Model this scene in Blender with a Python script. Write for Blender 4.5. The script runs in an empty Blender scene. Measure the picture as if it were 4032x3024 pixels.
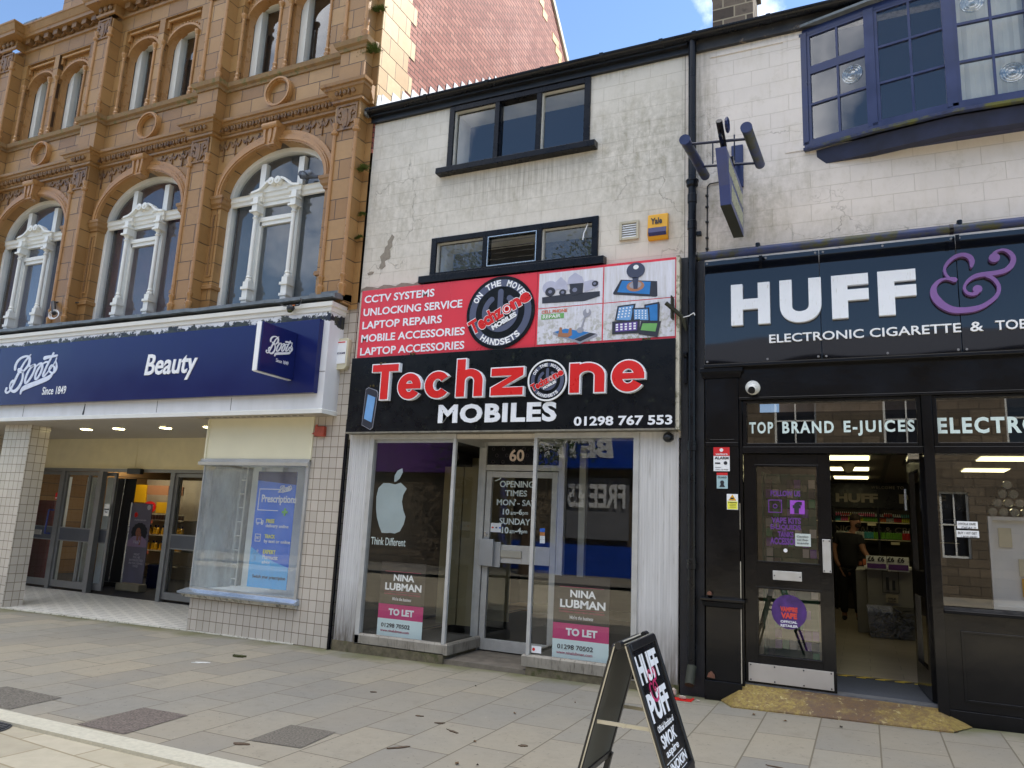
import bpy, bmesh, math, random
from mathutils import Vector, Matrix
from mathutils.geometry import tessellate_polygon
R = math.radians
random.seed(7)
SC = bpy.context.scene
COL = SC.collection
# ------------------------------------------------------------ camera
F_PX, YAW, PITCH, ROLL = 2934.8, .44351, .186346, .046562
CAM = Vector((0, -7.6, 1.545))
_cy, _sy, _cp, _sp, _cr, _sr = math.cos(YAW), math.sin(YAW), math.cos(PITCH), math.sin(PITCH), math.cos(ROLL), math.sin(ROLL)
_w = Vector((-_sy*_cp, _cy*_cp, _sp)); _r0 = Vector((_cy, _sy, 0)); _u0 = _r0.cross(_w)
_r = _r0*_cr+_u0*_sr; _u = -_r0*_sr+_u0*_cr
cam = bpy.data.cameras.new('camera'); cam.sensor_width = 36; cam.lens = F_PX/4032*36; cam.clip_start = .05; cam.clip_end = 3000
co = bpy.data.objects.new('camera', cam); COL.objects.link(co); SC.camera = co
co.matrix_world = Matrix(((_r.x, _u.x, -_w.x, CAM.x), (_r.y, _u.y, -_w.y, CAM.y), (_r.z, _u.z, -_w.z, CAM.z), (0, 0, 0, 1)))
def at(x, y, Y):                       # photograph pixel -> point on the vertical plane Y (used to trace the lettering of logos on their signs)
    d = _r*(x-2016)/F_PX+_u*(1512-y)/F_PX+_w
    return CAM+d*((Y-CAM.y)/d.y)
# ------------------------------------------------------------ sky, sun, exposure
SUN = Vector((.42, .52, .76)).normalized()
el = math.asin(SUN.z); az = math.atan2(SUN.x, SUN.y)
wd = bpy.data.worlds.new('World'); SC.world = wd; wd.use_nodes = True
nt = wd.node_tree; nt.nodes.clear()
sky = nt.nodes.new('ShaderNodeTexSky'); sky.sky_type = 'NISHITA'; sky.sun_disc = False
sky.sun_elevation = el; sky.sun_rotation = az; sky.air_density = 1.0; sky.dust_density = 0; sky.ozone_density = 3.0
bg = nt.nodes.new('ShaderNodeBackground'); bg.inputs[1].default_value = .10
out = nt.nodes.new('ShaderNodeOutputWorld')
# broken bright cloud, added mostly overhead and behind the photographer for neutral fill
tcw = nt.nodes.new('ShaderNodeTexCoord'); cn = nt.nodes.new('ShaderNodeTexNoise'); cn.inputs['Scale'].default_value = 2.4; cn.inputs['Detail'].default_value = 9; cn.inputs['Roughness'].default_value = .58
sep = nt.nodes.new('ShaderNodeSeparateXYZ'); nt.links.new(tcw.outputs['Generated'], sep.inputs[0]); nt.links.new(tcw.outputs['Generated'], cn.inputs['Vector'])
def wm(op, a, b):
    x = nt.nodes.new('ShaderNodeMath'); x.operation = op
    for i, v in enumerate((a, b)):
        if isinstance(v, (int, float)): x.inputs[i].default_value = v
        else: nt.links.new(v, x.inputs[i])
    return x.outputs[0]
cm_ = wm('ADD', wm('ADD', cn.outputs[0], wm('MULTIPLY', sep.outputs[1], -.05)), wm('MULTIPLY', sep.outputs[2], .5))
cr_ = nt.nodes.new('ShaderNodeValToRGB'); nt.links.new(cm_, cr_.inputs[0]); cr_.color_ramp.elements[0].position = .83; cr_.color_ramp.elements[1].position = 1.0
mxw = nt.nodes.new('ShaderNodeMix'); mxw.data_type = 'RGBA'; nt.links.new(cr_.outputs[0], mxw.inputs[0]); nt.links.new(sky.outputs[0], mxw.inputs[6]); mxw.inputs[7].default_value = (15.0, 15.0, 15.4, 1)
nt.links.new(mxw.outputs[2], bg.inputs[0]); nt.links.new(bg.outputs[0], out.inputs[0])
sl = bpy.data.lights.new('sun', 'SUN'); sl.energy = 3.0; sl.angle = R(.5); sl.color = (1, .93, .82)
so = bpy.data.objects.new('sun', sl); COL.objects.link(so); so.rotation_euler = SUN.to_track_quat('Z', 'Y').to_euler()
SC.view_settings.view_transform = 'Standard'; SC.view_settings.look = 'None'; SC.view_settings.gamma = 1; SC.view_settings.exposure = 1.35
SC.cycles.max_bounces = 8; SC.cycles.transparent_max_bounces = 16; SC.cycles.use_denoising = True
SC.cycles.caustics_reflective = False; SC.cycles.caustics_refractive = False; SC.cycles.sample_clamp_indirect = 6
# ------------------------------------------------------------ materials
def lin(v): v /= 255.; return v/12.92 if v <= .04045 else ((v+.055)/1.055)**2.4
def rgb(r, g, b): return (lin(r), lin(g), lin(b), 1)
MATS = {}
class NT:
    def __init__(s, name):
        s.m = bpy.data.materials.new(name); s.m.use_nodes = True; s.t = s.m.node_tree; s.t.nodes.clear()
        s.o = s.n('OutputMaterial'); s.tc = None
    def n(s, k, **kw):
        x = s.t.nodes.new('ShaderNode'+k)
        for a, b in kw.items(): setattr(x, a, b)
        return x
    def l(s, a, b): s.t.links.new(a, b)
    def put(s, sock, v):
        if isinstance(v, bpy.types.NodeSocket): s.l(v, sock)
        elif v is not None: sock.default_value = v
    def co(s, scale=(1, 1, 1), rot=(0, 0, 0), loc=(0, 0, 0), kind='Object'):
        if not s.tc: s.tc = s.n('TexCoord')
        mp = s.n('Mapping'); mp.inputs[1].default_value = loc; mp.inputs[2].default_value = rot; mp.inputs[3].default_value = scale
        s.l(s.tc.outputs[kind], mp.inputs[0]); return mp.outputs[0]
    def noise(s, vec, scale, detail=4, rough=.55):
        x = s.n('TexNoise'); s.l(vec, x.inputs['Vector']); x.inputs['Scale'].default_value = scale; x.inputs['Detail'].default_value = detail; x.inputs['Roughness'].default_value = rough
        return x.outputs[0]
    def ramp(s, f, stops):
        x = s.n('ValToRGB'); s.l(f, x.inputs[0]); e = x.color_ramp.elements
        while len(e) < len(stops): e.new(.5)
        for i, (p, c) in enumerate(stops):
            e[i].position = p; e[i].color = c if not isinstance(c, (int, float)) else (c, c, c, 1)
        return x.outputs[0]
    def mix(s, f, a, b, mode='MIX'):
        x = s.n('Mix', data_type='RGBA', blend_type=mode); s.put(x.inputs[0], f); s.put(x.inputs[6], a); s.put(x.inputs[7], b); return x.outputs[2]
    def math(s, op, a, b=None):
        x = s.n('Math', operation=op); s.put(x.inputs[0], a); s.put(x.inputs[1], b); return x.outputs[0]
    def bump(s, h, strength=.3, dist=.01, nrm=None):
        x = s.n('Bump'); x.inputs['Strength'].default_value = strength; x.inputs['Distance'].default_value = dist; s.l(h, x.inputs['Height'])
        if nrm: s.l(nrm, x.inputs['Normal'])
        return x.outputs[0]
    def end(s, base, rough=.6, metal=0, nrm=None, spec=.5, emit=None, es=0, coat=0):
        p = s.n('BsdfPrincipled'); s.put(p.inputs['Base Color'], base); s.put(p.inputs['Roughness'], rough); s.put(p.inputs['Metallic'], metal)
        p.inputs['Specular IOR Level'].default_value = spec; p.inputs['Coat Weight'].default_value = coat; p.inputs['Coat Roughness'].default_value = .05
        if nrm: s.l(nrm, p.inputs['Normal'])
        if emit: s.put(p.inputs['Emission Color'], emit); p.inputs['Emission Strength'].default_value = es
        s.l(p.outputs[0], s.o.inputs[0]); return s.m
def pm(name, base, rough=.55, metal=0, var=.12, vs=3., bump=.05, bs=60., dirt=None, ds=2.5, dt=.62, spec=.5, streak=False, coat=0):
    """painted / plain surface: base colour with soft variation, fine grain and optional dirt patches"""
    if name in MATS: return MATS[name]
    t = NT(name); v = t.co()
    n = t.noise(v, vs, 5)
    lo = tuple(x*(1-var) for x in base[:3])+(1,); hi = tuple(min(1, x*(1+var)) for x in base[:3])+(1,)
    c = t.ramp(n, [(.3, lo), (.7, hi)])
    if dirt:
        dn = t.noise(t.co(scale=(6, 6, .7)) if streak else v, ds, 8, .7)
        c = t.mix(t.ramp(dn, [(dt, 0.), (dt+.14, 1.)]), c, dirt)
    b = t.bump(t.noise(v, bs, 3), bump, .004)
    rr = t.ramp(n, [(.3, max(0, rough-.06)), (.7, min(1, rough+.06))])
    MATS[name] = t.end(c, rr, metal, b, spec, coat=coat); return MATS[name]
def emitm(name, col, s):
    if name not in MATS:
        t = NT(name); MATS[name] = t.end(col, .5, emit=col, es=s)
    return MATS[name]
def glassm(name, tint=(.93, .95, .95, 1), refl=(1, 1, 1, 1), rough=0., ior=1.5, boost=1.0, film=0., filmc=(.5, .5, .5, 1), wob=0.):
    """thin sheet glass: see-through with a Fresnel reflection, and an optional diffuse film of dust or painted reflection"""
    if name in MATS: return MATS[name]
    t = NT(name); v = t.co()
    tr = t.n('BsdfTransparent'); tr.inputs[0].default_value = tint
    gl = t.n('BsdfGlossy'); gl.inputs[0].default_value = refl; gl.inputs['Roughness'].default_value = rough
    if wob:
        b = t.bump(t.noise(v, 1.3, 1), wob, .05); t.l(b, gl.inputs['Normal'])
    ge = t.n('NewGeometry'); dt_ = t.n('VectorMath', operation='DOT_PRODUCT'); t.l(ge.outputs['Incoming'], dt_.inputs[0]); t.l(ge.outputs['Normal'], dt_.inputs[1])
    g5 = t.math('POWER', t.math('SUBTRACT', 1., t.math('ABSOLUTE', dt_.outputs['Value'])), 5.)
    f = t.math('MINIMUM', t.math('MULTIPLY', t.math('ADD', t.math('MULTIPLY', g5, .96), .04), 1.8*boost), .95)
    mx = t.n('MixShader'); t.l(f, mx.inputs[0]); t.l(tr.outputs[0], mx.inputs[1]); t.l(gl.outputs[0], mx.inputs[2])
    o = mx.outputs[0]
    if film:
        df = t.n('BsdfDiffuse'); df.inputs[0].default_value = filmc
        m2 = t.n('MixShader'); t.l(t.ramp(t.noise(t.co(scale=(1, 1, .35)), 5, 8, .65), [(.35, film*.35), (.75, film)]), m2.inputs[0])
        t.l(o, m2.inputs[1]); t.l(df.outputs[0], m2.inputs[2]); o = m2.outputs[0]
    t.l(o, t.o.inputs[0]); MATS[name] = t.m; return t.m
def brickm(name, cols, mortar, w, h, ms, rough=.7, off=.5, bs=.4, dirt=None, dt=.6, ds=1.5, rot=(R(90), 0, 0), spec=.4, loc=(0, 0, 0), grain=.25, squash=1, sq_f=2, smooth=.1, streak=False, extra=None, tone=0):
    """coursed blocks / bricks / tiles / slabs; per-unit colour from a list of three colours"""
    if name in MATS: return MATS[name]
    t = NT(name); v = t.co(); 
    mp = t.co(rot=rot, loc=loc)
    b = t.n('TexBrick'); t.l(mp, b.inputs['Vector']); b.offset = off; b.squash = squash; b.squash_frequency = sq_f
    b.inputs['Scale'].default_value = 1; b.inputs['Mortar Size'].default_value = ms; b.inputs['Mortar Smooth'].default_value = smooth
    b.inputs['Brick Width'].default_value = w; b.inputs['Row Height'].default_value = h; b.inputs['Bias'].default_value = 0
    b.inputs['Color1'].default_value = (0, 0, 0, 1); b.inputs['Color2'].default_value = (1, 1, 1, 1); b.inputs['Mortar'].default_value = (.5, .5, .5, 1)
    c = t.ramp(b.outputs[0], [(0., cols[0]), (.5, cols[1]), (1., cols[2])])
    n = t.noise(v, 9, 6, .65)
    c = t.mix(t.ramp(n, [(.3, 0.), (.75, grain)]), c, tuple(x*.45 for x in cols[1][:3])+(1,))
    if tone:
        c = t.mix(t.ramp(t.noise(v, .9, 3), [(.35, 0.), (.7, tone)]), c, cols[2])
    if dirt:
        dn = t.noise(t.co(scale=(5, 5, .6)) if streak else v, ds, 8, .72)
        c = t.mix(t.ramp(dn, [(dt, 0.), (dt+.16, .85)]), c, dirt)
    if extra: c = extra(t, v, c)
    c = t.mix(b.outputs[1], c, mortar)
    inv = t.math('SUBTRACT', 1., b.outputs[1])
    hgt = t.math('ADD', inv, t.math('MULTIPLY', n, .35))
    MATS[name] = t.end(c, rough, nrm=t.bump(hgt, bs, .012), spec=spec); return MATS[name]
# ------------------------------------------------------------ mesh collecting
class MB:
    def __init__(s): s.v = []; s.f = []
    def face(s, pts):
        k = len(s.v); s.v += [tuple(p) for p in pts]; s.f.append(tuple(range(k, k+len(pts)))); return s
    def add(s, vs, fs, M=None):
        k = len(s.v); s.v += [tuple(M @ Vector(p)) if M else tuple(p) for p in vs]; s.f += [tuple(i+k for i in f) for f in fs]; return s
    def box(s, x0, x1, y0, y1, z0, z1, M=None):
        p = [(x0, y0, z0), (x1, y0, z0), (x1, y1, z0), (x0, y1, z0), (x0, y0, z1), (x1, y0, z1), (x1, y1, z1), (x0, y1, z1)]
        return s.add(p, [(0, 3, 2, 1), (4, 5, 6, 7), (0, 1, 5, 4), (1, 2, 6, 5), (2, 3, 7, 6), (3, 0, 4, 7)], M)
    def cyl(s, a, b, r, r2=None, n=16, caps=True):
        a, b = Vector(a), Vector(b); d = (b-a).normalized(); q = d.to_track_quat('Z', 'Y'); r2 = r if r2 is None else r2
        vs = []
        for (p, rr) in ((a, r), (b, r2)):
            for i in range(n): vs.append(p+q @ Vector((rr*math.cos(2*math.pi*i/n), rr*math.sin(2*math.pi*i/n), 0)))
        fs = [(i, (i+1) % n, n+(i+1) % n, n+i) for i in range(n)]
        if caps: fs += [tuple(range(n-1, -1, -1)), tuple(range(n, 2*n))]
        return s.add(vs, fs)
    def tube(s, pts, r, n=8):
        for a, b in zip(pts[:-1], pts[1:]): s.cyl(a, b, r, n=n)
        return s
    def lathe(s, prof, o, ax=(0, 0, 1), n=20):
        q = Vector(ax).to_track_quat('Z', 'Y'); o = Vector(o); vs = []; m = len(prof)
        for (r, z) in prof:
            for i in range(n): vs.append(o+q @ Vector((r*math.cos(2*math.pi*i/n), r*math.sin(2*math.pi*i/n), z)))
        fs = [(j*n+i, j*n+(i+1) % n, (j+1)*n+(i+1) % n, (j+1)*n+i) for j in range(m-1) for i in range(n)]
        fs += [tuple(range(n-1, -1, -1)), tuple(range((m-1)*n, m*n))]
        return s.add(vs, fs)
    def prism(s, poly, y0, y1, fr=None):
        """outline (u, v) extruded from depth y0 to y1; fr maps (u, v, depth) to space, default the facade plane"""
        fr = fr or (lambda u, v, d: (u, d, v)); n = len(poly)
        tri = tessellate_polygon([[Vector((p[0], p[1], 0)) for p in poly]])
        vs = [fr(p[0], p[1], y0) for p in poly]+[fr(p[0], p[1], y1) for p in poly]
        fs = [tuple(t) for t in tri]+[tuple(n+i for i in t[::-1]) for t in tri]+[(i, (i+1) % n, n+(i+1) % n, n+i) for i in range(n)]
        return s.add(vs, fs)
    def mould(s, path, prof, close=False):
        """profile [(out, z)] swept along a plan polyline with mitred corners (out = towards the street)"""
        pts = [Vector((p[0], p[1])) for p in path]; ns = []
        for a, b in zip(pts[:-1], pts[1:]):
            d = (b-a).normalized(); ns.append(Vector((d.y, -d.x)))
        rings = []
        for i, p in enumerate(pts):
            if i == 0: m = ns[0]
            elif i == len(pts)-1: m = ns[-1]
            else:
                m = ns[i-1]+ns[i]; m = m/max(.2, (m.dot(ns[i])))
            rings.append([(p.x+m.x*o, p.y+m.y*o, z) for (o, z) in prof])
        k = len(prof)
        for i in range(len(rings)-1):
            for j in range(k-1): s.face([rings[i][j], rings[i+1][j], rings[i+1][j+1], rings[i][j+1]])
        s.face(rings[0]); s.face(rings[-1][::-1]); return s
    def band(s, cx, zs, a0, b0, a1, b1, y0, y1, t0=0., t1=math.pi, n=28):
        """elliptical arch ring between radii (a0,b0) and (a1,b1), from depth y0 (front) to y1"""
        for i in range(n):
            A, B = t0+(t1-t0)*i/n, t0+(t1-t0)*(i+1)/n
            P = lambda a, b, t, y: (cx+a*math.cos(t), y, zs+b*math.sin(t))
            s.face([P(a0, b0, A, y0), P(a1, b1, A, y0), P(a1, b1, B, y0), P(a0, b0, B, y0)])
            s.face([P(a1, b1, A, y0), P(a1, b1, A, y1), P(a1, b1, B, y1), P(a1, b1, B, y0)])
            s.face([P(a0, b0, A, y0), P(a0, b0, B, y0), P(a0, b0, B, y1), P(a0, b0, A, y1)])
        return s
    def wall(s, x0, x1, z0, z1, yf, yb, holes=()):
        """front sheet with openings (xa, xb, za, zb, rise): rise > 0 gives an elliptical head"""
        xs = sorted({x0, x1}|{h[i] for h in holes for i in (0, 1)}); zs = sorted({z0, z1}|{h[i] for h in holes for i in (2, 3)})
        for i in range(len(xs)-1):
            for j in range(len(zs)-1):
                a, b, c, d = xs[i], xs[i+1], zs[j], zs[j+1]; mx, mz = (a+b)/2, (c+d)/2
                if any(h[0] < mx < h[1] and h[2] < mz < h[3] for h in holes): continue
                s.face([(a, yf, c), (b, yf, c), (b, yf, d), (a, yf, d)])
        for h in holes:
            xa, xb, za, zb = h[:4]; rise = h[4] if len(h) > 4 else 0; zt = zb-rise
            s.face([(xa, yf, za), (xa, yb, za), (xa, yb, zt), (xa, yf, zt)]); s.face([(xb, yf, za), (xb, yf, zt), (xb, yb, zt), (xb, yb, za)])
            s.face([(xa, yf, za), (xb, yf, za), (xb, yb, za), (xa, yb, za)])
            if not rise: s.face([(xa, yf, zb), (xa, yb, zb), (xb, yb, zb), (xb, yf, zb)])
            else:
                cx, a = (xa+xb)/2, (xb-xa)/2; n = 24
                for i in range(n):
                    A, B = math.pi*i/n, math.pi*(i+1)/n
                    p, q = (cx+a*math.cos(A), zt+rise*math.sin(A)), (cx+a*math.cos(B), zt+rise*math.sin(B))
                    s.face([(p[0], yf, p[1]), (p[0], yf, zb), (q[0], yf, zb), (q[0], yf, q[1])])
                    s.face([(p[0], yf, p[1]), (q[0], yf, q[1]), (q[0], yb, q[1]), (p[0], yb, p[1])])
        return s
    def frame(s, x0, x1, z0, z1, y0, y1, t, tb=None, tt=None):
        tb = t if tb is None else tb; tt = t if tt is None else tt
        s.box(x0, x0+t, y0, y1, z0, z1); s.box(x1-t, x1, y0, y1, z0, z1)
        s.box(x0+t, x1-t, y0+.001, y1-.001, z0, z0+tb); return s.box(x0+t, x1-t, y0+.001, y1-.001, z1-tt, z1)
    def ribbon(s, pts, d0, d1, fr=None, sub=6):
        """smooth stroke of varying width: pts [(u, v, width)]"""
        fr = fr or (lambda u, v, d: (u, d, v)); P = [Vector(p) for p in pts]; q = []
        for i in range(len(P)-1):
            a, b, c, d = P[max(0, i-1)], P[i], P[i+1], P[min(len(P)-1, i+2)]
            for k in range(sub):
                t = k/sub; q.append(.5*((2*b)+(c-a)*t+(2*a-5*b+4*c-d)*t*t+(3*b-a-3*c+d)*t**3))
        q.append(P[-1]); L, Rr = [], []
        for i, p in enumerate(q):
            d = (q[min(i+1, len(q)-1)]-q[max(i-1, 0)]); d = Vector((d.x, d.y)); d = d.normalized() if d.length else Vector((1, 0)); n = Vector((-d.y, d.x))*p.z/2
            L.append((p.x+n.x, p.y+n.y)); Rr.append((p.x-n.x, p.y-n.y))
        for i in range(len(q)-1):
            A, B, C_, D = L[i], L[i+1], Rr[i+1], Rr[i]
            s.face([fr(*A, d0), fr(*D, d0), fr(*C_, d0), fr(*B, d0)])
            s.face([fr(*A, d0), fr(*B, d0), fr(*B, d1), fr(*A, d1)]); s.face([fr(*D, d0), fr(*D, d1), fr(*C_, d1), fr(*C_, d0)])
        for p, w in ((q[0], q[0].z), (q[-1], q[-1].z)): s.disc(p.x, p.y, w/2*.98, d0-(1e-4 if d0 < d1 else -1e-4), d1, fr, 12)
        return s
    def disc(s, u, v, r, d0, d1, fr=None, n=32, rv=None):
        rv = r if rv is None else rv
        return s.prism([(u+r*math.cos(2*math.pi*i/n), v+rv*math.sin(2*math.pi*i/n)) for i in range(n)], d0, d1, fr)
    def ball(s, c, r, sx=1, sy=1, sz=1, n=14):
        vs, fs = [], []
        for j in range(n//2+1):
            for i in range(n):
                a, b = 2*math.pi*i/n, math.pi*j/(n//2)-math.pi/2
                vs.append((c[0]+r*sx*math.cos(a)*math.cos(b), c[1]+r*sy*math.sin(a)*math.cos(b), c[2]+r*sz*math.sin(b)))
        for j in range(n//2):
            for i in range(n): fs.append((j*n+i, j*n+(i+1) % n, (j+1)*n+(i+1) % n, (j+1)*n+i))
        return s.add(vs, fs)
# ------------------------------------------------------------ objects
SPLIT = {'panel_joint', 'string', 'rubbish', 'cornice_block', 'bow_window', 'pier_cornice_carving', 'corner_rod', 'carved_panel', 'impost', 'bead_moulding', 'spandrel_tracery', 'window_base', 'mossy_plinth', 'interior_post', 'display_post', 'white_post', 'header_box', 'price_ticket', 'bracket', 'collar', 'clip', 'hinge', 'brace', 'interior_boarding', 'bullet', 'panel_end', 'white_edge', 'soffit', 'header_panel', 'fallen_render_patch', 'arch_beading', 'cross_bar', 'price_card', 'purple_strip', 'wire', 'poster', 'price_strip', 'ceiling_beam', 'eaves_board', 'wall_core', 'attic_wall', 'case', 'wing', 'rule', 'fascia_part', 'paper', 'worn_edge', 'party_wall', 'reveal', 'roof', 'quoin_part', 'rear_wall', 'tablet_picture', 'portrait_face', 'body_part'}
def pieces(mb, tol=.006):
    par = list(range(len(mb.v)))
    def fd(i):
        while par[i] != i: par[i] = par[par[i]]; i = par[i]
        return i
    seen = {}
    for i, v in enumerate(mb.v):
        k = (round(v[0], 4), round(v[1], 4), round(v[2], 4))
        if k in seen: par[fd(i)] = fd(seen[k])
        else: seen[k] = i
    for f in mb.f:
        for j in f[1:]: par[fd(j)] = fd(f[0])
    bb = {}
    for i, v in enumerate(mb.v):
        r = fd(i); b = bb.setdefault(r, [list(v), list(v)])
        for a in range(3): b[0][a] = min(b[0][a], v[a]); b[1][a] = max(b[1][a], v[a])
    cl = [[b, {r}] for r, b in bb.items()]; ch = True
    while ch:
        ch = False; out_ = []
        for b, s in cl:
            for c in out_:
                if all(b[0][a]-tol <= c[0][1][a] and c[0][0][a]-tol <= b[1][a] for a in range(3)):
                    for a in range(3): c[0][0][a] = min(c[0][0][a], b[0][a]); c[0][1][a] = max(c[0][1][a], b[1][a])
                    c[1] |= s; ch = True; break
            else: out_.append([b, s])
        cl = out_
    res = []
    for b, s in cl:
        m = MB()
        for f in mb.f:
            if fd(f[0]) in s: m.face([mb.v[i] for i in f])
        res.append(m)
    return res
def obj(name, mb, mat, parent=None, label=None, cat=None, group=None, kind=None, smooth=False, bevel=0, local=False, whole=False):
    if name in SPLIT and parent is not None and not whole:
        ps = pieces(mb)
        if 1 < len(ps) <= 60:
            r = [obj(name, p, mat, parent, label, cat, group, kind, smooth, bevel, local, True) for p in ps]; return r[0]
    me = bpy.data.meshes.new(name); me.from_pydata(mb.v, [], mb.f); me.validate(); 
    bm = bmesh.new(); bm.from_mesh(me)
    if smooth or bevel or whole: bmesh.ops.remove_doubles(bm, verts=bm.verts, dist=1e-5)
    bmesh.ops.recalc_face_normals(bm, faces=bm.faces); bm.to_mesh(me); bm.free()
    o = bpy.data.objects.new(name, me); COL.objects.link(o); me.materials.append(mat)
    if smooth:
        for p in me.polygons: p.use_smooth = True
        me.set_sharp_from_angle(angle=R(38))
    if bevel:
        b = o.modifiers.new('bevel', 'BEVEL'); b.width = bevel; b.segments = 2; b.limit_method = 'ANGLE'; b.angle_limit = R(50); b.harden_normals = False
    if parent:
        o.parent = parent
        if not local: o.matrix_parent_inverse = Matrix.Translation(-Vector(parent.get('_w', (0, 0, 0))))
        if '_w' in parent and not local: o['_w'] = (0., 0., 0.)
    tag(o, label, cat, group, kind); return o
def tag(o, label=None, cat=None, group=None, kind=None):
    if label: o['label'] = label
    if cat: o['category'] = cat
    if group: o['group'] = group
    if kind: o['kind'] = kind
def thing(name, label, cat, loc=(0, 0, 0), group=None, rz=0):
    o = bpy.data.objects.new(name, None); COL.objects.link(o); o.location = loc; o.rotation_euler.z = rz; o.empty_display_size = .2
    o['_w'] = tuple(float(x) for x in loc); tag(o, label, cat, group); return o
def copy_tree(o, loc, rz=None, label=None, group=None, parent=None):
    c = o.copy(); COL.objects.link(c); c.parent = parent
    if loc is not None: c.location = loc
    if rz is not None: c.rotation_euler.z = rz
    if label: c['label'] = label
    if group: c['group'] = group
    for ch in list(o.children): 
        if ch.name in bpy.data.objects: copy_tree(ch, None, parent=c)
    return c
def struct(name, mb, mat, **k): return obj(name, mb, mat, kind='structure', **k)
_tc = {}
def glyphs(s, bold=0., shear=0., space=1.):
    key = (s, bold, shear, space)
    if key not in _tc:
        c = bpy.data.curves.new('text', 'FONT'); c.body = s; c.size = 1; c.offset = bold; c.shear = shear; c.space_character = space; c.resolution_u = 8 if len(s) == 1 and bold < .06 else 3
        o = bpy.data.objects.new('text', c); COL.objects.link(o); bpy.context.view_layer.update()
        m = o.to_mesh(); vs = [tuple(v.co) for v in m.vertices]; fs = [tuple(p.vertices) for p in m.polygons]
        o.to_mesh_clear(); bpy.data.objects.remove(o); bpy.data.curves.remove(c)
        _tc[key] = (vs, fs)
    return _tc[key]
def tmesh(mb, s, box, d0, d1, bold=0., shear=0., fr=None, mirror=False, space=1.):
    """lettering fitted into box (u0, u1, v0, v1), front at depth d0, back at d1"""
    fr = fr or (lambda u, v, d: (u, d, v)); vs, fs = glyphs(s, bold, shear, space)
    if not vs: return mb
    x0, x1 = min(v[0] for v in vs), max(v[0] for v in vs); y0, y1 = min(v[1] for v in vs), max(v[1] for v in vs)
    U = lambda x: box[0]+(box[1]-box[0])*((x1-x if mirror else x-x0)/(x1-x0)); V = lambda y: box[2]+(box[3]-box[2])*(y-y0)/(y1-y0)
    k = len(vs); a = [fr(U(v[0]), V(v[1]), d0) for v in vs]; F = list(fs)
    if abs(d1-d0) > 1e-4:
        a += [fr(U(v[0]), V(v[1]), d1) for v in vs]; cnt = {}
        for f in fs:
            for i in range(len(f)):
                e = (f[i], f[(i+1) % len(f)]); cnt[e] = 1
        for (p, q) in cnt:
            if (q, p) not in cnt: F.append((p, q, k+q, k+p))
    mb.add(a, F); return mb
def txt(name, s, box, y, mat, parent, depth=.003, **k):
    return obj(name, tmesh(MB(), s, box, y-depth, y, **k), mat, parent)
def sans(mb, ch, box, t, d0, d1):
    """heavy grotesque letters drawn from bars and rings; t = stroke width"""
    x0, x1, z0, z1 = box; a, b, cx, cz = (x1-x0)/2, (z1-z0)/2, (x0+x1)/2, (z0+z1)/2; tv = t*.8
    B = lambda p, q, r, s: mb.box(p, q, d0, d1, r, s)
    def ring(A0, A1, zc, bb, n=26):
        mb.band(cx, zc, a-t, bb-tv, a, bb, d0, d1, A0, A1, n)
        for A_ in (A0, A1): mb.face([(cx+q*math.cos(A_), d, zc+w*math.sin(A_)) for q, w, d in ((a-t, bb-tv, d0), (a, bb, d0), (a, bb, d1), (a-t, bb-tv, d1))])
    if ch == 'T': B(x0, x1, z1-tv, z1); B(cx-t/2, cx+t/2, z0, z1-tv)
    elif ch in 'hn':
        mb.box(x0, x0+t, d0-.0006, d1, z0, z1); top = z0+(z1-z0)*(.73 if ch == 'h' else 1.); bb = min((top-z0)*.45, a*.95); ring(0, math.pi*.94, top-bb, bb); mb.box(x1-t, x1, d0-.0006, d1, z0, top-bb+.001)
    elif ch == 'c': ring(R(36), R(324), cz, b)
    elif ch == 'e': ring(0, R(326), cz, b); mb.box(x0+t*.7, x1-.0005, d0-.0006, d1, cz-tv*.36, cz+tv*.36)
    elif ch == 'z': mb.prism([(x0, z1), (x1, z1), (x1, z1-tv), (x0+t*1.25, z0+tv), (x1, z0+tv), (x1, z0), (x0, z0), (x0, z0+tv), (x1-t*1.25, z1-tv), (x0, z1-tv)], d0, d1)
    return mb
def arc_text(mb, s, cx, cz, r, h, a0, a1, d0, d1, bold=.03, below=False, fr=None, w=None):
    """letters set round a circle from angle a0 to a1 (radians, counter-clockwise from +u)"""
    fr = fr or (lambda u, v, d: (u, d, v)); n = len(s)
    for i, ch in enumerate(s):
        if ch == ' ': continue
        a = a0+(a1-a0)*i/(n-1); ww = w or h*.8
        if ch in 'I': ww *= .3
        t = a-math.pi/2 if not below else a+math.pi/2; ct, st = math.cos(t), math.sin(t); ox, oz = cx+r*math.cos(a), cz+r*math.sin(a)
        f2 = lambda u, v, d: fr(ox+u*ct-v*st, oz+u*st+v*ct, d)
        tmesh(mb, ch, (-ww/2, ww/2, -h/2, h/2), d0, d1, bold, fr=f2)
    return mb
def G(x):                              # the street falls gently to the left
    P = [(-60, -.4), (-12.2, -.09), (-8.2, -.035), (-5.8, -.02), (-2, .01), (1.2, .09), (60, 1.0)]
    for (a, za), (b, zb) in zip(P[:-1], P[1:]):
        if x <= b: return za+(zb-za)*(x-a)/(b-a)
    return P[-1][1]
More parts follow.
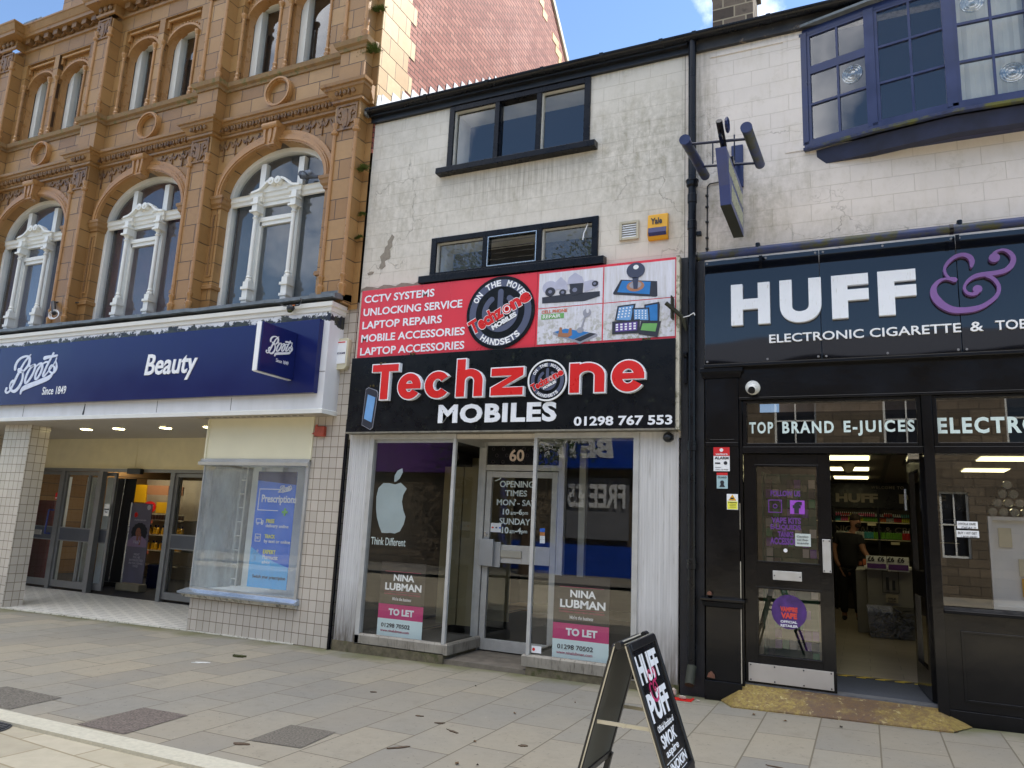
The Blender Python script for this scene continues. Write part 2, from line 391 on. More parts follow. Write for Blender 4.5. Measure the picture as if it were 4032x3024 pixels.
# ============================================================ palette
K1 = rgb(190, 126, 72)
TERRA = brickm('terracotta_blocks', [rgb(136, 100, 60), rgb(154, 116, 70), rgb(168, 132, 86)], rgb(74, 56, 40), .43, .285, .006, rough=.36, bs=.7, dirt=rgb(122, 90, 62), dt=.6, ds=2.2, grain=.25, tone=.3, spec=.4)
TERRAP = pm('terracotta_moulded', rgb(146, 110, 68), .38, var=.14, vs=5, bump=.25, bs=22, dirt=rgb(104, 72, 50), ds=5, dt=.56)
TERRAR = pm('terracotta_rods', rgb(164, 122, 76), .3, var=.1, vs=7, bump=.06)
TERRAC = pm('terracotta_carving', rgb(124, 92, 58), .45, var=.2, vs=12, bump=.5, bs=18, dirt=rgb(80, 56, 42), ds=9, dt=.5)
TERRAT = pm('weathered_ledge', rgb(138, 110, 76), .7, var=.25, vs=6, bump=.3, bs=30, dirt=rgb(92, 96, 58), ds=6, dt=.52)
WHITEP = pm('white_paint', rgb(226, 226, 220), .38, var=.04, vs=4, dirt=rgb(160, 156, 142), ds=9, dt=.66)
WHITES = pm('white_render_panel', rgb(222, 224, 228), .3, var=.04, vs=2, bump=.02, dirt=rgb(120, 118, 100), ds=4, dt=.68, streak=True)
BLACKP = pm('black_gloss_paint', rgb(15, 16, 21), .22, spec=.3, var=.3, vs=7, bump=.25, bs=14, dirt=rgb(60, 60, 58), ds=8, dt=.68)
BLACKS = pm('black_shopfront_paint', rgb(11, 12, 16), .18, spec=.35, var=.3, vs=3, bump=.3, bs=9, dirt=rgb(50, 48, 44), ds=7, dt=.7)
BLUEP = pm('dark_blue_paint', rgb(28, 40, 82), .33, var=.22, vs=4, bump=.2, bs=20, dirt=rgb(96, 96, 100), ds=12, dt=.7)
ALU = pm('brushed_aluminium', rgb(188, 188, 184), .42, .25, var=.1, vs=8, bump=.05, dirt=rgb(104, 98, 86), ds=4, dt=.62, streak=True)
ALUD = pm('grey_aluminium', rgb(132, 133, 134), .4, .5, var=.08, vs=6)
CHROME = pm('bright_metal', rgb(198, 200, 200), .25, .9, var=.05)
LEAD = pm('lead_sheet', rgb(112, 118, 122), .5, .3, var=.25, vs=9, bump=.4, bs=24, dirt=rgb(58, 64, 56), ds=8, dt=.58)
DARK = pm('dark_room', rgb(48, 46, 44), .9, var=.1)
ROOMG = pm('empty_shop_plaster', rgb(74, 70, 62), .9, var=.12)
GLASS = glassm('window_glass', boost=1.6, wob=.02)
GLASSD = glassm('old_dusty_glass', film=.16, filmc=rgb(150, 156, 162), boost=1.3, wob=.04)
SHOPG = glassm('shop_glass', boost=.95)
RED = pm('sign_red', rgb(214, 52, 66), .3, var=.06, vs=2, dirt=rgb(170, 50, 52), ds=5, dt=.62)
RED2 = pm('letter_red', rgb(214, 34, 30), .3, var=.05, dirt=rgb(140, 40, 30), ds=14, dt=.66)
WHITEL = pm('letter_white', rgb(236, 238, 240), .35, var=.02)
WHITED = pm('letter_white_dirty', rgb(232, 236, 242), .4, var=.04, dirt=rgb(150, 150, 120), ds=16, dt=.6, streak=True)
SIGNBK = pm('sign_black', rgb(10, 11, 13), .3, spec=.3, var=.3, vs=9, bump=.05, dirt=rgb(42, 46, 36), ds=12, dt=.58)
NAVY = pm('sign_navy', rgb(27, 35, 90), .2, spec=.3, var=.08, vs=1.5, bump=.01)
PURP = pm('sign_purple', rgb(128, 92, 152), .35, var=.05)
PINK = pm('board_pink', rgb(196, 44, 112), .4, var=.03)
PALEB = pm('board_pale', rgb(214, 232, 232), .45, var=.03)
BOARDK = pm('board_charcoal', rgb(30, 26, 26), .35, var=.05)
INK = pm('ink_dark', rgb(34, 36, 44), .5, var=.02)
GREYP = pm('grey_print', rgb(82, 88, 112), .35, var=.04)
YEL = pm('yellow_plastic', rgb(216, 160, 20), .4, var=.06)
CREAM = pm('cream_render', rgb(214, 204, 170), .75, var=.05, vs=5, bump=.2, bs=90)
SOFFIT = pm('soffit_board', rgb(178, 170, 158), .6, var=.04)
# ============================================================ ground
def grid(x0, x1, y0, y1, nx, ny, zf):
    m = MB(); vs = [(x0+(x1-x0)*i/nx, y0+(y1-y0)*j/ny) for j in range(ny+1) for i in range(nx+1)]
    m.add([(x, y, zf(x, y)) for x, y in vs], [(j*(nx+1)+i, j*(nx+1)+i+1, (j+1)*(nx+1)+i+1, (j+1)*(nx+1)+i) for j in range(ny) for i in range(nx)]); return m
def slab_extra(t, v, c):
    big = t.noise(v, .55, 4); c = t.mix(t.ramp(big, [(.4, 0.), (.65, .35)]), c, rgb(166, 152, 126))
    c = t.mix(t.ramp(t.noise(v, 26, 3, .7), [(.62, 0.), (.7, .5)]), c, rgb(92, 88, 78))
    sx = t.n('SeparateXYZ'); t.l(v, sx.inputs[0])      # algae in the damp strip at the foot of the walls
    for (sc_, th, col_) in ((7., .035, rgb(196, 190, 176)), (5.3, .045, rgb(92, 88, 82)), (23., .1, rgb(112, 104, 90))):
        vo = t.n('TexVoronoi'); t.l(v, vo.inputs['Vector']); vo.inputs['Scale'].default_value = sc_; vo.inputs['Randomness'].default_value = 1
        dot = t.math('MULTIPLY', t.math('LESS_THAN', vo.outputs['Distance'], th), t.math('GREATER_THAN', t.noise(v, 3.1, 2), .5)); c = t.mix(t.math('MULTIPLY', dot, .6), c, col_)
    c = t.mix(t.ramp(t.noise(t.co(rot=(0, 0, .6)), 3.3, 9, .75), [(.55, 0.), (.7, .4)]), c, rgb(120, 112, 98))
    near = t.math('ADD', sx.outputs[1], t.math('MULTIPLY', t.noise(v, 2.2, 5), .9))
    return t.mix(t.ramp(near, [(.12, 0.), (.45, .75)]), c, rgb(96, 98, 54))
PAVE = brickm('york_stone_slabs', [rgb(134, 130, 121), rgb(145, 140, 128), rgb(155, 147, 130)], rgb(112, 104, 88), .74, .44, .006, rough=.85, rot=(0, 0, R(90)), loc=(.1, -.045, 0), off=.37, bs=.25, dirt=rgb(122, 118, 108), dt=.62, ds=1.2, grain=.2, extra=slab_extra, spec=.25)
BLOCKP = brickm('road_block_paving', [rgb(172, 162, 140), rgb(184, 174, 150), rgb(194, 184, 162)], rgb(150, 138, 112), .62, .34, .008, rough=.9, rot=(0, 0, R(4)), bs=.4, grain=.25, dirt=rgb(160, 140, 108), dt=.6, ds=3, spec=.2)
KERB = pm('kerb_concrete', rgb(194, 188, 168), .9, var=.1, vs=30, bump=.5, bs=120, dirt=rgb(150, 140, 112), ds=14, dt=.62, spec=.2)
ASPH = pm('asphalt_patch', rgb(112, 106, 96), .95, var=.5, vs=70, bump=1., bs=120, spec=.2)
struct('ground', MB().box(-600, 600, -600, 600, -1.2, -.75), pm('earth', rgb(110, 108, 96), .95))
struct('road', grid(-50, 50, -12.2, -3.9, 100, 2, lambda x, y: G(x)-.022), BLOCKP)
struct('pavement', grid(-50, 50, -3.72, .02, 100, 3, lambda x, y: G(x)), PAVE)
struct('kerb', MB().add([(x, y, G(x)+z) for x in [-50+i for i in range(101)] for (y, z) in ((-3.72, -.1), (-3.72, .004), (-3.9, .002), (-3.9, -.1))], [(i*4+j, i*4+4+j, i*4+5+j, i*4+1+j) for i in range(100) for j in range(3)]), KERB)
struct('far_pavement', grid(-50, 50, -16.5, -12.2, 100, 1, lambda x, y: G(x)+.06), PAVE)
def slabpatch(pts, z=.004):
    return MB().face([(x, y, G(x)+z) for x, y in pts])
for i, (pts, lb) in enumerate((([(-6.8, -3.66), (-6.75, -3.24), (-6.02, -3.24), (-5.98, -3.69)], 'dark asphalt infill slab by the kerb nearest the drain cover'),
                       ([(-5.2, -3.69), (-5.24, -3.1), (-4.77, -3.08), (-4.72, -3.68)], 'brownish asphalt infill slab touching the kerb, middle of the three'),
                       ([(-3.92, -3.33), (-3.95, -2.86), (-3.55, -2.84), (-3.5, -3.28)], 'black asphalt infill slab set back from the kerb, nearest the folding pavement sign'))):
    obj('asphalt_patch', slabpatch(pts), [ASPH, pm('asphalt_patch_brown', rgb(112, 102, 94), .95, var=.5, vs=70, bump=1., bs=120, spec=.2), ASPH][i], label=lb, cat='road patch', group='asphalt patches let into the pavement')
# drain cover at the kerb
m = MB().disc(-5.72, -4.06, .2, G(-5.7)-.019, G(-5.7)-.012, lambda u, v, d: (u, v, d))
t0 = thing('drain_cover', 'round grey iron drain grating beside the kerb', 'drain', (-5.72, -4.06, G(-5.7)))
obj('rim', m, pm('cast_iron', rgb(84, 84, 84), .6, .5), t0)
m = MB()
for k in range(11):
    yy = -4.06-.17+.034*k; w = math.sqrt(max(0, .185**2-(yy+4.06)**2)); m.box(-5.72-w, -5.72+w, yy-.009, yy+.009, G(-5.7)-.012, G(-5.7)-.002)
obj('grating', m, MATS['cast_iron'], t0)
# cracks and broken joints in the slabs
CRK = pm('broken_joint_dirt', rgb(88, 72, 56), .95, var=.4, vs=30)
def blob(cx, cy, rx, ry, rot, n=14, jag=.35, z=.005, seed=0):
    rn = random.Random(seed); p = []
    for i in range(n):
        a = 2*math.pi*i/n; r = 1+rn.uniform(-jag, jag); x, y = .6*rx*r*math.cos(a), ry*r*math.sin(a)
        x, y = x*math.cos(rot)-y*math.sin(rot), x*math.sin(rot)+y*math.cos(rot); p.append((cx+x, cy+y))
    return MB().prism(p, 0, 1, lambda u, v, d: (u, v, G(u)+.0015+z*d))
for i, (x, y, a, b, r) in enumerate([(-3.9, -3.42, .09, .025, .3), (-3.05, -2.2, .06, .02, .4), (-3.3, -2.1, .05, .015, .2), (-2.85, -2.35, .11, .012, -.4), (-2.95, -2.9, .14, .02, .9), (-2.25, -2.4, .05, .02, .2), (-2.2, -3.18, .07, .03, .1), (-4.1, -1.6, .05, .02, .6), (-1.72, -3.25, .09, .03, .2), (-.6, -2.0, .09, .008, -.15)]):
    obj('broken_joint', blob(x, y, a, b, r, seed=i), CRK, label=('dark broken joint beside the black asphalt patch at the kerb', 'dark chipped slab corner in front of the phone shop doorway, larger of two', 'smaller chipped slab corner next to a larger one before the phone shop', 'long thin crack in the paving in front of the phone shop door', 'widest dark broken joint, slanting across the middle of the pavement', 'small chipped joint nearest the left side of the folding sign', 'dark hole in the slabs just left of the folding sign', 'small broken joint in the paving before the left phone shop window', 'dark gap in the paving at the foot of the folding sign', 'thin black crack in the slabs right of the folding sign')[i], cat='pavement crack', group='broken corners between the paving slabs')
LEAF = [pm('dry_leaf', rgb(112, 84, 52), .8), pm('dark_leaf', rgb(62, 52, 38), .8)]
rn = random.Random(3)
for i in range(22):
    x, y = rn.uniform(-3.9, 1.2), rn.uniform(-3.2, -.25)
    a = rn.uniform(0, 6.28); s = rn.uniform(.012, .026)
    m = MB(); P = [(-1, 0), (-.4, .45), (.3, .5), (1, .1), (.4, -.4), (-.3, -.5)]
    P = [(x+s*(u*math.cos(a)-v*math.sin(a)), y+s*(u*math.sin(a)+v*math.cos(a))) for u, v in P]
    z = G(x)+.004; c = (x, y, z+.001)
    for k in range(6): m.face([c, (*P[k], z+(.012 if k % 2 else .003)), (*P[(k+1) % 6], z+(.012 if (k+1) % 2 else .003))])
    obj('fallen_leaf', m, LEAF[i % 2], label='small curled dry leaf lying on the paving slabs', cat='leaf', group='dry leaves scattered on the pavement')
obj('bird_dropping', blob(-6.34, -1.5, .13, .018, .5, seed=5, jag=.5), pm('chalk_white', rgb(226, 226, 220), .9), label='white splash of bird dropping on the paving slabs', cat='dropping')
obj('moss_clump', MB().add(*(lambda m: (m.v, m.f))(blob(-6.3, -1.02, .11, .035, .1, seed=8, jag=.5, z=.02))), pm('moss', rgb(66, 68, 34), .95, bump=1., bs=60), label='torn clump of brown green moss lying on the slabs', cat='moss')
# ============================================================ terracotta building with the chemist's shop
TB = thing('terracotta_building', 'ornate orange terracotta commercial building with arched windows above the blue chemist sign', 'building', (-10, 1, -.03))
YF, YB = -.04, .16
PX = [(-6.385, -5.97), (-9.13, -8.71), (-11.88, -11.47), (-14.62, -14.2), (-17.4, -16.95)]       # piers
BAYS = [-7.56, -10.31, -13.06]
hol = []
for bx in BAYS: hol.append((bx-.97, bx+.97, 4.3, 6.84, .68))
UP = []
for bx in (0, -2.75, -5.5):
    for (a, b) in ((-8.57, -7.75), (-7.62, -6.77)): UP.append((a+bx, b+bx)); hol.append((a+bx, b+bx, 8.06, 9.67, 0))
m = MB().wall(-16.9, -5.868, 4.2, 10.02, YF, YB, hol)
obj('wall', m, TERRA, TB)
# thickness behind (party edge to the lower roof) and lintel zone
obj('wall_core', MB().box(-16.9, -5.865, .35, .55, 10.0, 10.3).box(-16.9, -5.87, .17, .35, 9.7, 10.29), TERRAP, TB)
CAP = MB(); RODS = MB(); CARV = MB(); PM = MB()
for i, (a, b) in enumerate(PX[:4]):
    PM = MB()
    for (z0, z1) in ((4.25, 7.13), (7.34, 7.93), (8.03, 9.86)): PM.box(a, b, -.215, YF-.001, z0, z1)
    obj('pier', PM, TERRA, TB)
    rd = MB()
    for xx, y in ((a+.03, -.22), (b-.03, -.22)):
        for (z0, z1) in ((4.62, 6.64), (8.28, 9.5)):
            rd.cyl((xx, y, z0), (xx, y, z1), .028, n=10)
            rd.lathe([(.03, 0), (.052, .02), (.055, .05), (.034, .07), (.036, .1), (.048, .14), (.05, .17), (.03, .18)], (xx, y, z1), n=12)
            rd.lathe([(.045, 0), (.048, .1), (.056, .12), (.056, .15), (.034, .17), (.034, .24), (.046, .26), (.046, .29), (.03, .3)], (xx, y, z0-.28), n=12)
    obj('corner_rod', rd, TERRAR, TB, smooth=True)
    cv = MB(); cx = (a+b)/2
    for z0 in (6.72, 9.52):                     # sunk panel with carved pair of leaf scrolls
        cv.frame(a+.035, b-.035, z0-.02, z0+.36, -.235, -.214, .03)
        for sgn in (-1, 1):
            cv.ribbon([(cx+sgn*.02, z0+.02, .02), (cx+sgn*.05, z0+.12, .06), (cx+sgn*.04, z0+.22, .07), (cx+sgn*.10, z0+.29, .05), (cx+sgn*.14, z0+.23, .035), (cx+sgn*.10, z0+.2, .03)], -.238, -.21)
            cv.ribbon([(cx+sgn*.03, z0+.1, .02), (cx+sgn*.1, z0+.1, .045), (cx+sgn*.13, z0+.16, .03)], -.234, -.21)
        cv.ribbon([(cx, z0+.28, .02), (cx, z0+.15, .05), (cx, z0+.04, .03)], -.245, -.21)
    obj('carved_panel', cv, TERRAC, TB)
# cornices breaking forward over the piers
def steps(x0, x1, yb, yp, side=.0, ext=.0):
    """plan path from left to right, stepping out round each pier"""
    pts = [(x0, yb)]
    for (a, b) in sorted(PX):
        if a < x0 or b > x1+.2: continue
        pts += [(a-side, yb), (a-side, yp), (b+side, yp), (b+side, yb)]
    if pts[-1][0] < x1: pts.append((x1, yb))
    else: pts = pts[:-1]+[(pts[-1][0], .0)]
    return [p for i, p in enumerate(pts) if i == 0 or (Vector(p)-Vector(pts[i-1])).length > .004]
main = [(-.0, 7.1), (.045, 7.11), (.05, 7.14), (.03, 7.155), (.05, 7.17), (.11, 7.25), (.13, 7.26), (.14, 7.29), (.17, 7.3), (.18, 7.34), (.0, 7.38)]
obj('main_cornice', MB().mould(steps(-16.9, -5.87, YF, -.215), main), TERRAP, TB)
obj('sill_course', MB().mould(steps(-16.9, -5.87, YF, -.215), [(0, 7.9), (.02, 7.9), (.03, 7.94), (.07, 7.96), (.09, 8.02), (.0, 8.05)]), TERRAT, TB)
eg = MB(); pth = steps(-16.9, -5.87, YF, -.215)
for (p, q) in zip(pth[:-1], pth[1:]):
    L = (Vector(q)-Vector(p)).length
    if L < .25 or abs(q[1]-p[1]) > .01: continue
    n = max(1, round(L/.125))
    for k in range(n):
        x = p[0]+(q[0]-p[0])*(k+.5)/n; y = p[1]-.095
        eg.ball((x, y, 7.215), .034, 1, .7, 1.25, 8)
        if k: xx = x-.5*(q[0]-p[0])/n; eg.ribbon([(xx, 7.26, .012), (xx+.008, 7.21, .022), (xx-.004, 7.17, .01)], y-.02, y+.03, sub=3)
obj('egg_and_dart', eg, TERRAC, TB)
# top cornice with blocks
obj('top_cornice', MB().mould(steps(-16.9, -5.87, YF, -.215, .0), [(0, 9.94), (.03, 9.95), (.035, 9.99), (.01, 10.0), (.01, 10.13), (.17, 10.14), (.18, 10.19), (.2, 10.2), (.25, 10.29), (.27, 10.3), (.27, 10.33), (0, 10.36)]), TERRAP, TB)
bl = MB()
for (a, b) in zip(sorted(PX)[:-1], sorted(PX)[1:]):
    n = 8; x0, x1 = a[1]+.1, b[0]-.1
    for k in range(n):
        x = x0+(x1-x0)*(k+.5)/n; bl.box(x-.06, x+.06, -.17, YF-.02, 10.03, 10.13)
        if k < n-1: xm = x+(x1-x0)/n/2; bl.ribbon([(xm-.05, 10.02, .02), (xm-.01, 10.05, .035), (xm+.03, 10.11, .03)], -.1, YF-.02, sub=3)
obj('cornice_block', bl, TERRAC, TB)
pb = MB()
for (a, b) in PX[:4]:
    for k in range(3): pb.ball((a+.08+.12*k, -.25, 10.07), .045, 1, .8, 1.2, 8)
obj('pier_cornice_carving', pb, TERRAC, TB)
obj('attic_wall', MB().box(-13.36, -5.87, .0, .3, 10.34, 15).box(-13.5, -5.865, -.05, .3, 12.9, 13.1), TERRA, TB)
# arched openings
NETREF = [pm('net_curtain_grey', rgb(92, 100, 104), .9, var=.2, vs=3), pm('red_vertical_blind', rgb(92, 56, 62), .8, var=.3, vs=4), pm('bluish_reflection_sheet', rgb(92, 94, 124), .9, var=.2, vs=2)]  # the last colour paints the bluish reflection of the third bay
for bi, bx in enumerate(BAYS):
    s = MB().band(bx, 6.16, .97, .68, 1.05, .78, -.1, YF, n=32).band(bx, 6.16, 1.045, .775, 1.12, .86, -.075, YF, n=32).band(bx, 6.16, 1.0, .7, 1.03, .74, -.115, -.09, n=32)
    obj('arch_moulding', s, TERRAR, TB, smooth=True)
    k = MB().prism([(bx-.08, 6.76), (bx+.08, 6.76), (bx+.13, 7.1), (bx-.13, 7.1)], -.19, YF)
    for sg in (-1, 1): k.ribbon([(bx+sg*.085, 6.8, .03), (bx+sg*.1, 6.95, .04), (bx+sg*.1, 7.05, .06)], -.215, -.18, sub=3)
    k.cyl((bx-.14, -.2, 7.05), (bx+.14, -.2, 7.05), .05, n=12); k.ribbon([(bx, 6.8, .02), (bx, 6.9, .06), (bx, 7.0, .05)], -.21, -.18, sub=3)
    obj('keystone', k, TERRAR, TB)
    im = MB()
    for sx in (-1, 1):
        xa = bx+sx*.97; xo = bx+sx*1.14
        x0, x1 = sorted((xa, xo)); st = [(x0-.05, YF), (x0-.0, YF)]
        path = [(x0, YB-.02), (x0, YF), (x1, YF), (x1, YB-.02)]
        if sx < 0: path = [(x0, YF), (x1, YF), (x1, YB-.02)]
        else: path = [(x0, YB-.02), (x0, YF), (x1, YF)]
        im.mould(path, [(0, 5.98), (.02, 5.985), (.025, 6.02), (.05, 6.05), (.06, 6.1), (.075, 6.12), (.08, 6.16), (0, 6.165)])
        im.mould(path, [(0, 4.72), (.03, 4.73), (.03, 4.78), (0, 4.8)])
        im.frame(min(xa, xo)+.045, max(xa, xo)-.045, 4.92, 5.9, -.055, YF+.001, .018)
    obj('impost', im, TERRAP, TB)
    bd = MB()
    for sx in (-1, 1):
        for q in range(36): bd.ball((bx+sx*1.055-.028, -.05, 4.96+q*.026), .012, n=6)
    obj('bead_moulding', bd, TERRAC, TB)
    fr = MB()                                         # carved tracery in the spandrels
    for sx in (-1, 1):
        for k2 in range(4):
            xx = bx+sx*(.36+.23*k2); 
            if abs(xx-bx) > 1.15: continue
            fr.box(xx-.008, xx+.008, -.06, YF, 6.98-.08*k2, 7.08)
            fr.ribbon([(xx-.1, 7.04, .02), (xx-.05, 7.0-.02*k2, .035), (xx, 7.03, .02), (xx+.05, 7.0-.02*k2, .035), (xx+.1, 7.04, .02)], -.06, YF, sub=4)
    obj('spandrel_tracery', fr, TERRAC, TB)
    # window
    W = MB().band(bx, 6.16, .90, .61, .975, .69, .1, .2, n=32)
    W.box(bx-.975, bx-.9, .1, .2, 4.3, 6.16).box(bx+.9, bx+.975, .1, .2, 4.3, 6.16)
    for sx in (-1, 1):
        W.box(bx+sx*.36-.05, bx+sx*.36+.05, .11, .19, 6.16, 6.66).box(bx+sx*.36-.035, bx+sx*.36+.035, .12, .19, 4.3, 6.06)
        W.box(bx+sx*.32-.02, bx+sx*.32+.02, .13, .18, 4.3, 6.0)
    W.box(bx-.33, bx+.33, .11, .18, 5.74, 5.8).box(bx-.33, bx+.33, .13, .18, 5.68, 5.74).box(bx-.33, bx+.33, .12, .18, 5.98, 6.04)
    wn = obj('arched_window', W, WHITEP, TB, smooth=True)
    T = MB().mould([(bx-.95, .12), (bx-.42, .12), (bx-.42, .08), (bx-.3, .08), (bx-.3, .12), (bx+.3, .12), (bx+.3, .08), (bx+.42, .08), (bx+.42, .12), (bx+.95, .12)], [(0, 6.03), (.02, 6.04), (.03, 6.08), (.05, 6.1), (.06, 6.15), (.08, 6.16), (0, 6.18)])
    T.prism([(bx-.4, 6.15), (bx+.4, 6.15), (bx+.3, 6.18), (bx+.08, 6.31), (bx-.08, 6.31), (bx-.3, 6.18)], .05, .13)
    for sx in (-1, 1):
        T.ribbon([(bx+sx*.44, 6.17, .03), (bx+sx*.3, 6.2, .035), (bx+sx*.18, 6.29, .035), (bx+sx*.1, 6.33, .03)], .0, .09)
        T.cyl((bx+sx*.062, -.03, 6.285), (bx+sx*.062, .06, 6.285), .056, n=16); T.cyl((bx+sx*.062, -.045, 6.285), (bx+sx*.062, .0, 6.285), .02, n=10)
    obj('pediment', T, WHITEP, wn)
    for sx in (-1, 1):
        x = bx+sx*.36; c = MB()
        c.cyl((x, .06, 4.9), (x, .06, 5.76), .034, .03, n=12)
        c.lathe([(.032, 0), (.045, .02), (.03, .04), (.03, .06), (.05, .09), (.05, .1)], (x, .06, 5.76), n=12)
        for (z0, z1, h) in ((5.86, 5.89, .07), (5.89, 5.98, .048), (5.98, 6.01, .065), (6.01, 6.1, .045), (4.3, 4.52, .05), (4.52, 4.56, .066), (4.56, 4.68, .05), (4.68, 4.72, .07), (4.72, 4.8, .05)): c.box(x-h, x+h, .06-h, .13, z0, z1)
        c.lathe([(.05, 0), (.05, .03), (.034, .05), (.045, .07), (.032, .1)], (x, .06, 4.8), n=12)
        obj('column', c, WHITEP, wn)
    g = MB().face([(bx+.95*math.cos(a), .165, 6.16+.66*math.sin(a)) for a in [math.pi*i/24 for i in range(25)]]).face([(bx-.95, .165, 4.3), (bx+.95, .165, 4.3), (bx+.95, .165, 6.16), (bx-.95, .165, 6.16)])
    obj('pane', g, GLASSD, wn)
    bl2 = MB(); n = 40 if bi == 1 else 60
    for q in range(n):
        x0 = bx-.95+1.9*q/n; x1 = x0+1.9/n; xm = (x0+x1)/2; bl2.face([(x0, .3, 4.3), (xm, .33, 4.3), (xm, .33, 6.85), (x0, .3, 6.85)]).face([(xm, .33, 4.3), (x1, .3, 4.3), (x1, .3, 6.85), (xm, .33, 6.85)])
    obj('blind' if bi == 1 else 'net_or_reflection', bl2, NETREF[bi], wn)  # in the third bay this sheet stands in for a reflection
    # plaque ring between the storeys
    rg = MB().band(bx-.05, 7.66, .19, .19, .245, .245, -.1, YF, 0, 2*math.pi, 36).band(bx-.05, 7.66, .21, .21, .235, .235, -.125, -.095, 0, 2*math.pi, 36)
    obj('roundel', rg, TERRAR, TB, smooth=True)
# upper windows
for (a, b) in UP:
    t = MB().frame(a, b, 8.06, 9.67, .05, .16, .05, .001, .05)
    c = (a+b)/2; hw = (b-a)/2-.05; n = 16
    for i in range(n):                                # shouldered arch head
        A, B = math.pi*i/n, math.pi*(i+1)/n; p, q = (c+hw*math.cos(A), 9.2+.27*math.sin(A)), (c+hw*math.cos(B), 9.2+.27*math.sin(B))
        t.face([(p[0], .06, p[1]), (p[0], .06, 9.64), (q[0], .06, 9.64), (q[0], .06, q[1])]); t.face([(p[0], .06, p[1]), (q[0], .06, q[1]), (q[0], .2, q[1]), (p[0], .2, p[1])])
    t.box(a, a+.05, -.0, .06, 9.5, 9.67).cyl((a+.05, -.0, 9.62), (b-.05, -.0, 9.62), .025, n=8)
    t.band(c, 9.2, hw, .27, hw+.035, .31, .02, .06, n=20)
    obj('window_surround', t, TERRAR, TB)
    cr = MB()
    for i in range(16):
        A = .25+(math.pi-.5)*i/15; cr.ball((c+(hw+.05)*math.cos(A), .035, 9.2+.33*math.sin(A)), .02, n=6)
    for x in (a+.0, b-.0):
        for q in (0,): cr.cyl((x+(.03 if x < c else -.03), -.045, 8.2), (x+(.03 if x < c else -.03), -.045, 9.12), .024, n=10).lathe([(.024, 0), (.03, .02), (.026, .04), (.05, .1), (.05, .13), (.03, .14)], (x+(.03 if x < c else -.03), -.045, 9.1), n=10).lathe([(.04, 0), (.045, .05), (.03, .08), (.04, .12), (.026, .15)], (x+(.03 if x < c else -.03), -.045, 8.06), n=10)
    obj('arch_beading', cr, TERRAR, TB)
    W = MB().frame(a+.04, b-.04, 8.04, 9.52, .18, .3, .13, .06, .07)
    wn = obj('sash_window', W, WHITEP, TB)
    obj('pane', MB().face([(a+.1, .25, 8.05), (b-.1, .25, 8.05), (b-.1, .25, 9.5), (a+.1, .25, 9.5)]), GLASS, wn)
# rooms behind and side walls
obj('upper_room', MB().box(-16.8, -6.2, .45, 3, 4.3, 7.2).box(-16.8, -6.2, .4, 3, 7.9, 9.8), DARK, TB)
# gable side wall of red brick, facing the lower roofs
BRK = brickm('red_gable_brick', [rgb(140, 78, 68), rgb(158, 94, 82), rgb(180, 118, 102)], rgb(70, 44, 38), .235, .078, .009, rough=.75, rot=(0, R(90), R(90)), bs=.3, dirt=rgb(184, 132, 120), dt=.52, ds=.8, grain=.3, loc=(0, 0, 0))
m = MB(); P = [(YF+.02, 6.4), (9, 6.4), (9, 10.0), (6.8, 12.15), (4.2, 14.45), (.0, 18.2)]
m.prism([(p[0], p[1]) for p in P], 0, -.3, lambda u, v, d: (-5.858+d, u, v))
obj('gable_wall', m, BRK, TB)
q = MB(); z = 6.85; k = 0; rq = random.Random(2)
while z < 16:
    q.box(-5.872, -5.85, -.036, .62+(.16 if k % 2 else 0)+rq.uniform(-.02, .02), z+.004, z+.281); z += .285; k += 1
QU = brickm('gable_quoins', [rgb(180, 146, 102), rgb(196, 164, 118), rgb(210, 182, 138)], rgb(96, 76, 56), .34, .285, .006, rough=.5, rot=(0, R(90), R(90)), loc=(0, -.01, 0), bs=.4, grain=.3, dirt=rgb(150, 112, 78), dt=.6)
obj('quoin', q, QU, TB)
q = MB(); k = 0
for i in range(24):                                  # yellow blocks stepping down beside the verge
    y = 6.62-.2*i; z = 11.75+.185*i
    if i < 3: q.box(-5.86, -5.848, y-.25, y+.12+.0*i, z, z+.17)
    else: q.box(-5.86, -5.848, y-.62, y-.38, z, z+.17)
obj('verge_block', q, pm('yellow_terracotta', rgb(214, 176, 118), .5, var=.12), TB)
cp = MB(); a, b = Vector((6.8, 12.15)), Vector((0, 18.2))
cp.prism([(9.1, 9.95), (9.1, 10.05), (6.85, 12.27), (0, 18.34), (0, 18.22), (6.8, 12.15)], .04, -.4, lambda u, v, d: (-5.858+d, u, v))
obj('verge_coping', cp, pm('pale_coping', rgb(200, 192, 172), .7), TB)
obj('rear_wall', MB().box(-16.9, -5.9, 8.9, 9.0, -.2, 10.3).box(-5.95, -5.88, .3, 8.9, -.2, 10.3).box(-16.9, -16.8, .3, 9, -.2, 10.3), TERRA, TB)
rf = MB(); rf.box(-13.3, -6.0, .35, 3.0, 12.8, 12.9); rf.box(-16.9, -6.0, 3.1, 3.3, 4.3, 12)
rf.prism([(0.3, 10.3), (9, 10.3), (4, 12.4)], -13.4, -17, lambda u, v, d: (d, u, v))
obj('roof', rf, pm('roof_slate', rgb(72, 74, 80), .6), TB)
vb = MB().box(-14.35, -13.95, -.1, .3, 10.36, 10.62).prism([(-14.05, 10.36), (-13.7, 10.36), (-13.72, 10.52), (-13.82, 10.62), (-13.98, 10.6)], -.1, .25)
obj('roof_vent', vb, LEAD, TB)
obj('vent_mouth', MB().prism([(-14.0, 10.4), (-13.83, 10.4), (-13.84, 10.5), (-13.9, 10.56), (-13.97, 10.5)], -.106, -.09), INK, TB)
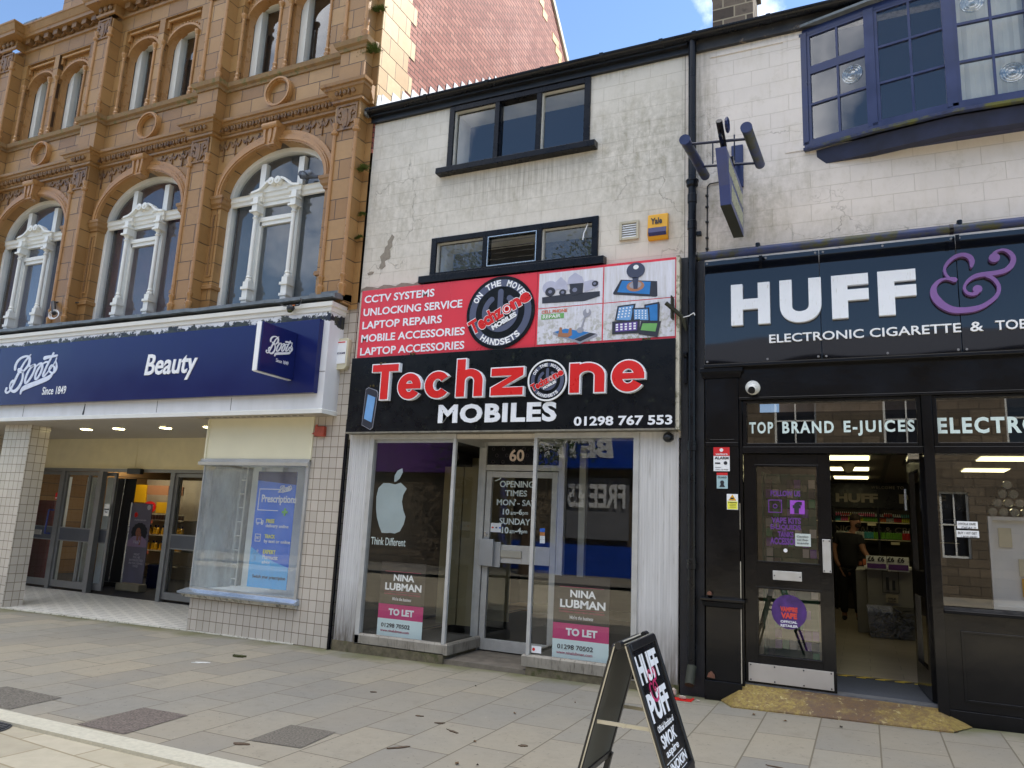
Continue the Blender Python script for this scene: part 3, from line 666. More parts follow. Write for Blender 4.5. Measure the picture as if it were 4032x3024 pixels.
# ferns growing out of the corner joints
def fern(x, y, z, r, n, seed, lb):
    rn = random.Random(seed); m = MB()
    for i in range(n):
        a = rn.uniform(0, 6.28); e = rn.uniform(-.4, 1.2); d = Vector((math.cos(a)*math.cos(e), -abs(math.sin(a)*math.cos(e))*.8-.1, math.sin(e)*.7)); p = Vector((x, y, z)); L = r*rn.uniform(.5, 1.1)
        for k in range(5):
            c = p+d*L*(k+1)/5+Vector((0, 0, -.25*L*((k+1)/5)**2)); s = .02*(1-.12*k)
            w = d.cross(Vector((0, 0, 1))).normalized()*s
            for sg in (-1, 1): m.face([c, c+w*sg*1.4+d*.006, c+w*sg*1.1+d*.022])
            if k: m.face([pc, pc+Vector((0, 0, .003)), c])
            pc = c
    obj('fern', m, pm('fern_green', rgb(72, 88, 34), .7, var=.3, vs=20), label=lb, cat='plant', group='ferns growing on the terracotta corner')
fern(-5.9, -.1, 6.12, .14, 60, 1, 'dark tuft of fern on the corner pier level with the arch head')
fern(-5.93, -.1, 7.88, .2, 80, 2, 'largest green fern hanging under the sill ledge at the building corner')
fern(-5.9, -.06, 8.55, .13, 50, 3, 'fern tuft on the corner pier above the sill ledge, lower of two')
fern(-5.9, -.06, 8.85, .14, 50, 4, 'fern tuft at the top right corner of the terracotta pier')
fern(-5.9, -.06, 5.5, .06, 24, 5, 'tiny weed in a joint of the corner pier, level with the window columns')
fern(-5.9, -.06, 5.18, .06, 24, 6, 'tiny lower weed in a joint of the terracotta corner pier')
# pigeon on the transom
pg = MB(); px, py, pz = -6.98, .0, 6.24
pg.ball((px, py, pz+.03), .075, 1.5, .75, .75, 14).ball((px-.11, py, pz+.075), .042, 1, .9, 1.05, 12).cyl((px-.07, py, pz+.03), (px-.11, py, pz+.08), .05, .036, 12).cyl((px+.07, py, pz+.02), (px+.21, py, pz-.03), .045, .02, 10)
pg.cyl((px-.145, py, pz+.075), (px-.17, py, pz+.067), .01, .002, 8).cyl((px-.01, py-.02, pz-.02), (px-.01, py-.02, pz-.062), .006, n=6).cyl((px+.02, py+.02, pz-.02), (px+.02, py+.02, pz-.062), .006, n=6)
PG = thing('pigeon', 'grey pigeon perched on the white window pediment', 'bird', (px, py, pz-.06))
obj('body', pg, pm('pigeon_grey', rgb(74, 80, 92), .7, var=.25, vs=30), PG, smooth=True)
w2 = MB().ball((px+.03, py-.045, pz+.045), .06, 1.6, .35, .7, 12); obj('wing', w2, pm('pigeon_wing', rgb(112, 120, 132), .7, var=.3, vs=40), PG, smooth=True)
obj('wing_bar', MB().ribbon([(px-.02, pz+.07, .012), (px+.03, pz+.04, .014), (px+.06, pz+.0, .012)], py-.072, py-.06), INK, PG)
# ============================================================ chemist shopfront (parts of the terracotta building)
TILE = brickm('cream_wall_tiles', [rgb(186, 178, 166), rgb(192, 184, 172), rgb(198, 190, 178)], rgb(116, 104, 90), .115, .135, .004, rough=.18, off=0, bs=.3, grain=.08, smooth=.05, dirt=rgb(150, 142, 122), dt=.66, ds=2, loc=(.02, -.02, 0), spec=.5)
TILEX = brickm('cream_wall_tiles_side', [rgb(186, 178, 166), rgb(192, 184, 172), rgb(198, 190, 178)], rgb(116, 104, 90), .115, .135, .004, rough=.18, off=0, bs=.3, grain=.08, rot=(0, R(90), R(90)), loc=(.02, -.02, 0), smooth=.05)
obj('tiled_pier', MB().box(-6.41, -5.872, -.012, .3, -.1, 4.3), TILE, TB)
obj('tiled_stall_riser', MB().box(-8.235, -6.41, -.002, .14, -.12, .46), TILE, TB)
obj('tiled_riser_end', MB().box(-8.238, -8.236, -.0, 1.86, -.12, .46), TILEX, TB)
c = MB().box(-12.9, -12.22, 0, .32, -.12, 2.8)
obj('tiled_column', c, TILE, TB)
obj('tiled_column_side', MB().box(-12.219, -12.214, .0, .32, -.12, 2.8), TILEX, TB)
obj('tiled_side_wall', MB().box(-15.4, -15.02, .4, 2.1, -.12, 2.8), TILEX, TB)
obj('tiled_end_pier', MB().box(-17.2, -16.4, 0, .4, -.3, 4.2), TILE, TB)
obj('trim', MB().box(-5.872, -5.845, -.05, -.012, -.08, 2.75), BLACKP, TB)
# fascia box
fs = MB().box(-17.2, -6.07, -.3, .0, 2.83, 4.18)
def peel_extra():
    t = NT('peeling_white_fascia'); v = t.co(); sx = t.n('SeparateXYZ'); t.l(v, sx.inputs[0]); z = sx.outputs[2]
    n1 = t.noise(t.co(scale=(1, 1, 1)), 3.2, 9, .72); n2 = t.noise(v, 14, 4, .6)
    band = t.ramp(t.math('SUBTRACT', z, 3.0), [(.0, 0.), (.92, 0.), (.99, .32), (1., .32)])
    lo = t.math('SUBTRACT', 1., t.ramp(t.math('MULTIPLY', t.math('ABSOLUTE', t.math('SUBTRACT', z, 4.03)), 7.), [(.0, 0.), (1., 1.)]))
    m = t.math('ADD', t.math('MULTIPLY', lo, .30), n1)
    f = t.ramp(m, [(.70, 0.), (.715, 1.)])
    base = t.ramp(t.noise(t.co(scale=(3, 3, .8)), 2, 6), [(.3, rgb(226, 228, 232)), (.8, rgb(212, 214, 216))])
    c = t.mix(f, base, t.mix(t.ramp(n2, [(.45, 0.), (.55, 1.)]), rgb(24, 28, 46), rgb(58, 62, 50)))
    return t.end(c, .4, nrm=t.bump(f, .4, .003))
PEEL = peel_extra()
obj('fascia_box', fs, PEEL, TB)
obj('fascia_moulding', MB().mould([(-17.2, -.3), (-6.07, -.3), (-6.07, 0)], [(0, 4.12), (.015, 4.12), (.02, 4.17), (.045, 4.18), (.05, 4.235), (0, 4.25)]), WHITEP, TB)
obj('fascia_bottom_trim', MB().mould([(-17.2, -.3), (-6.07, -.3), (-6.07, 0)], [(0, 2.80), (.012, 2.80), (.012, 2.85), (0, 2.86)]), WHITEP, TB)
gp = MB()
for x in (-7.6, -9.0, -10.55, -12.0, -13.4): gp.box(x-.003, x+.003, -.3025, -.299, 2.87, 3.04)
gp.prism([(-10.58, 2.87), (-10.54, 2.87), (-10.535, 3.03), (-10.545, 3.03)], -.304, -.3)
gp.box(-6.2, -6.075, -.3025, -.299, 3.33, 3.336)
obj('panel_joint', gp, INK, TB)
cv = MB(); rn = random.Random(4); n = 60; x0, x1 = -17.2, -5.99
tp, bt = [], []
for i in range(n+1):
    x = x0+(x1-x0)*i/n; tp.append((x, 4.335+rn.uniform(-.006, .006)))
cv.prism([(x, z-.045+rn.uniform(-.004, .004)) for x, z in tp[::-1]]+tp, -.37, .03)
cv.box(-6.5, -5.99, -.24, .03, 4.34, 4.41).prism([(-.38, 4.27), (.0, 4.3), (.0, 4.4), (-.38, 4.33)], 0, .02, lambda u, v, d: (-5.99+d, u, v))
for (a, b) in PX[1:4]: cv.box(a-.05, b+.08, -.3, -.05, 4.335, 4.37)
obj('lead_cover', cv, LEAD, TB)
obj('soffit', MB().box(-17.1, -8.26, -.28, 2.0, 2.785, 2.80).box(-8.26, -6.08, -.28, .0, 2.80, 2.825), SOFFIT, TB)
sl2 = MB()
for k in range(16): sl2.box(-8.2+.11*k, -8.14+.11*k, -.16, -.13, 2.796, 2.7999)
obj('soffit_vent_slots', sl2, INK, TB)
obj('header_panel', MB().box(-15.02, -10.0, 1.84, 1.9, 2.24, 2.785).box(-12.0, -11.985, 1.833, 1.84, 2.26, 2.785).box(-15.02, -8.2, 1.82, 1.86, 2.225, 2.245), CREAM, TB)
obj('window_header', MB().box(-8.26, -6.41, -.02, .04, 2.24, 2.8).box(-8.27, -8.24, -.035, .05, 2.24, 2.8).box(-6.44, -6.40, -.03, .05, 2.24, 2.8), pm('cream_panel', rgb(226, 220, 190), .5, var=.03), TB)
obj('side_window_header', MB().box(-8.262, -8.23, .05, 1.86, 2.24, 2.8), CREAM, TB)
# display window
W = MB().mould([(-8.28, 1.7), (-8.28, -.04), (-6.4, -.04)][::1], [(0, 2.155), (.035, 2.16), (.04, 2.2), (.015, 2.22), (.015, 2.245), (0, 2.25)])
W.box(-6.45, -6.41, -.04, .05, .5, 2.16).box(-8.24, -6.45, -.03, .04, .5, .53).box(-8.26, -8.245, -.02, .0, .5, 2.16)
W.box(-8.25, -8.2, 1.78, 1.84, .5, 2.24)
dw = obj('display_window', W, pm('window_metal', rgb(186, 188, 188), .35, .6), TB)
sill = MB().mould([(-8.28, 1.7), (-8.28, -.0), (-6.38, -.0)], [(0, .44), (.1, .445), (.11, .47), (.02, .515), (0, .52)])
obj('sill', sill, pm('polished_sill', rgb(190, 204, 222), .18, .7), dw)
obj('sill_underside', MB().mould([(-8.28, 1.7), (-8.28, -.0), (-6.4, -.0)], [(0, .4), (.05, .4), (.07, .445), (0, .445)]), pm('flaking_sill_paint', rgb(206, 202, 190), .7, var=.2, vs=20, bump=1., bs=40, dirt=rgb(60, 58, 52), ds=16, dt=.5), dw)
g = MB().face([(-8.245, -.01, .5), (-6.43, -.01, .5), (-6.43, -.01, 2.17), (-8.245, -.01, 2.17)])
obj('pane', g, glassm('display_glass_sky_film', film=.16, filmc=rgb(236, 244, 250), boost=1.2, wob=.03), dw)  # pale film paints the sky's reflection over the pane
obj('side_pane', MB().face([(-8.25, 0, .5), (-8.25, 1.8, .5), (-8.25, 1.8, 2.17), (-8.25, 0, 2.17)]), glassm('blanked_side_glass', film=.85, filmc=rgb(222, 232, 234)), dw)
iv = MB().box(-8.24, -6.42, .0, 1.8, .46, .5).box(-6.43, -6.41, .05, 1.8, .5, 2.3).box(-8.24, -6.41, .04, 1.8, 2.2, 2.23)
iv.box(-8.2, -6.42, .86, .88, .5, 2.2)
obj('display_lining', iv, pm('display_white', rgb(238, 242, 242), .7, var=.06), dw)
iv = MB()
for x in (-8.02, -7.62, -6.62): iv.box(x-.09, x+.07, .76, .84, .5, 2.2)
obj('display_post', iv, pm('display_post', rgb(228, 234, 230), .6), dw)
iv = MB().frame(-8.28, -8.16, .5, 2.2, .7, .72, .012)
for k in range(8): iv.box(-8.26, -8.17, .7, .72, .6+.2*k, .615+.2*k)
obj('ladder_rack', iv, WHITEP, dw)
# blue prescription banner hanging in the window
BN = thing('window_banner', 'blue prescription banner hanging inside the chemist display window', 'banner', (-7.126, .2, .55))
bx0, bx1, bz0, bz1 = -7.46, -6.79, .58, 2.10
BLU = pm('banner_blue', rgb(20, 104, 214), .5, var=.05); BLL = pm('banner_light_blue', rgb(84, 180, 240), .5, var=.04)
obj('sheet', MB().box(bx0, bx1, .2, .205, bz0, bz1), BLU, BN)
obj('swoosh', MB().prism([(bx0, bz0), (bx1, bz0), (bx1, .86), (-7.030, .92), (-7.270, 1.0), (bx0, 1.1)], .196, .199), BLL, BN)
obj('swoosh_dark', MB().prism([(bx0, 1.98), (bx1, 1.93), (bx1, bz1), (bx0, bz1)], .196, .199), NAVY, BN)
txt('lettering', 'Prescriptions', (-7.357, -6.760, 1.66, 1.79), .198, WHITEL, BN, bold=.02)
obj('outline', MB().box(-7.415, -7.030, .196, .199, 1.86, 1.87).box(-7.415, -7.405, .196, .199, 1.58, 1.86).box(-7.405, -7.059, .196, .199, 1.58, 1.59), WHITEL, BN)
GRC = pm('green_cross', rgb(70, 170, 40), .5)
obj('cross', MB().box(-6.953, -6.924, .194, .199, 1.52, 1.62).box(-6.986, -6.890, .193, .199, 1.555, 1.585), GRC, BN)
LY = pm('print_yellow', rgb(240, 236, 80), .5)
for (h, l1, l2, z) in (('FREE', 'delivery online', None, 1.42), ('TRACK', 'by text or online', None, 1.22), ('EXPERT', 'Pharmacist', 'advice', 1.02)):
    txt('lettering', h, (-7.241, -7.241+.036*len(h), z, z+.05), .198, LY, BN, bold=.02)
    txt('lettering', l1, (-7.241, -7.241+.026*len(l1), z-.07, z-.015), .198, WHITEL, BN, bold=.01)
    if l2: txt('lettering', l2, (-7.241, -7.107, z-.13, z-.085), .198, WHITEL, BN, bold=.01)
    m = MB()
    if h == 'FREE': m.frame(-7.415, -7.319, z-.01, z+.05, .196, .199, .008).frame(-7.319, -7.290, z-.01, z+.03, .196, .199, .008).band(-7.386, z-.015, .008, .008, .016, .016, .195, .199, 0, 6.28, 10).band(-7.309, z-.015, .008, .008, .016, .016, .195, .199, 0, 6.28, 10)
    elif h == 'TRACK': m.frame(-7.405, -7.309, z-.05, z+.05, .196, .199, .008); tmesh(m, '24/7', (-7.391, -7.323, z-.02, z+.02), .195, .199)
    else:
        for (x, zz, r) in ((-7.396, z+.02, .018), (-7.338, z+.03, .015), (-7.367, z-.05, .016)): m.band(x, zz, r-.005, r-.005, r, r, .196, .199, 0, 6.28, 12).band(x, zz-.05, .02, .02, .027, .027, .196, .199, 0, 3.14, 10)
    obj('icon', m, WHITEL, BN)
txt('lettering', 'Switch your prescription', (-7.376, -6.818, .69, .745), .195, INK, BN, bold=.01)
LOGO = [  # strokes of the handwritten shop name, traced on the sign
 [(480,660,80),(490,560,85),(560,420,80),(680,310,60),(830,262,50),(920,300,70),(930,400,90),(900,520,90),(830,620,70),(740,720,50),(680,760,40),(590,740,45),(575,670,40),(620,650,30),(700,720,50),(720,850,65),(690,1020,75),(620,1180,90),(520,1310,90),(420,1350,70),(330,1290,50),(315,1180,45),(350,1080,60),(410,1030,70)],
 [(970,210,30),(880,310,50),(760,470,60),(620,720,75),(500,960,85),(400,1170,70),(320,1330,55),(230,1395,50),(180,1350,55),(210,1270,75)],
 [(930,570,40),(1000,560,50),(1085,525,50),(1105,590,70),(1060,740,70),(960,930,75),(850,1070,60),(790,1080,60),(800,960,70),(870,780,75),(960,630,60),(1080,530,45)],
 [(1130,580,40),(1240,490,45),(1315,500,60),(1320,630,75),(1260,800,70),(1170,940,60),(1105,960,60),(1115,840,70),(1180,690,70),(1290,520,60)],
 [(1340,500,40),(1440,440,45),(1510,450,50)],
 [(1675,170,65),(1600,320,60),(1480,540,70),(1380,760,75),(1350,860,70),(1400,865,50),(1520,720,40),(1640,570,30),(1740,400,35),(1770,320,40)],
 [(1740,400,30),(1770,520,50),(1760,640,80),(1700,740,80),(1640,780,50),(1560,740,45),(1540,640,45),(1620,540,40),(1690,590,50),(1695,700,55)],
 [(1400,318,95),(1500,290,80),(1790,238,48)],
 [(650,1420,50),(690,1310,100),(800,1230,125),(1100,1110,120),(1350,1010,120),(1540,920,110),(1630,820,70),(1660,780,40)]]
def trace(strokes, ox, oy, s, Y):
    o = []
    for st in strokes:
        q = []
        for (x, y, w) in st:
            p = at(ox+x*s, oy+y*s, Y); p2 = at(ox+(x+w*.7)*s, oy+(y+w*.7)*s, Y); p3 = at(ox+(x+w*.7)*s, oy+(y-w*.7)*s, Y); q.append((p.x, p.z, .5*((p2.x-p.x)**2+(p2.z-p.z)**2)**.5+.5*((p3.x-p.x)**2+(p3.z-p.z)**2)**.5))
        o.append(q)
    return o
LG = trace(LOGO, 0, 1370, .12658, -.38)
us = [p[0] for st in LG for p in st]; vs_ = [p[1] for st in LG for p in st]; LB = (min(us), max(us), min(vs_), max(vs_))
def logo(mb, u0, u1, v0, v1, d0, d1, fr=None):
    sx = (u1-u0)/(LB[1]-LB[0]); sz = (v1-v0)/(LB[3]-LB[2])
    for i, st in enumerate(LG): mb.ribbon([(u0+(p[0]-LB[0])*sx, v0+(p[1]-LB[2])*sz, p[2]*(sx+sz)/2) for p in st], d0+.0003*i, d1, fr, 5)
    return mb
m = MB(); logo(m, -7.08, -6.86, 1.82, 1.92, .19, .199); obj('logo', m, WHITEL, BN)
# main sign
SG = thing('chemist_sign', 'long navy blue chemist sign on the white fascia', 'sign', (-9.4, -.34, 3.05))
obj('panel', MB().box(-12.74, -6.17, -.38, -.302, 3.05, 4.0), NAVY, SG, bevel=.004)
obj('panel_end', MB().box(-15.6, -12.745, -.38, -.302, 3.05, 4.0).box(-6.3, -6.165, -.384, -.302, 3.052, 3.998), NAVY, SG)
m = MB()
for i, st in enumerate(LG): m.ribbon(st, -.386-.0003*i, -.379)
obj('logo', m, pm('logo_satin', rgb(214, 220, 236), .3, var=.08, vs=6), SG)
m = MB(); a = at(228*.6781, 1100+660*.6781, -.38); b = at(372*.6781, 1100+625*.6781, -.38)
txt('lettering', 'Since 1849', (-11.48, -10.92, 3.185, 3.31), -.381, WHITEL, SG, bold=.012)
txt('lettering', 'Beauty', (-9.24, -8.22, 3.30, 3.70), -.381, WHITEL, SG, bold=.018, shear=.12, depth=.012)
# projecting sign
PS = thing('projecting_sign', 'small square blue chemist sign sticking out at a right angle from the fascia', 'hanging sign', (-6.55, -.38, 3.22))
obj('box', MB().box(-6.60, -6.505, -.99, -.386, 3.22, 3.83), NAVY, PS, bevel=.004)
obj('white_edge', MB().box(-6.598, -6.53, -1.0, -.99, 3.22, 3.83).box(-6.59, -6.53, -.985, -.39, 3.212, 3.22), WHITEL, PS)
fx = lambda u, v, d: (-6.505+d, u, v)
m = MB(); logo(m, -.9, -.46, 3.45, 3.7, .006, .0, fx); obj('logo', m, WHITEL, PS)
obj('lettering', tmesh(MB(), 'Since 1849', (-.72, -.5, 3.385, 3.43), .003, 0, .0, fr=fx), WHITEL, PS)
# aluminium doors in the recess
Yd = 1.9; FR = MB()
def post(x, w=.09, z0=-.04, z1=2.18): FR.box(x-w/2, x+w/2, Yd-.05, Yd+.05, z0, z1)
for x in (-14.97, -13.98, -12.9, -11.02, -9.0): post(x, .1)
FR.box(-15.02, -8.26, Yd-.055, Yd+.055, 2.17, 2.24)
df = obj('door_frame', FR, ALUD, TB)
def leaf(x0, x1, y, nm='door', st=.06):
    L = MB().frame(x0, x1, .02, 2.16, y-.02, y+.02, st, .12, .06); L.box(x0+st, x1-st, y-.022, y+.022, 1.095, 1.115).box(x0+st, x1-st, y-.022, y+.022, .86, .88)
    d = obj(nm, L, ALUD, df); obj('midrail', MB().box(x0+st, x1-st, y-.018, y+.018, .88, 1.095), pm('slate_rail', rgb(72, 76, 86), .4), d)
    obj('pane', MB().face([(x0+st, y, .1), (x1-st, y, .1), (x1-st, y, 2.1), (x0+st, y, 2.1)]), SHOPG, d); return d
d1 = leaf(-14.92, -14.04, Yd); leaf(-13.93, -12.96, Yd, 'side_panel'); leaf(-13.4, -12.62, Yd+.09, 'sliding_door'); leaf(-10.97, -9.05, Yd, 'side_panel'); leaf(-11.0, -10.2, Yd+.09, 'sliding_door')
obj('handle', MB().tube([(-14.1, Yd-.04, 1.42), (-14.1, Yd-.14, 1.42), (-14.12, Yd-.14, .98), (-14.12, Yd-.04, .98)], .016), pm('blue_handle', rgb(44, 60, 130), .3), d1)
obj('letter_plate', MB().box(-14.72, -14.38, Yd-.035, Yd-.02, .94, 1.04), CHROME, d1, bevel=.008)
obj('door_sensor', MB().box(-12.1, -11.75, Yd-.14, Yd-.055, 2.13, 2.23), pm('black_plastic', rgb(26, 27, 29), .4), df, bevel=.01)
nt_ = thing('door_notice', 'small white notice stuck on the sliding door edge', 'sticker', (-12.72, 1.86, 1.4))
obj('paper', MB().box(-12.78, -12.64, 1.93, 1.934, 1.36, 1.58), WHITEL, nt_); obj('lettering', tmesh(tmesh(MB(), 'Automatic', (-12.775, -12.645, 1.47, 1.50), 1.927, 1.93, .01), 'door', (-12.745, -12.675, 1.42, 1.45), 1.927, 1.93, .01), INK, nt_)
rs = thing('door_sticker', 'small red sticker on the left chemist door', 'sticker', (-14.12, 1.87, 1.6)); obj('paper', MB().box(-14.18, -14.1, Yd-.006, Yd-.002, 1.62, 1.75), RED2, rs); obj('lettering', MB().box(-14.165, -14.12, Yd-.009, Yd-.006, 1.64, 1.66), WHITEL, rs)
# mosaic floor
def mosaic():
    t = NT('mosaic_floor'); v = t.co()
    b = t.n('TexBrick'); t.l(t.co(rot=(0, 0, R(-3))), b.inputs['Vector']); b.offset = .5; b.inputs['Scale'].default_value = 1; b.inputs['Brick Width'].default_value = .36; b.inputs['Row Height'].default_value = .115; b.inputs['Mortar Size'].default_value = .0505; b.inputs['Mortar Smooth'].default_value = .0
    s = t.math('SUBTRACT', 1., b.outputs[1])
    c = t.mix(s, t.ramp(t.noise(v, 70, 2), [(.3, rgb(206, 203, 196)), (.7, rgb(226, 223, 214))]), rgb(48, 48, 52))
    return t.end(c, .45)
MOS = mosaic()
obj('entrance_floor', grid(-15.1, -8.23, .0, 1.88, 20, 3, lambda x, y: G(x)*(1-y/1.9)-.03*y/1.9+.006), MOS, TB)
obj('entrance_kerb', MB().add([(x, y, G(x)+z) for x in (-17, -12.2, -10, -8.2, -6.4) for (y, z) in ((-.03, 0), (-.03, .012), (.02, .014))], [(i*3+j, i*3+3+j, i*3+4+j, i*3+1+j) for i in range(4) for j in range(2)]), pm('white_mortar', rgb(206, 202, 190), .9, dirt=rgb(110, 104, 88), ds=20, dt=.5), TB)
# shop interior
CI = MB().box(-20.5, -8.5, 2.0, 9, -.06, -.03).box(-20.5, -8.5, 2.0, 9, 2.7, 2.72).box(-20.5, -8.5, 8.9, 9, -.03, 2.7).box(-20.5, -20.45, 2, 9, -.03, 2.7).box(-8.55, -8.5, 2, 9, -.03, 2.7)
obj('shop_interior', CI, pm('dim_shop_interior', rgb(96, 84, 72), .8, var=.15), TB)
obj('shop_floor', MB().box(-20, -8.6, 1.92, 8.8, -.029, -.02), pm('dark_entrance_mat', rgb(44, 42, 44), .9), TB)
obj('shop_display_wall', MB().box(-15.9, -14.85, 2.35, 2.4, 0, 1.6), pm('maroon_panel', rgb(120, 46, 52), .6), TB)
iv = MB()
for x in (-15.0, -14.2, -13.6): iv.box(x-.1, x+.08, 2.6, 2.7, 0, 2.1)
obj('white_post', iv, pm('display_post', rgb(228, 234, 230), .6), TB)
CP0 = thing('chemist_fill_light', 'unseen ceiling panel added to brighten the yellow stocked shelves inside the chemist', 'ceiling light', (-14.3, 4, 2.65), 'unseen ceiling panels added inside the chemist')
obj('panel', MB().box(-14.9, -13.7, 3.6, 4.2, 2.66, 2.68), emitm('chemist_fill_glow', (1, .93, .78, 1), 4.), CP0)  # glowing panels added out of view to brighten the chemist's interior
CP1 = thing('chemist_fill_light', 'unseen ceiling panel added farther left inside the chemist, behind the closed doors', 'ceiling light', (-17, 5, 2.65), 'unseen ceiling panels added inside the chemist'); obj('panel', MB().box(-17.6, -16.4, 4.8, 5.4, 2.66, 2.68), MATS['chemist_fill_glow'], CP1)
DL = None
LEMIT = emitm('downlight_glow', (1, .86, .45, 1), 9)
for i, x in enumerate((-12.79, -11.69, -10.9, -9.83, -8.9)):
    if i == 0:
        DL = thing('downlight', 'round yellow downlight in the chemist canopy, far left of the row of five', 'ceiling light', (0, 0, 0), 'downlights in the entrance canopy')
        obj('trim_ring', MB().lathe([(.085, -.004), (.11, -.006), (.11, 0), (.085, 0)], (0, 0, 0)), WHITEP, DL, local=True); obj('lens', MB().lathe([(.084, -.012), (.084, -.0065)], (0, 0, 0)), LEMIT, DL, local=True); DL.location = (x, .58, 2.784)
    else: copy_tree(DL, (x, .58, 2.784), label='round yellow downlight in the chemist canopy, %s of the five from the left' % ['second', 'third', 'fourth', 'rightmost'][i-1])
# camera dome
t0 = thing('dome_camera', 'white dome camera under the chemist canopy beside the tiled column', 'security camera', (-14.2, 1.45, 2.78))
obj('housing', MB().lathe([(.02, .0), (.1, 0), (.1, -.06), (.085, -.1)], (-14.2, 1.45, 2.784)), WHITEP, t0, smooth=True); obj('dome', MB().ball((-14.2, 1.45, 2.69), .075), pm('dark_dome', rgb(20, 20, 22), .1), t0, smooth=True)
# roll-up display stands just inside
RS = thing('display_stand', 'tall charcoal back of a roll-up stand inside the chemist door', 'banner stand', (-13.7, 3, -.02))
obj('panel', MB().box(-14.05, -13.38, 3.0, 3.015, .06, 2.11), pm('charcoal_cloth', rgb(52, 53, 58), .8), RS); obj('pole', MB().cyl((-13.74, 2.97, .05), (-13.66, 2.97, 2.12), .008), CHROME, RS); obj('base', MB().box(-14.07, -13.36, 2.93, 3.08, -.02, .06), pm('black_plastic', rgb(26, 27, 29), .4), RS)
R2 = thing('advert_stand', 'shorter lilac grey roll-up advert stand with a woman\'s portrait in the chemist doorway', 'banner stand', (-12.65, 2.62, -.02))
x0, x1, y = -12.92, -12.36, 2.62
obj('panel', MB().box(x0, x1, y, y+.012, .13, 1.62), pm('lilac_grey_print', rgb(112, 108, 126), .5), R2); obj('side_rail', MB().cyl((x0-.01, y, .08), (x0-.01, y, 1.63), .02), CHROME, R2); obj('base', MB().box(x0-.04, x1+.03, y-.1, y+.1, -.02, .12), pm('cream_base', rgb(150, 140, 116), .7), R2, bevel=.02)
cx = (x0+x1)/2; m = MB().disc(cx+.02, 1.08, .19, y-.002, y, n=20, rv=.17)
for k in range(14): a = k*.45; m.disc(cx+.02+.17*math.cos(a), 1.07+.14*math.sin(a), .05, y-.003-.0002*k, y, n=8)
obj('portrait_hair', m, INK, R2)
obj('portrait_blouse', MB().prism([(cx-.26, .8), (cx+.26, .8), (cx+.26, .92), (cx+.12, 1.0), (cx-.12, 1.0), (cx-.26, .9)], y-.007, y-.0065), pm('lilac_cloth', rgb(150, 128, 160), .6), R2)
SK = pm('portrait_skin', rgb(150, 98, 76), .6)
obj('portrait_face', MB().disc(cx, 1.07, .07, y-.009, y-.0085, n=16, rv=.09).prism([(cx-.03, .92), (cx+.03, .92), (cx+.03, 1.0), (cx-.03, 1.0)], y-.0083, y-.008).prism([(cx+.05, .84), (cx+.1, .84), (cx+.09, 1.05), (cx+.06, 1.06)], y-.0101, y-.01), SK, R2)
m = MB()
for sx in (-1, 1): m.disc(cx+sx*.03, 1.09, .011, y-.0101, y-.01, n=8, rv=.005)
m.disc(cx, 1.02, .02, y-.0102, y-.0101, n=8, rv=.006); obj('portrait_features', m, INK, R2)
m = MB(); tmesh(m, 'No7', (cx-.09, cx+.09, .86, .92), y-.012, y-.011, .0)
for k, s in enumerate(('MIGHT', 'YOU BE', 'INTERESTED', 'IN PAUSING', 'TIME?')): w = .022*len(s); tmesh(m, s, (cx+.02-w+.05, cx+.02+w-.02, .64-.055*k, .68-.055*k), y-.003, y-.002)
tmesh(m, 'PRIME FOREVER', (cx-.15, cx+.17, 1.29, 1.315), y-.003, y-.002); m.disc(cx+.2, 1.55, .05, y-.003, y, n=14)
obj('lettering', m, pm('pale_print', rgb(196, 194, 206), .5), R2)
m = MB().disc(cx-.13, 1.4, .05, y-.003, y, n=14); obj('red_badge', m, RED2, R2)
# shelving with yellow bottles
SH = thing('shop_shelf', 'white chemist shelving seen through the open door', 'shelving', (-14.5, 4.6, 0)); m = MB()
for z in (.28, .60, .94, 1.27): m.box(-15.4, -13.6, 4.5, 4.9, z, z+.025)
m.box(-15.4, -13.6, 4.9, 4.95, 0, 2.2); obj('shelf', m, pm('shelf_cream', rgb(176, 160, 130), .6), SH)
obj('header_card', MB().box(-15.38, -14.85, 4.47, 4.5, 1.66, 2.06), YEL, SH); obj('header_box', MB().box(-14.83, -14.15, 4.47, 4.5, 1.84, 2.05).box(-14.1, -13.7, 4.47, 4.5, 1.84, 2.03), pm('cardboard', rgb(150, 100, 60), .8), SH)
m = MB().disc(-14.6, 1.56, .2, 4.4, 4.41, n=20, rv=.13); obj('offer_card', m, RED2, SH); obj('offer_lettering', tmesh(MB(), 'FREE', (-14.72, -14.48, 1.53, 1.6), 4.395, 4.4, .02), WHITEL, SH)
obj('yellow_card', MB().box(-14.4, -13.95, 4.41, 4.42, 1.44, 1.68), YEL, SH); m = MB()
for z, x in ((1.25, -14.75), (.92, -14.8), (.58, -14.75)): m.box(x, x+.2, 4.48, 4.495, z-.05, z+.02)
obj('price_ticket', m, pm('ticket_orange', rgb(220, 120, 90), .6), SH)
PBt = thing('lotion_bottle', 'yellow lotion bottle with blue cap on the chemist shelf', 'bottle', (0, 0, 0), 'yellow bottles on the chemist shelves')
obj('body', MB().lathe([(.02, 0), (.045, .005), (.045, .13), (.02, .16)], (0, 0, 0), n=10), YEL, PBt, smooth=True, local=True); obj('cap', MB().lathe([(.018, .16), (.018, .2)], (0, 0, 0), n=8), NAVY, PBt, local=True)
PBt.location = (-14.95, 4.58, .966); first = True
for z in (.626, .966):
    for k in range(11):
        if z > .9 and k == 0: continue
        copy_tree(PBt, (-14.95+.125*k, 4.58+.03*(k % 2), z))
JR = thing('cosmetic_jar', 'dark small jar with pale lid on the top chemist shelf', 'jar', (-14.9, 4.58, 1.296), 'small jars on the top chemist shelf')
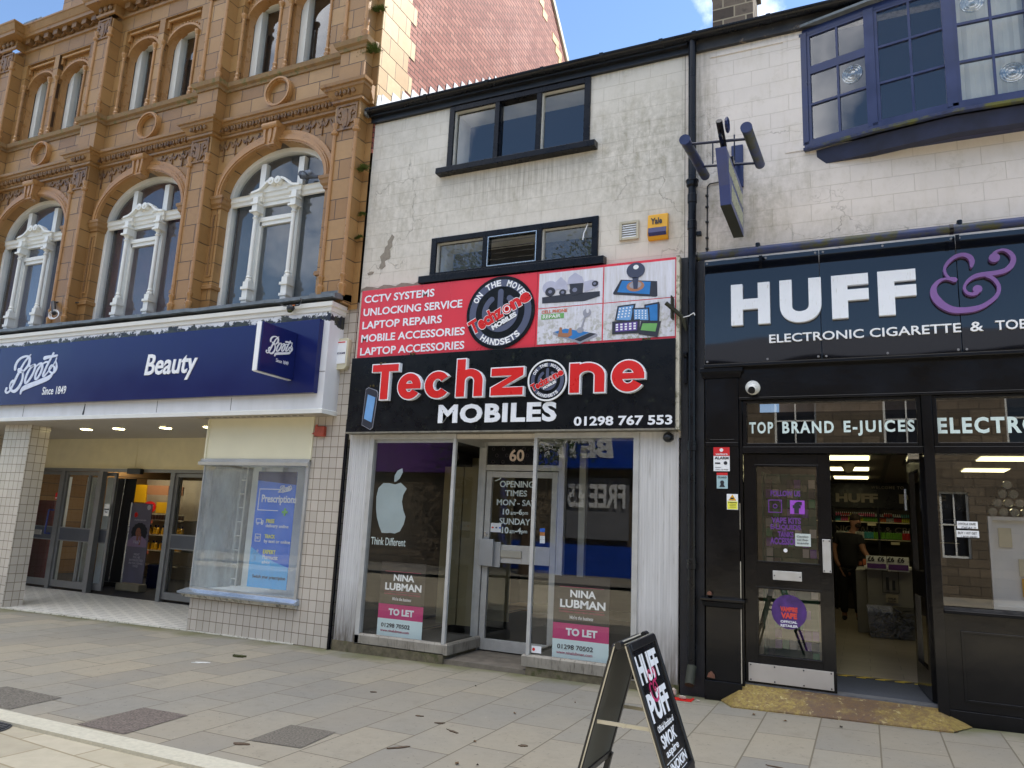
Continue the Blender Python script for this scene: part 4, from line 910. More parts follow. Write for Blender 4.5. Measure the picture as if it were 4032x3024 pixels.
obj('body', MB().lathe([(.02, 0), (.032, .003), (.032, .09), (.028, .1)], (0, 0, 0), n=8), pm('jar_brown', rgb(70, 46, 36), .3), JR, local=True); obj('lid', MB().lathe([(.03, .1), (.03, .13)], (0, 0, 0), n=8), CREAM, JR, local=True)
for k in range(1, 14): copy_tree(JR, (-14.9+.09*k, 4.58, 1.296))
BK = thing('stacked_baskets', 'stack of dark blue shopping baskets inside the chemist door', 'baskets', (-12.95, 3.3, -.02)); m = MB()
for k in range(5): m.lathe([(.13, 0), (.17, .12), (.175, .12), (.15, .02)], (-13.0, 3.4, -.02+.08*k), n=4)
obj('basket', m, pm('basket_blue', rgb(28, 38, 84), .4), BK)
# alarm box, red box on the tiles
AB = thing('alarm_box', 'cream and white alarm box on the tiled pier', 'alarm box', (-6.03, -.06, 3.6))
obj('case', MB().prism([(-6.14, 3.44), (-6.11, 3.40), (-5.95, 3.40), (-5.92, 3.44), (-5.92, 3.79), (-5.94, 3.81), (-6.12, 3.81), (-6.14, 3.79)], -.09, -.012), pm('cream_plastic', rgb(206, 200, 172), .4), AB, bevel=.01)
obj('face', MB().box(-6.12, -5.94, -.1, -.091, 3.47, 3.77), WHITEL, AB, bevel=.003); obj('lens', MB().box(-6.1, -5.96, -.103, -.1, 3.745, 3.76), RED2, AB); txt('lettering', 'SECOM', (-6.115, -5.95, 3.595, 3.62), -.101, NAVY, AB, bold=.02)
RB = thing('red_bell_box', 'weathered red bell box on the cream tiles', 'alarm bell', (-6.28, -.05, 2.6))
obj('case', MB().box(-6.35, -6.2, -.07, -.012, 2.54, 2.67), pm('faded_red', rgb(170, 74, 52), .6, var=.2, vs=20, dirt=rgb(110, 60, 46), ds=20, dt=.55), RB, bevel=.008)
obj('bracket', MB().prism([(-6.35, 2.6), (-6.41, 2.575), (-6.35, 2.56)], -.05, -.03).box(-6.33, -6.3, -.08, -.07, 2.66, 2.69).box(-6.2, -6.19, -.05, -.03, 2.57, 2.6), MATS['faded_red'], RB)
# old bracket with looped wire above the sign, junction box
LB2 = thing('old_light_bracket', 'broken black floodlight bracket with a loop of white wire on the ledge', 'bracket', (-11.7, -.3, 4.34))
p = at(505*.4069, 1150+90*.4069, -.3); p2 = at(560*.4069, 1150+210*.4069, -.3)
obj('arm', MB().cyl((p.x-.03, -.26, p.z), (p2.x-.05, -.33, p2.z), .035, n=8).cyl((p.x-.06, -.25, p.z+.01), (p.x+.36, -.04, p.z+.02), .012, n=6), pm('black_metal', rgb(34, 34, 36), .5), LB2)
m = MB()
for k in range(3): m.tube([(p2.x-.04+(.13-.02*k)*math.cos(a)+.0, -.34+.01*k, p2.z-.02+(.075-.01*k)*math.sin(a)) for a in [2*math.pi*i/14 for i in range(15)]], .005, 5)
obj('wire', m, WHITEL, LB2)
JB = thing('junction_box', 'mossy black junction box with bare copper wires on the lead ledge', 'electrical box', (-6.95, -.36, 4.3)); p = at(1145, 1205, -.38)
obj('case', MB().ball((p.x-.0, -.38, p.z-.03), .05, 1.2, .8, 1), pm('black_metal', rgb(34, 34, 36), .5), JB); obj('wire', MB().tube([(p.x-.04, -.38, p.z), (p.x-.12, -.38, p.z+.01), (p.x-.17, -.38, p.z+.035)], .006, 5).tube([(p.x+.03, -.38, p.z), (p.x+.13, -.38, p.z+.0), (p.x+.18, -.38, p.z+.05), (p.x+.15, -.38, p.z+.09)], .009, 5), pm('cable_black', rgb(30, 28, 28), .5), JB)
obj('moss', MB().ball((p.x, -.39, p.z-.07), .035, 1.2, .8, .7, 8), pm('moss', rgb(66, 68, 34), .95, bump=1., bs=60), JB)
obj('copper_end', MB().cyl((p.x+.02, -.385, p.z+.0), (p.x+.08, -.385, p.z+.0), .012, n=8), pm('copper', rgb(184, 110, 70), .3, .8), JB)
# ============================================================ white rendered building with the empty phone shop
def grime(name, base, spots, groove=(.37, .18)):
    t = NT(name); v = t.co(); mp = t.co(rot=(R(90), 0, 0), loc=(.0, -.01, 0))
    b = t.n('TexBrick'); t.l(mp, b.inputs['Vector']); b.offset = .5; b.inputs['Scale'].default_value = 1; b.inputs['Mortar Size'].default_value = .0035; b.inputs['Mortar Smooth'].default_value = .6; b.inputs['Brick Width'].default_value = groove[0]; b.inputs['Row Height'].default_value = groove[1]
    b.inputs['Color1'].default_value = (0, 0, 0, 1); b.inputs['Color2'].default_value = (1, 1, 1, 1)
    n = t.noise(v, 2.2, 8, .7); fine = t.noise(v, 14, 6, .7); stk = t.noise(t.co(scale=(4, 4, 1.4)), 2.2, 8, .7)
    c = t.ramp(n, [(.3, tuple(x*.9 for x in base[:3])+(1,)), (.7, base)])
    c = t.mix(t.math('MULTIPLY', b.outputs[0], .06), c, tuple(x*.6 for x in base[:3])+(1,))
    sx = t.n('SeparateXYZ'); t.l(v, sx.inputs[0]); tot = None
    for (x, z, rx, rz, k) in spots:
        dx = t.math('DIVIDE', t.math('SUBTRACT', sx.outputs[0], x), rx); dz = t.math('DIVIDE', t.math('SUBTRACT', sx.outputs[2], z), rz)
        r2 = t.math('ADD', t.math('MULTIPLY', dx, dx), t.math('MULTIPLY', dz, dz))
        g = t.math('MULTIPLY', t.math('MAXIMUM', t.math('SUBTRACT', 1., r2), 0.), k); tot = g if tot is None else t.math('MAXIMUM', tot, g)
    f = t.math('MULTIPLY', tot, t.ramp(t.math('ADD', t.math('MULTIPLY', stk, .5), t.math('MULTIPLY', fine, .5)), [(.4, 0.), (.66, 1.)]))
    c = t.mix(t.math('MULTIPLY', f, .85), c, rgb(128, 124, 106))
    c = t.mix(t.math('MULTIPLY', t.ramp(stk, [(.5, 0.), (.75, .5)]), .5), c, rgb(176, 166, 140))
    c = t.mix(t.ramp(t.noise(v, 5, 8, .75), [(.56, 0.), (.72, .35)]), c, rgb(150, 142, 118))
    run = t.noise(t.co(scale=(16, 16, .45)), 1.6, 6, .65); sm = None
    for (x, z, rx, rz) in ((-3.7, 5.66, 1.15, .3), (-3.7, 4.3, 1.3, .25), (-3.7, 6.95, 2.4, .28), (.5, 6.9, 2.2, .2), (-1.5, 5.9, .22, 1.4)):
        dx = t.math('DIVIDE', t.math('SUBTRACT', sx.outputs[0], x), rx); dz = t.math('DIVIDE', t.math('SUBTRACT', sx.outputs[2], z), rz)
        g = t.math('MAXIMUM', t.math('SUBTRACT', 1., t.math('ADD', t.math('MULTIPLY', dx, dx), t.math('MULTIPLY', dz, dz))), 0.); sm = g if sm is None else t.math('MAXIMUM', sm, g)
    c = t.mix(t.math('MULTIPLY', t.math('MULTIPLY', sm, t.ramp(run, [(.45, 0.), (.62, 1.)])), .55), c, rgb(124, 116, 98))
    vo = t.n('TexVoronoi', feature='DISTANCE_TO_EDGE'); vo.inputs['Scale'].default_value = 1.1; wv = t.n('VectorMath', operation='ADD'); nn = t.n('TexNoise'); t.l(v, nn.inputs['Vector']); nn.inputs['Scale'].default_value = 2.5; nn.inputs['Detail'].default_value = 6
    t.l(v, wv.inputs[0]); t.l(nn.outputs[1], wv.inputs[1]); t.l(wv.outputs[0], vo.inputs['Vector'])
    crack = t.math('MULTIPLY', t.ramp(vo.outputs[0], [(.0, 1.), (.006, 0.)]), t.ramp(t.noise(v, .8, 2), [(.5, 0.), (.6, 1.)]))
    c = t.mix(t.math('MULTIPLY', crack, .55), c, rgb(96, 88, 74))
    c = t.mix(t.math('MULTIPLY', t.math('MULTIPLY', b.outputs[1], .4), t.ramp(n, [(.35, .3), (.6, 1.)])), c, rgb(140, 130, 112))
    h = t.math('SUBTRACT', t.math('ADD', t.math('MULTIPLY', fine, .25), t.math('MULTIPLY', n, .2)), t.math('ADD', t.math('MULTIPLY', b.outputs[1], .8), crack))
    MATS[name] = t.end(c, .7, nrm=t.bump(h, .5, .012), spec=.3); return MATS[name]
WW = grime('white_rendered_blockwork', rgb(216, 210, 199), [(-2.1, 5.75, 1.2, .95, 1.), (-5.3, 5.5, 1.0, 1.0, .7), (-3.9, 5.5, 2.0, .5, .55), (-5.5, 6.4, .7, .5, .4), (-1.6, 5.2, .4, 1.2, .6), (-3.6, 6.9, 3, .15, .4)])
WB = thing('white_building', 'narrow white rendered building with black framed windows above the empty phone shop', 'building', (-3.75, 1, 0))
obj('wall', MB().wall(-5.862, -1.64, 2.5, 6.86, 0, .12, [(-4.67, -2.75, 5.93, 6.82), (-4.81, -2.61, 4.5, 5.02)]), WW, WB)
m = MB().prism([(-5.44, 5.19), (-5.40, 5.15), (-5.43, 5.08), (-5.42, 5.02), (-5.46, 4.98), (-5.44, 4.92), (-5.45, 4.86), (-5.52, 4.83), (-5.5, 4.76), (-5.56, 4.72), (-5.6, 4.75), (-5.57, 4.82), (-5.6, 4.9), (-5.54, 4.95), (-5.53, 5.02), (-5.49, 5.05), (-5.5, 5.1), (-5.47, 5.13)], -.004, 0).prism([(-5.78, 4.69), (-5.72, 4.71), (-5.67, 4.7), (-5.7, 4.67), (-5.76, 4.66)], -.004, 0)
obj('fallen_render_patch', m, pm('bare_cement', rgb(138, 130, 118), .95, var=.15, vs=16, bump=1., bs=50), WB)
m = MB().prism([(-5.86, 4.44)]+[(-5.86+.09*i, 4.47+.018*math.sin(i*2.1)+.02*(i % 3)) for i in range(11)]+[(-4.9, 4.44)], -.008, 0)
obj('broken_render_edge', m, MATS['bare_cement'], WB)
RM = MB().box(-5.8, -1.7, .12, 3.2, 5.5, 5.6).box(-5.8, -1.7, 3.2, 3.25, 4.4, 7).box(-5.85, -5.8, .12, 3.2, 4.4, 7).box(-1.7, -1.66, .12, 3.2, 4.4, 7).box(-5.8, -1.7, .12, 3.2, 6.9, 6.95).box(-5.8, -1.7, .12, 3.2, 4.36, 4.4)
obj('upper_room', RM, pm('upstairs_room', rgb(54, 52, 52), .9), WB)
PBL = pm('black_window_paint', rgb(11, 12, 18), .28, spec=.25, var=.25, vs=8, bump=.15, bs=20, dirt=rgb(70, 70, 66), ds=16, dt=.68)
REV = pm('white_reveal', rgb(206, 204, 196), .6)
for (a, b, z0, z1, mul, zs) in ((-4.67, -2.75, 5.95, 6.82, (-3.98, -3.41), (5.87, 5.955)), (-4.81, -2.61, 4.54, 5.04, (-4.05, -3.335), (4.43, 4.53))):
    W = MB().frame(a, b, z0, z1, -.03, .1, .075, .04, .07)
    for x in mul: W.box(x-.032, x+.032, -.028, .09, z0+.04, z1-.07)
    wn = obj('window', W, PBL, WB, bevel=.004)
    obj('sill', MB().prism([(-.12, zs[0]), (.02, zs[0]), (.02, zs[1]+.01), (-.12, zs[1]-.01)], a-.1, b+.1, lambda u, v, d: (d, u, v)), PBL, wn, bevel=.004)
    cuts = [a+.07]+[q for x in mul for q in (x-.03, x+.03)]+[b-.07]
    for k in range(3):
        x0, x1 = cuts[2*k], cuts[2*k+1]
        obj('inner_frame', MB().frame(x0, x1, z0+.03, z1-.06, .0, .06, .013), REV if k != 1 else PBL, wn)
        if z0 < 5 and k == 1: continue
        obj('pane', MB().face([(x0, .04, z0+.03), (x1, .04, z0+.03), (x1, .04, z1-.06), (x0, .04, z1-.06)]), GLASSD if z0 < 5 else GLASS, wn)
    obj('reveal', MB().box(a+.04, a+.07, .1, .42, z0, z1).box(b-.07, b-.04, .1, .42, z0, z1).box(a+.04, b-.04, .1, .42, z1-.06, z1-.03).box(a+.0, b+.0, .1, .5, z0-.02, z0+.03), REV, wn)
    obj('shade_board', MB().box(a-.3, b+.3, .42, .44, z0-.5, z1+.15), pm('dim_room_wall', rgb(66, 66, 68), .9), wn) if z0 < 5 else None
    if z0 < 5:
        L = MB().frame(mul[0]+.04, mul[1]-.04, z0+.05, z1-.08, -.02, .05, .012)
        for k in range(5):
            z = z0+.06+.075*k; an = R(20); L.box(mul[0]+.05, mul[1]-.05, -.03, .06, -.003, .003, Matrix.Translation((0, .01, z)) @ Matrix.Rotation(an, 4, 'X'))
        obj('louvre', L, glassm('louvre_glass', film=.25, filmc=rgb(70, 74, 76)), wn); obj('louvre_frame', MB().frame(mul[0]+.035, mul[1]-.035, z0+.045, z1-.075, -.025, -.0, .01), CHROME, wn)
m = MB().tube([(-2.74, -.0, 4.98), (-2.77, -.0, 4.9), (-2.79, -.0, 4.86), (-2.8, -.0, 4.78)], .007, 5); obj('paint_streak', m, WHITEL, wn)
obj('rear_wall', MB().box(-5.85, -1.6, 5.9, 6.0, -.2, 10.9).box(-1.66, -1.6, .12, 5.9, -.2, 6.9), WW, WB)
# eaves
obj('eaves_board', MB().box(-5.9, -1.6, -.045, .02, 6.83, 7.0).box(-5.9, -1.6, -.1, -.02, 6.9, 7.0), pm('eaves_black', rgb(22, 23, 27), .45, var=.3, vs=6, dirt=rgb(112, 92, 80), ds=7, dt=.66), WB)
obj('roof', MB().prism([(-.06, 6.985), (.0, 6.96), (6, 11.15), (6, 11.2), (5.9, 11.2)], -5.857, -1.55, lambda u, v, d: (d, u, v)), pm('slate', rgb(80, 80, 86), .6, var=.2), WB)
fl = MB()
for k in range(15):
    y = .06+.235*k; z = 7.02+.70*y
    fl.prism([(y-.02, z-.06), (y+.25, z+.1), (y+.25, z+.27), (y+.02, z+.27)], -5.853, -5.842, lambda u, v, d: (d, u, v))
fl.prism([(-.04, 7.02), (.05, 7.0), (.05, 7.3), (-.02, 7.26)], -5.853, -5.84, lambda u, v, d: (d, u, v))
obj('stepped_flashing', fl, pm('bright_lead', rgb(196, 200, 204), .45, .2, var=.12, vs=20), WB)
# gutter, shared by both low roofs
GT = thing('gutter', 'long black half round gutter along the eaves of the low buildings', 'gutter', (-2.5, -.15, 6.93))
def halfpipe(x0, x1, y, z, r, n=12, dz=0):
    m = MB(); a = [(y+r*math.cos(math.pi+math.pi*i/n), z+r*math.sin(math.pi+math.pi*i/n)) for i in range(n+1)]; b = [(y+(r-.006)*math.cos(math.pi+math.pi*i/n), z+(r-.006)*math.sin(math.pi+math.pi*i/n)) for i in range(n+1)]
    m.prism(a+b[::-1], x0, x1, lambda u, v, d: (d, u, v)); return m
GB = pm('gutter_black', rgb(15, 16, 20), .3, spec=.3, var=.3, vs=9, dirt=rgb(70, 72, 62), ds=10, dt=.66)
obj('channel', halfpipe(-5.93, 3.8, -.115, 6.985, .062), GB, GT)
j = MB()
for x in (-5.9, -5.0, -4.1, -3.35, -2.6, -1.9, -1.53, -.75, -.1, 1.0): j.prism([(-.184, 6.99), (-.046, 6.99)]+[(-.115+.069*math.cos(-a), 6.985+.069*math.sin(-a)) for a in [math.pi*i/8 for i in range(9)]], x, x+.045, lambda u, v, d: (d, u, v))
obj('bracket', j, GB, GT)
GT2 = MB().lathe([(.04, 0), (.06, .03), (.05, .05)], (-5.95, -.115, 6.94), (1, 0, 0), 12); obj('stop_end', GT2, pm('flaking_white_black', rgb(96, 96, 92), .8, var=.6, vs=40), GT)
# drainpipe
DP = thing('drainpipe', 'tall black drainpipe between the white building and the vape shop', 'drainpipe', (-1.54, -.09, .1))
obj('pipe', MB().cyl((-1.54, -.09, 3.0), (-1.54, -.09, 6.93), .043, n=16).cyl((-1.54, -.09, .3), (-1.54, -.09, 3.0), .04, n=16), GB, DP, smooth=True)
m = MB()
for z in (5.22,): m.lathe([(.044, -.04), (.062, -.02), (.065, .02), (.07, .025), (.07, .04), (.044, .045)], (-1.54, -.09, z), n=16)
for z in (5.05, 4.75, 2.4, 1.25): m.lathe([(.044, -.05), (.05, -.045), (.05, .045), (.044, .05)], (-1.54, -.09, z), n=16)
m.box(-1.5, -1.45, -.08, -.03, 4.64, 4.68)
obj('collar', m, GB, DP)
obj('shoe', MB().cyl((-1.54, -.09, .3), (-1.54, -.2, .15), .045, n=14), pm('mossy_black', rgb(44, 46, 34), .7, var=.4, vs=14), DP, smooth=True)
# vents and alarm
VT = thing('wall_vent', 'cream louvred extractor vent on the white wall', 'vent', (-2.25, 0, 4.81)); m = MB()
obj('frame', MB().frame(-2.36, -2.14, 4.705, 4.925, -.03, -.0, .028), pm('aged_plastic', rgb(176, 170, 150), .5), VT, bevel=.003)
for k in range(6): m.prism([(-.025, 4.735+.027*k), (-.004, 4.755+.027*k), (-.004, 4.76+.027*k), (-.025, 4.74+.027*k)], -2.33, -2.17, lambda u, v, d: (d, u, v))
obj('slat', m, WHITEL, VT); obj('backing', MB().box(-2.34, -2.16, -.004, -.001, 4.72, 4.91), pm('grey_backing', rgb(120, 120, 116), .7), VT)
YA = thing('intruder_alarm', 'yellow and blue intruder alarm box on the white wall', 'alarm box', (-1.92, 0, 4.65))
obj('case', MB().prism([(0, 4.96), (-.05, 4.95), (-.075, 4.72), (-.03, 4.66), (0, 4.66)], -2.03, -1.81, lambda u, v, d: (d, u, v)), YEL, YA, bevel=.008)
obj('strobe', MB().prism([(-.071, 4.79), (-.084, 4.73), (-.06, 4.695), (-.05, 4.79)], -2.02, -1.82, lambda u, v, d: (d, u, v)), pm('strobe_blue', rgb(24, 32, 96), .15), YA, bevel=.004)
fy = lambda u, v, d: (u, -.053-(4.95-v)*.109+d, v)
obj('lettering', tmesh(MB(), 'Yale', (-1.995, -1.87, 4.83, 4.905), -.004, 0, .03, fr=fy), INK, YA)
# ------------------------------------------------ upper red sign
RS = thing('services_sign', 'red phone shop sign listing services with four white picture panels', 'sign', (-3.7, -.1, 3.52))
obj('board', MB().box(-5.76, -1.68, -.1, -.002, 3.525, 4.415), RED, RS, bevel=.003)
for i, (s, x1, z) in enumerate((('CCTV SYSTEMS', -4.67, 4.245), ('UNLOCKING SERVICE', -4.27, 4.072), ('LAPTOP REPAIRS', -4.54, 3.90), ('MOBILE ACCESSORIES', -4.215, 3.728), ('LAPTOP ACCESSORIES', -4.21, 3.556))):
    txt('lettering', s, (-5.71, x1, z, z+.1), -.101, WHITED, RS, bold=.02)
obj('panel_seam', MB().box(-3.302, -3.298, -.1025, -.1, 3.53, 4.41), pm('seam_red', rgb(150, 30, 40), .5), RS)
obj('bottom_edging', MB().box(-1.7, -1.665, -.12, 0, 2.57, 4.42), pm('weathered_white', rgb(200, 196, 180), .6, dirt=rgb(96, 96, 60), ds=14, dt=.5), RS)
def mildew():
    t = NT('mildewed_white_panel'); v = t.co(); sx = t.n('SeparateXYZ'); t.l(v, sx.inputs[0])
    c = t.ramp(t.noise(t.co(scale=(8, 8, .8)), 3, 7, .7), [(.35, rgb(222, 224, 236)), (.62, rgb(200, 200, 204)), (.75, rgb(168, 166, 150))])
    low = t.math('MULTIPLY', t.ramp(t.math('SUBTRACT', 4.3, sx.outputs[2]), [(.2, 0.), (.8, 1.)]), t.ramp(t.noise(v, 16, 6, .7), [(.5, 0.), (.58, .75)]))
    c = t.mix(low, c, rgb(136, 134, 100)); return t.end(c, .35)
MIL = mildew()
for (a, b, z0, z1) in ((-3.275, -2.512, 3.975, 4.385), (-2.498, -1.715, 3.975, 4.385), (-3.275, -2.512, 3.55, 3.965), (-2.498, -1.715, 3.55, 3.965)):
    obj('picture_panel', MB().box(a, b, -.104, -.1, z0, z1), MIL, RS)
# pictures: cameras, key on a phone, phone on a mat, tablets
PR = {k: pm('print_'+k, rgb(*v), .4, var=.08, vs=10) for k, v in dict(grey=(178, 180, 200), dark=(46, 48, 58), mid=(120, 124, 146), blue=(44, 120, 190), sky=(110, 160, 214), gold=(170, 120, 90), orange=(206, 98, 50), green=(110, 170, 96), wood=(160, 112, 82), tile=(96, 70, 150), silver=(150, 152, 164), key=(60, 66, 88)).items()}
S5 = .28029
def Q(x, y, Y=-.106): p = at(2080+x*S5, 1020+y*S5, Y); return (p.x, p.z)
def poly(pts): return [Q(*p) for p in pts]
def dsk(m, x, y, rx, ry, d): c = Q(x, y); e = Q(x+rx, y); f = Q(x, y-ry); return m.disc(c[0], c[1], abs(e[0]-c[0]), d, d+.002, n=20, rv=abs(f[1]-c[1]))
m = MB(); dsk(m, 305, 400, 105, 90, -.108); m.prism(poly([(355, 420), (380, 330), (460, 250), (540, 330), (560, 440)]), -.1085, -.106).prism(poly([(545, 360), (570, 260), (660, 190), (760, 250), (785, 340)]), -.109, -.106).prism(poly([(780, 320), (900, 290), (990, 320), (980, 390), (790, 470)]), -.108, -.106)
obj('camera_picture', m, PR['grey'], RS)
m = MB().prism(poly([(195, 540), (560, 490), (1005, 450), (1005, 520), (790, 590), (195, 625)]), -.1075, -.106).prism(poly([(580, 350), (775, 335), (765, 480), (600, 490)]), -.1095, -.106)
for (x, y, r) in ((310, 462, 70), (485, 470, 50), (660, 440, 80), (940, 345, 45)): dsk(m, x, y, r, r*.9, -.1105)
obj('camera_picture_dark', m, PR['dark'], RS)
m = MB()
for (x, y, r) in ((310, 462, 26), (485, 470, 22), (655, 435, 34), (935, 345, 20)): dsk(m, x, y, r, r*.9, -.112)
obj('camera_lens', m, PR['mid'], RS)
obj('phone_picture', MB().prism(poly([(1190, 480), (1300, 290), (1810, 310), (1815, 520), (1790, 530), (1200, 500)]), -.107, -.106), PR['dark'], RS)
obj('phone_screen', MB().prism(poly([(1250, 465), (1320, 305), (1720, 320), (1705, 495)]), -.108, -.107), PR['blue'], RS)
m = MB(); dsk(m, 1505, 380, 125, 75, -.1085); obj('ring_picture', m, PR['gold'], RS)
m = MB(); dsk(m, 1505, 365, 85, 50, -.1095); obj('ring_hole', m, PR['silver'], RS)
m = MB(); dsk(m, 1510, 160, 130, 110, -.1105); m.prism(poly([(1465, 260), (1550, 260), (1535, 420), (1480, 420)]), -.1105, -.106); obj('key_picture', m, PR['key'], RS)
m = MB(); dsk(m, 1515, 115, 38, 32, -.112); obj('key_hole', m, WHITEL, RS)
txt('picture_lettering', 'CELL PHONE', (Q(185, 830)[0], Q(545, 790)[0], 3.906, 3.944), -.105, PR['orange'], RS, bold=.02)
a, b = Q(180, 890), Q(500, 835); obj('green_label', MB().box(a[0], b[0], -.107, -.104, 3.838, 3.896), PR['green'], RS)
txt('picture_lettering', 'REPAIR', (Q(205, 870)[0], Q(455, 840)[0], 3.847, 3.887), -.108, WHITEL, RS, bold=.01)
obj('broken_phone_picture', MB().prism(poly([(345, 1030), (520, 975), (970, 1050), (970, 1085), (720, 1190), (350, 1060)]), -.107, -.106), PR['silver'], RS)
obj('broken_phone_screen', MB().prism(poly([(365, 1025), (520, 980), (860, 1030), (630, 1130)]), -.108, -.106), PR['blue'], RS)
obj('phone_keys', MB().prism(poly([(650, 1130), (870, 1035), (955, 1050), (730, 1160)]), -.108, -.106), PR['dark'], RS)
obj('toolbox_picture', MB().prism(poly([(415, 1090), (445, 960), (470, 960), (480, 1040), (560, 1040), (580, 970), (610, 970), (615, 1070), (560, 1100)]), -.109, -.106), PR['wood'], RS)
m = MB().ribbon([(*Q(740, 1010), .02), (*Q(800, 800), .02), (*Q(825, 760), .03)], -.109, -.106); dsk(m, 825, 755, 58, 58, -.1092); dsk(m, 730, 1000, 48, 40, -.1094)
obj('spanner_picture', m, PR['silver'], RS); m = MB(); dsk(m, 835, 720, 22, 40, -.1112); obj('spanner_gap', m, MIL, RS)
for pts, d in (([(1215, 865), (1255, 660), (1510, 625), (1460, 870)], -.107), ([(1630, 640), (1840, 600), (1850, 640), (1840, 875), (1640, 870)], -.107), ([(1460, 690), (1700, 680), (1710, 870), (1465, 865)], -.109), ([(1180, 880), (1570, 845), (1560, 1040), (1180, 1060)], -.111), ([(1585, 875), (1865, 875), (1815, 1100), (1550, 1055)], -.1125)):
    obj('tablet_picture', MB().prism(poly(pts), d, -.106), PR['dark'], RS)
for pts, d, c in (([(1240, 855), (1275, 680), (1480, 650), (1440, 860)], -.108, 'sky'), ([(1650, 660), (1815, 630), (1815, 865), (1655, 865)], -.108, 'blue'), ([(1485, 710), (1680, 700), (1690, 860), (1490, 855)], -.110, 'sky'), ([(1225, 910), (1535, 880), (1530, 1000), (1225, 1025)], -.112, 'tile'), ([(1610, 905), (1815, 905), (1790, 1020), (1580, 1000)], -.1135, 'green')):
    obj('tablet_screen', MB().prism(poly(pts), d, -.106), PR[c], RS)
m = MB()
for i in range(4):
    for j2 in range(4): q = Q(1290+i*48-j2*8, 700+j2*40-i*6); m.box(q[0]-.008, q[0]+.008, -.1088, -.108, q[1]-.008, q[1]+.008); q = Q(1515+i*45, 730+j2*33); m.box(q[0]-.007, q[0]+.007, -.1108, -.11, q[1]-.007, q[1]+.007)
for i in range(5):
    for j2 in range(3): q = Q(1250+i*62, 925+j2*35-i*5); m.box(q[0]-.014, q[0]+.012, -.1128, -.112, q[1]-.01, q[1]+.008)
obj('screen_icon', m, WHITED, RS)
# round emblem, used twice
def emblem(cx, cz, r, y, parent, rim=False):
    K = SIGNBK; f = r/.44
    obj('emblem_disc', MB().disc(cx, cz, r, y-.012, y, n=48), K, parent)
    if rim: obj('emblem_rim', MB().band(cx, cz, r, r, r+.018, r+.018, y-.02, y, 0, 2*math.pi, 48), WHITEL, parent)
    g = MB().band(cx, cz, .315*f, .315*f, .4*f, .4*f, y-.0145, y-.012, 0, 2*math.pi, 48).band(cx, cz, .165*f, .165*f, .235*f, .235*f, y-.0145, y-.012, R(125), R(415), 30)
    g.ribbon([(cx, cz+.25*f, .07*f), (cx, cz+.14*f, .07*f), (cx, cz+.02*f, .07*f)], y-.015, y-.012)
    for a in (125, 415): g.disc(cx+.2*f*math.cos(R(a)), cz+.2*f*math.sin(R(a)), .035*f, y-.0148, y-.012, n=14)
    obj('power_symbol', g, GREYP, parent)
    m = MB(); arc_text(m, 'ON THE MOVE', cx, cz, .357*f, .075*f, R(152), R(38), y-.017, y-.0145, .035)
    arc_text(m, 'HANDSETS', cx, cz, .357*f, .075*f, R(236), R(310), y-.017, y-.0145, .035, below=True)
    obj('emblem_lettering', m, WHITEL, parent)
    ca, sa = math.cos(R(27)), math.sin(R(27)); fr = lambda u, v, d: (cx+(u*ca-v*sa)*f, y+d, cz+(u*sa+v*ca)*f)
    m = MB()
    for s, bx in (('Techz', (-.42, .035, -.075, .1)), ('ne', (.155, .42, -.075, .05))): tmesh(m, s, (bx[0]-.008, bx[1]+.008, bx[2]-.008, bx[3]+.008), -.018, -.0175, .07, fr=fr)
    m.disc(.095, -.012, .066, -.018, -.0175, fr, 20); obj('emblem_name_outline', m, WHITEL, parent)
    m = MB()
    for s, bx in (('Techz', (-.42, .035, -.075, .1)), ('ne', (.155, .42, -.075, .05))): tmesh(m, s, bx, -.0195, -.019, .05, fr=fr)
    m.band(0, 0, .01, .01, .02, .02, -.02, -.019, 0, 6.28, 12) if 0 else None
    for (r0, r1) in ((.043, .057), (.0, .012)): 
        for i in range(20):
            a, b = 2*math.pi*i/20, 2*math.pi*(i+1)/20; m.face([fr(.095+q*math.cos(w), -.012+q*math.sin(w), -.0195) for q, w in ((r0, a), (r1, a), (r1, b), (r0, b))])
    m.disc(.095, -.012, .03, -.0195, -.019, fr, 16); obj('emblem_name', m, RED2, parent)
    obj('emblem_name_mobiles', tmesh(MB(), 'MOBILES', (-.165, .175, -.155, -.095), -.0195, -.015, .055, fr=fr), WHITEL, parent)
emblem(-3.755, 3.965, .44, -.102, RS)
# ------------------------------------------------ black fascia
BF = thing('phone_shop_sign', 'black phone shop fascia with big red raised letters and telephone number', 'sign', (-3.7, -.15, 2.57))
obj('board', MB().box(-5.79, -1.7, -.15, -.002, 2.575, 3.515), SIGNBK, BF, bevel=.003)
obj('lower_lip', MB().box(-5.79, -1.7, -.155, -.002, 2.56, 2.578), pm('weathered_lip', rgb(120, 116, 104), .6, var=.3, vs=14), BF)
for s, bx in (('T', (-5.415, -5.04, 2.965, 3.395)), ('e', (-5.03, -4.71, 2.958, 3.27)), ('c', (-4.65, -4.31, 2.958, 3.275)), ('h', (-4.225, -3.885, 2.965, 3.405)), ('z', (-3.775, -3.38, 2.965, 3.275)), ('n', (-2.825, -2.435, 2.965, 3.285)), ('e', (-2.355, -2.005, 2.958, 3.29))):
    g_ = .014; st_ = .108
    obj('raised_letter', sans(MB(), s, (bx[0]-g_, bx[1]+g_, bx[2]-g_, bx[3]+g_), st_+2*g_, -.205, -.15), WHITED, BF)
    obj('letter_face', sans(MB(), s, bx, st_, -.209, -.2055), RED2, BF)
emblem(-3.1, 3.12, .215, -.165, BF, rim=True)
for i, (ch, w) in enumerate(zip('MOBILES', (1.25, 1.2, 1.02, .42, .9, .95, 1.))):
    pass
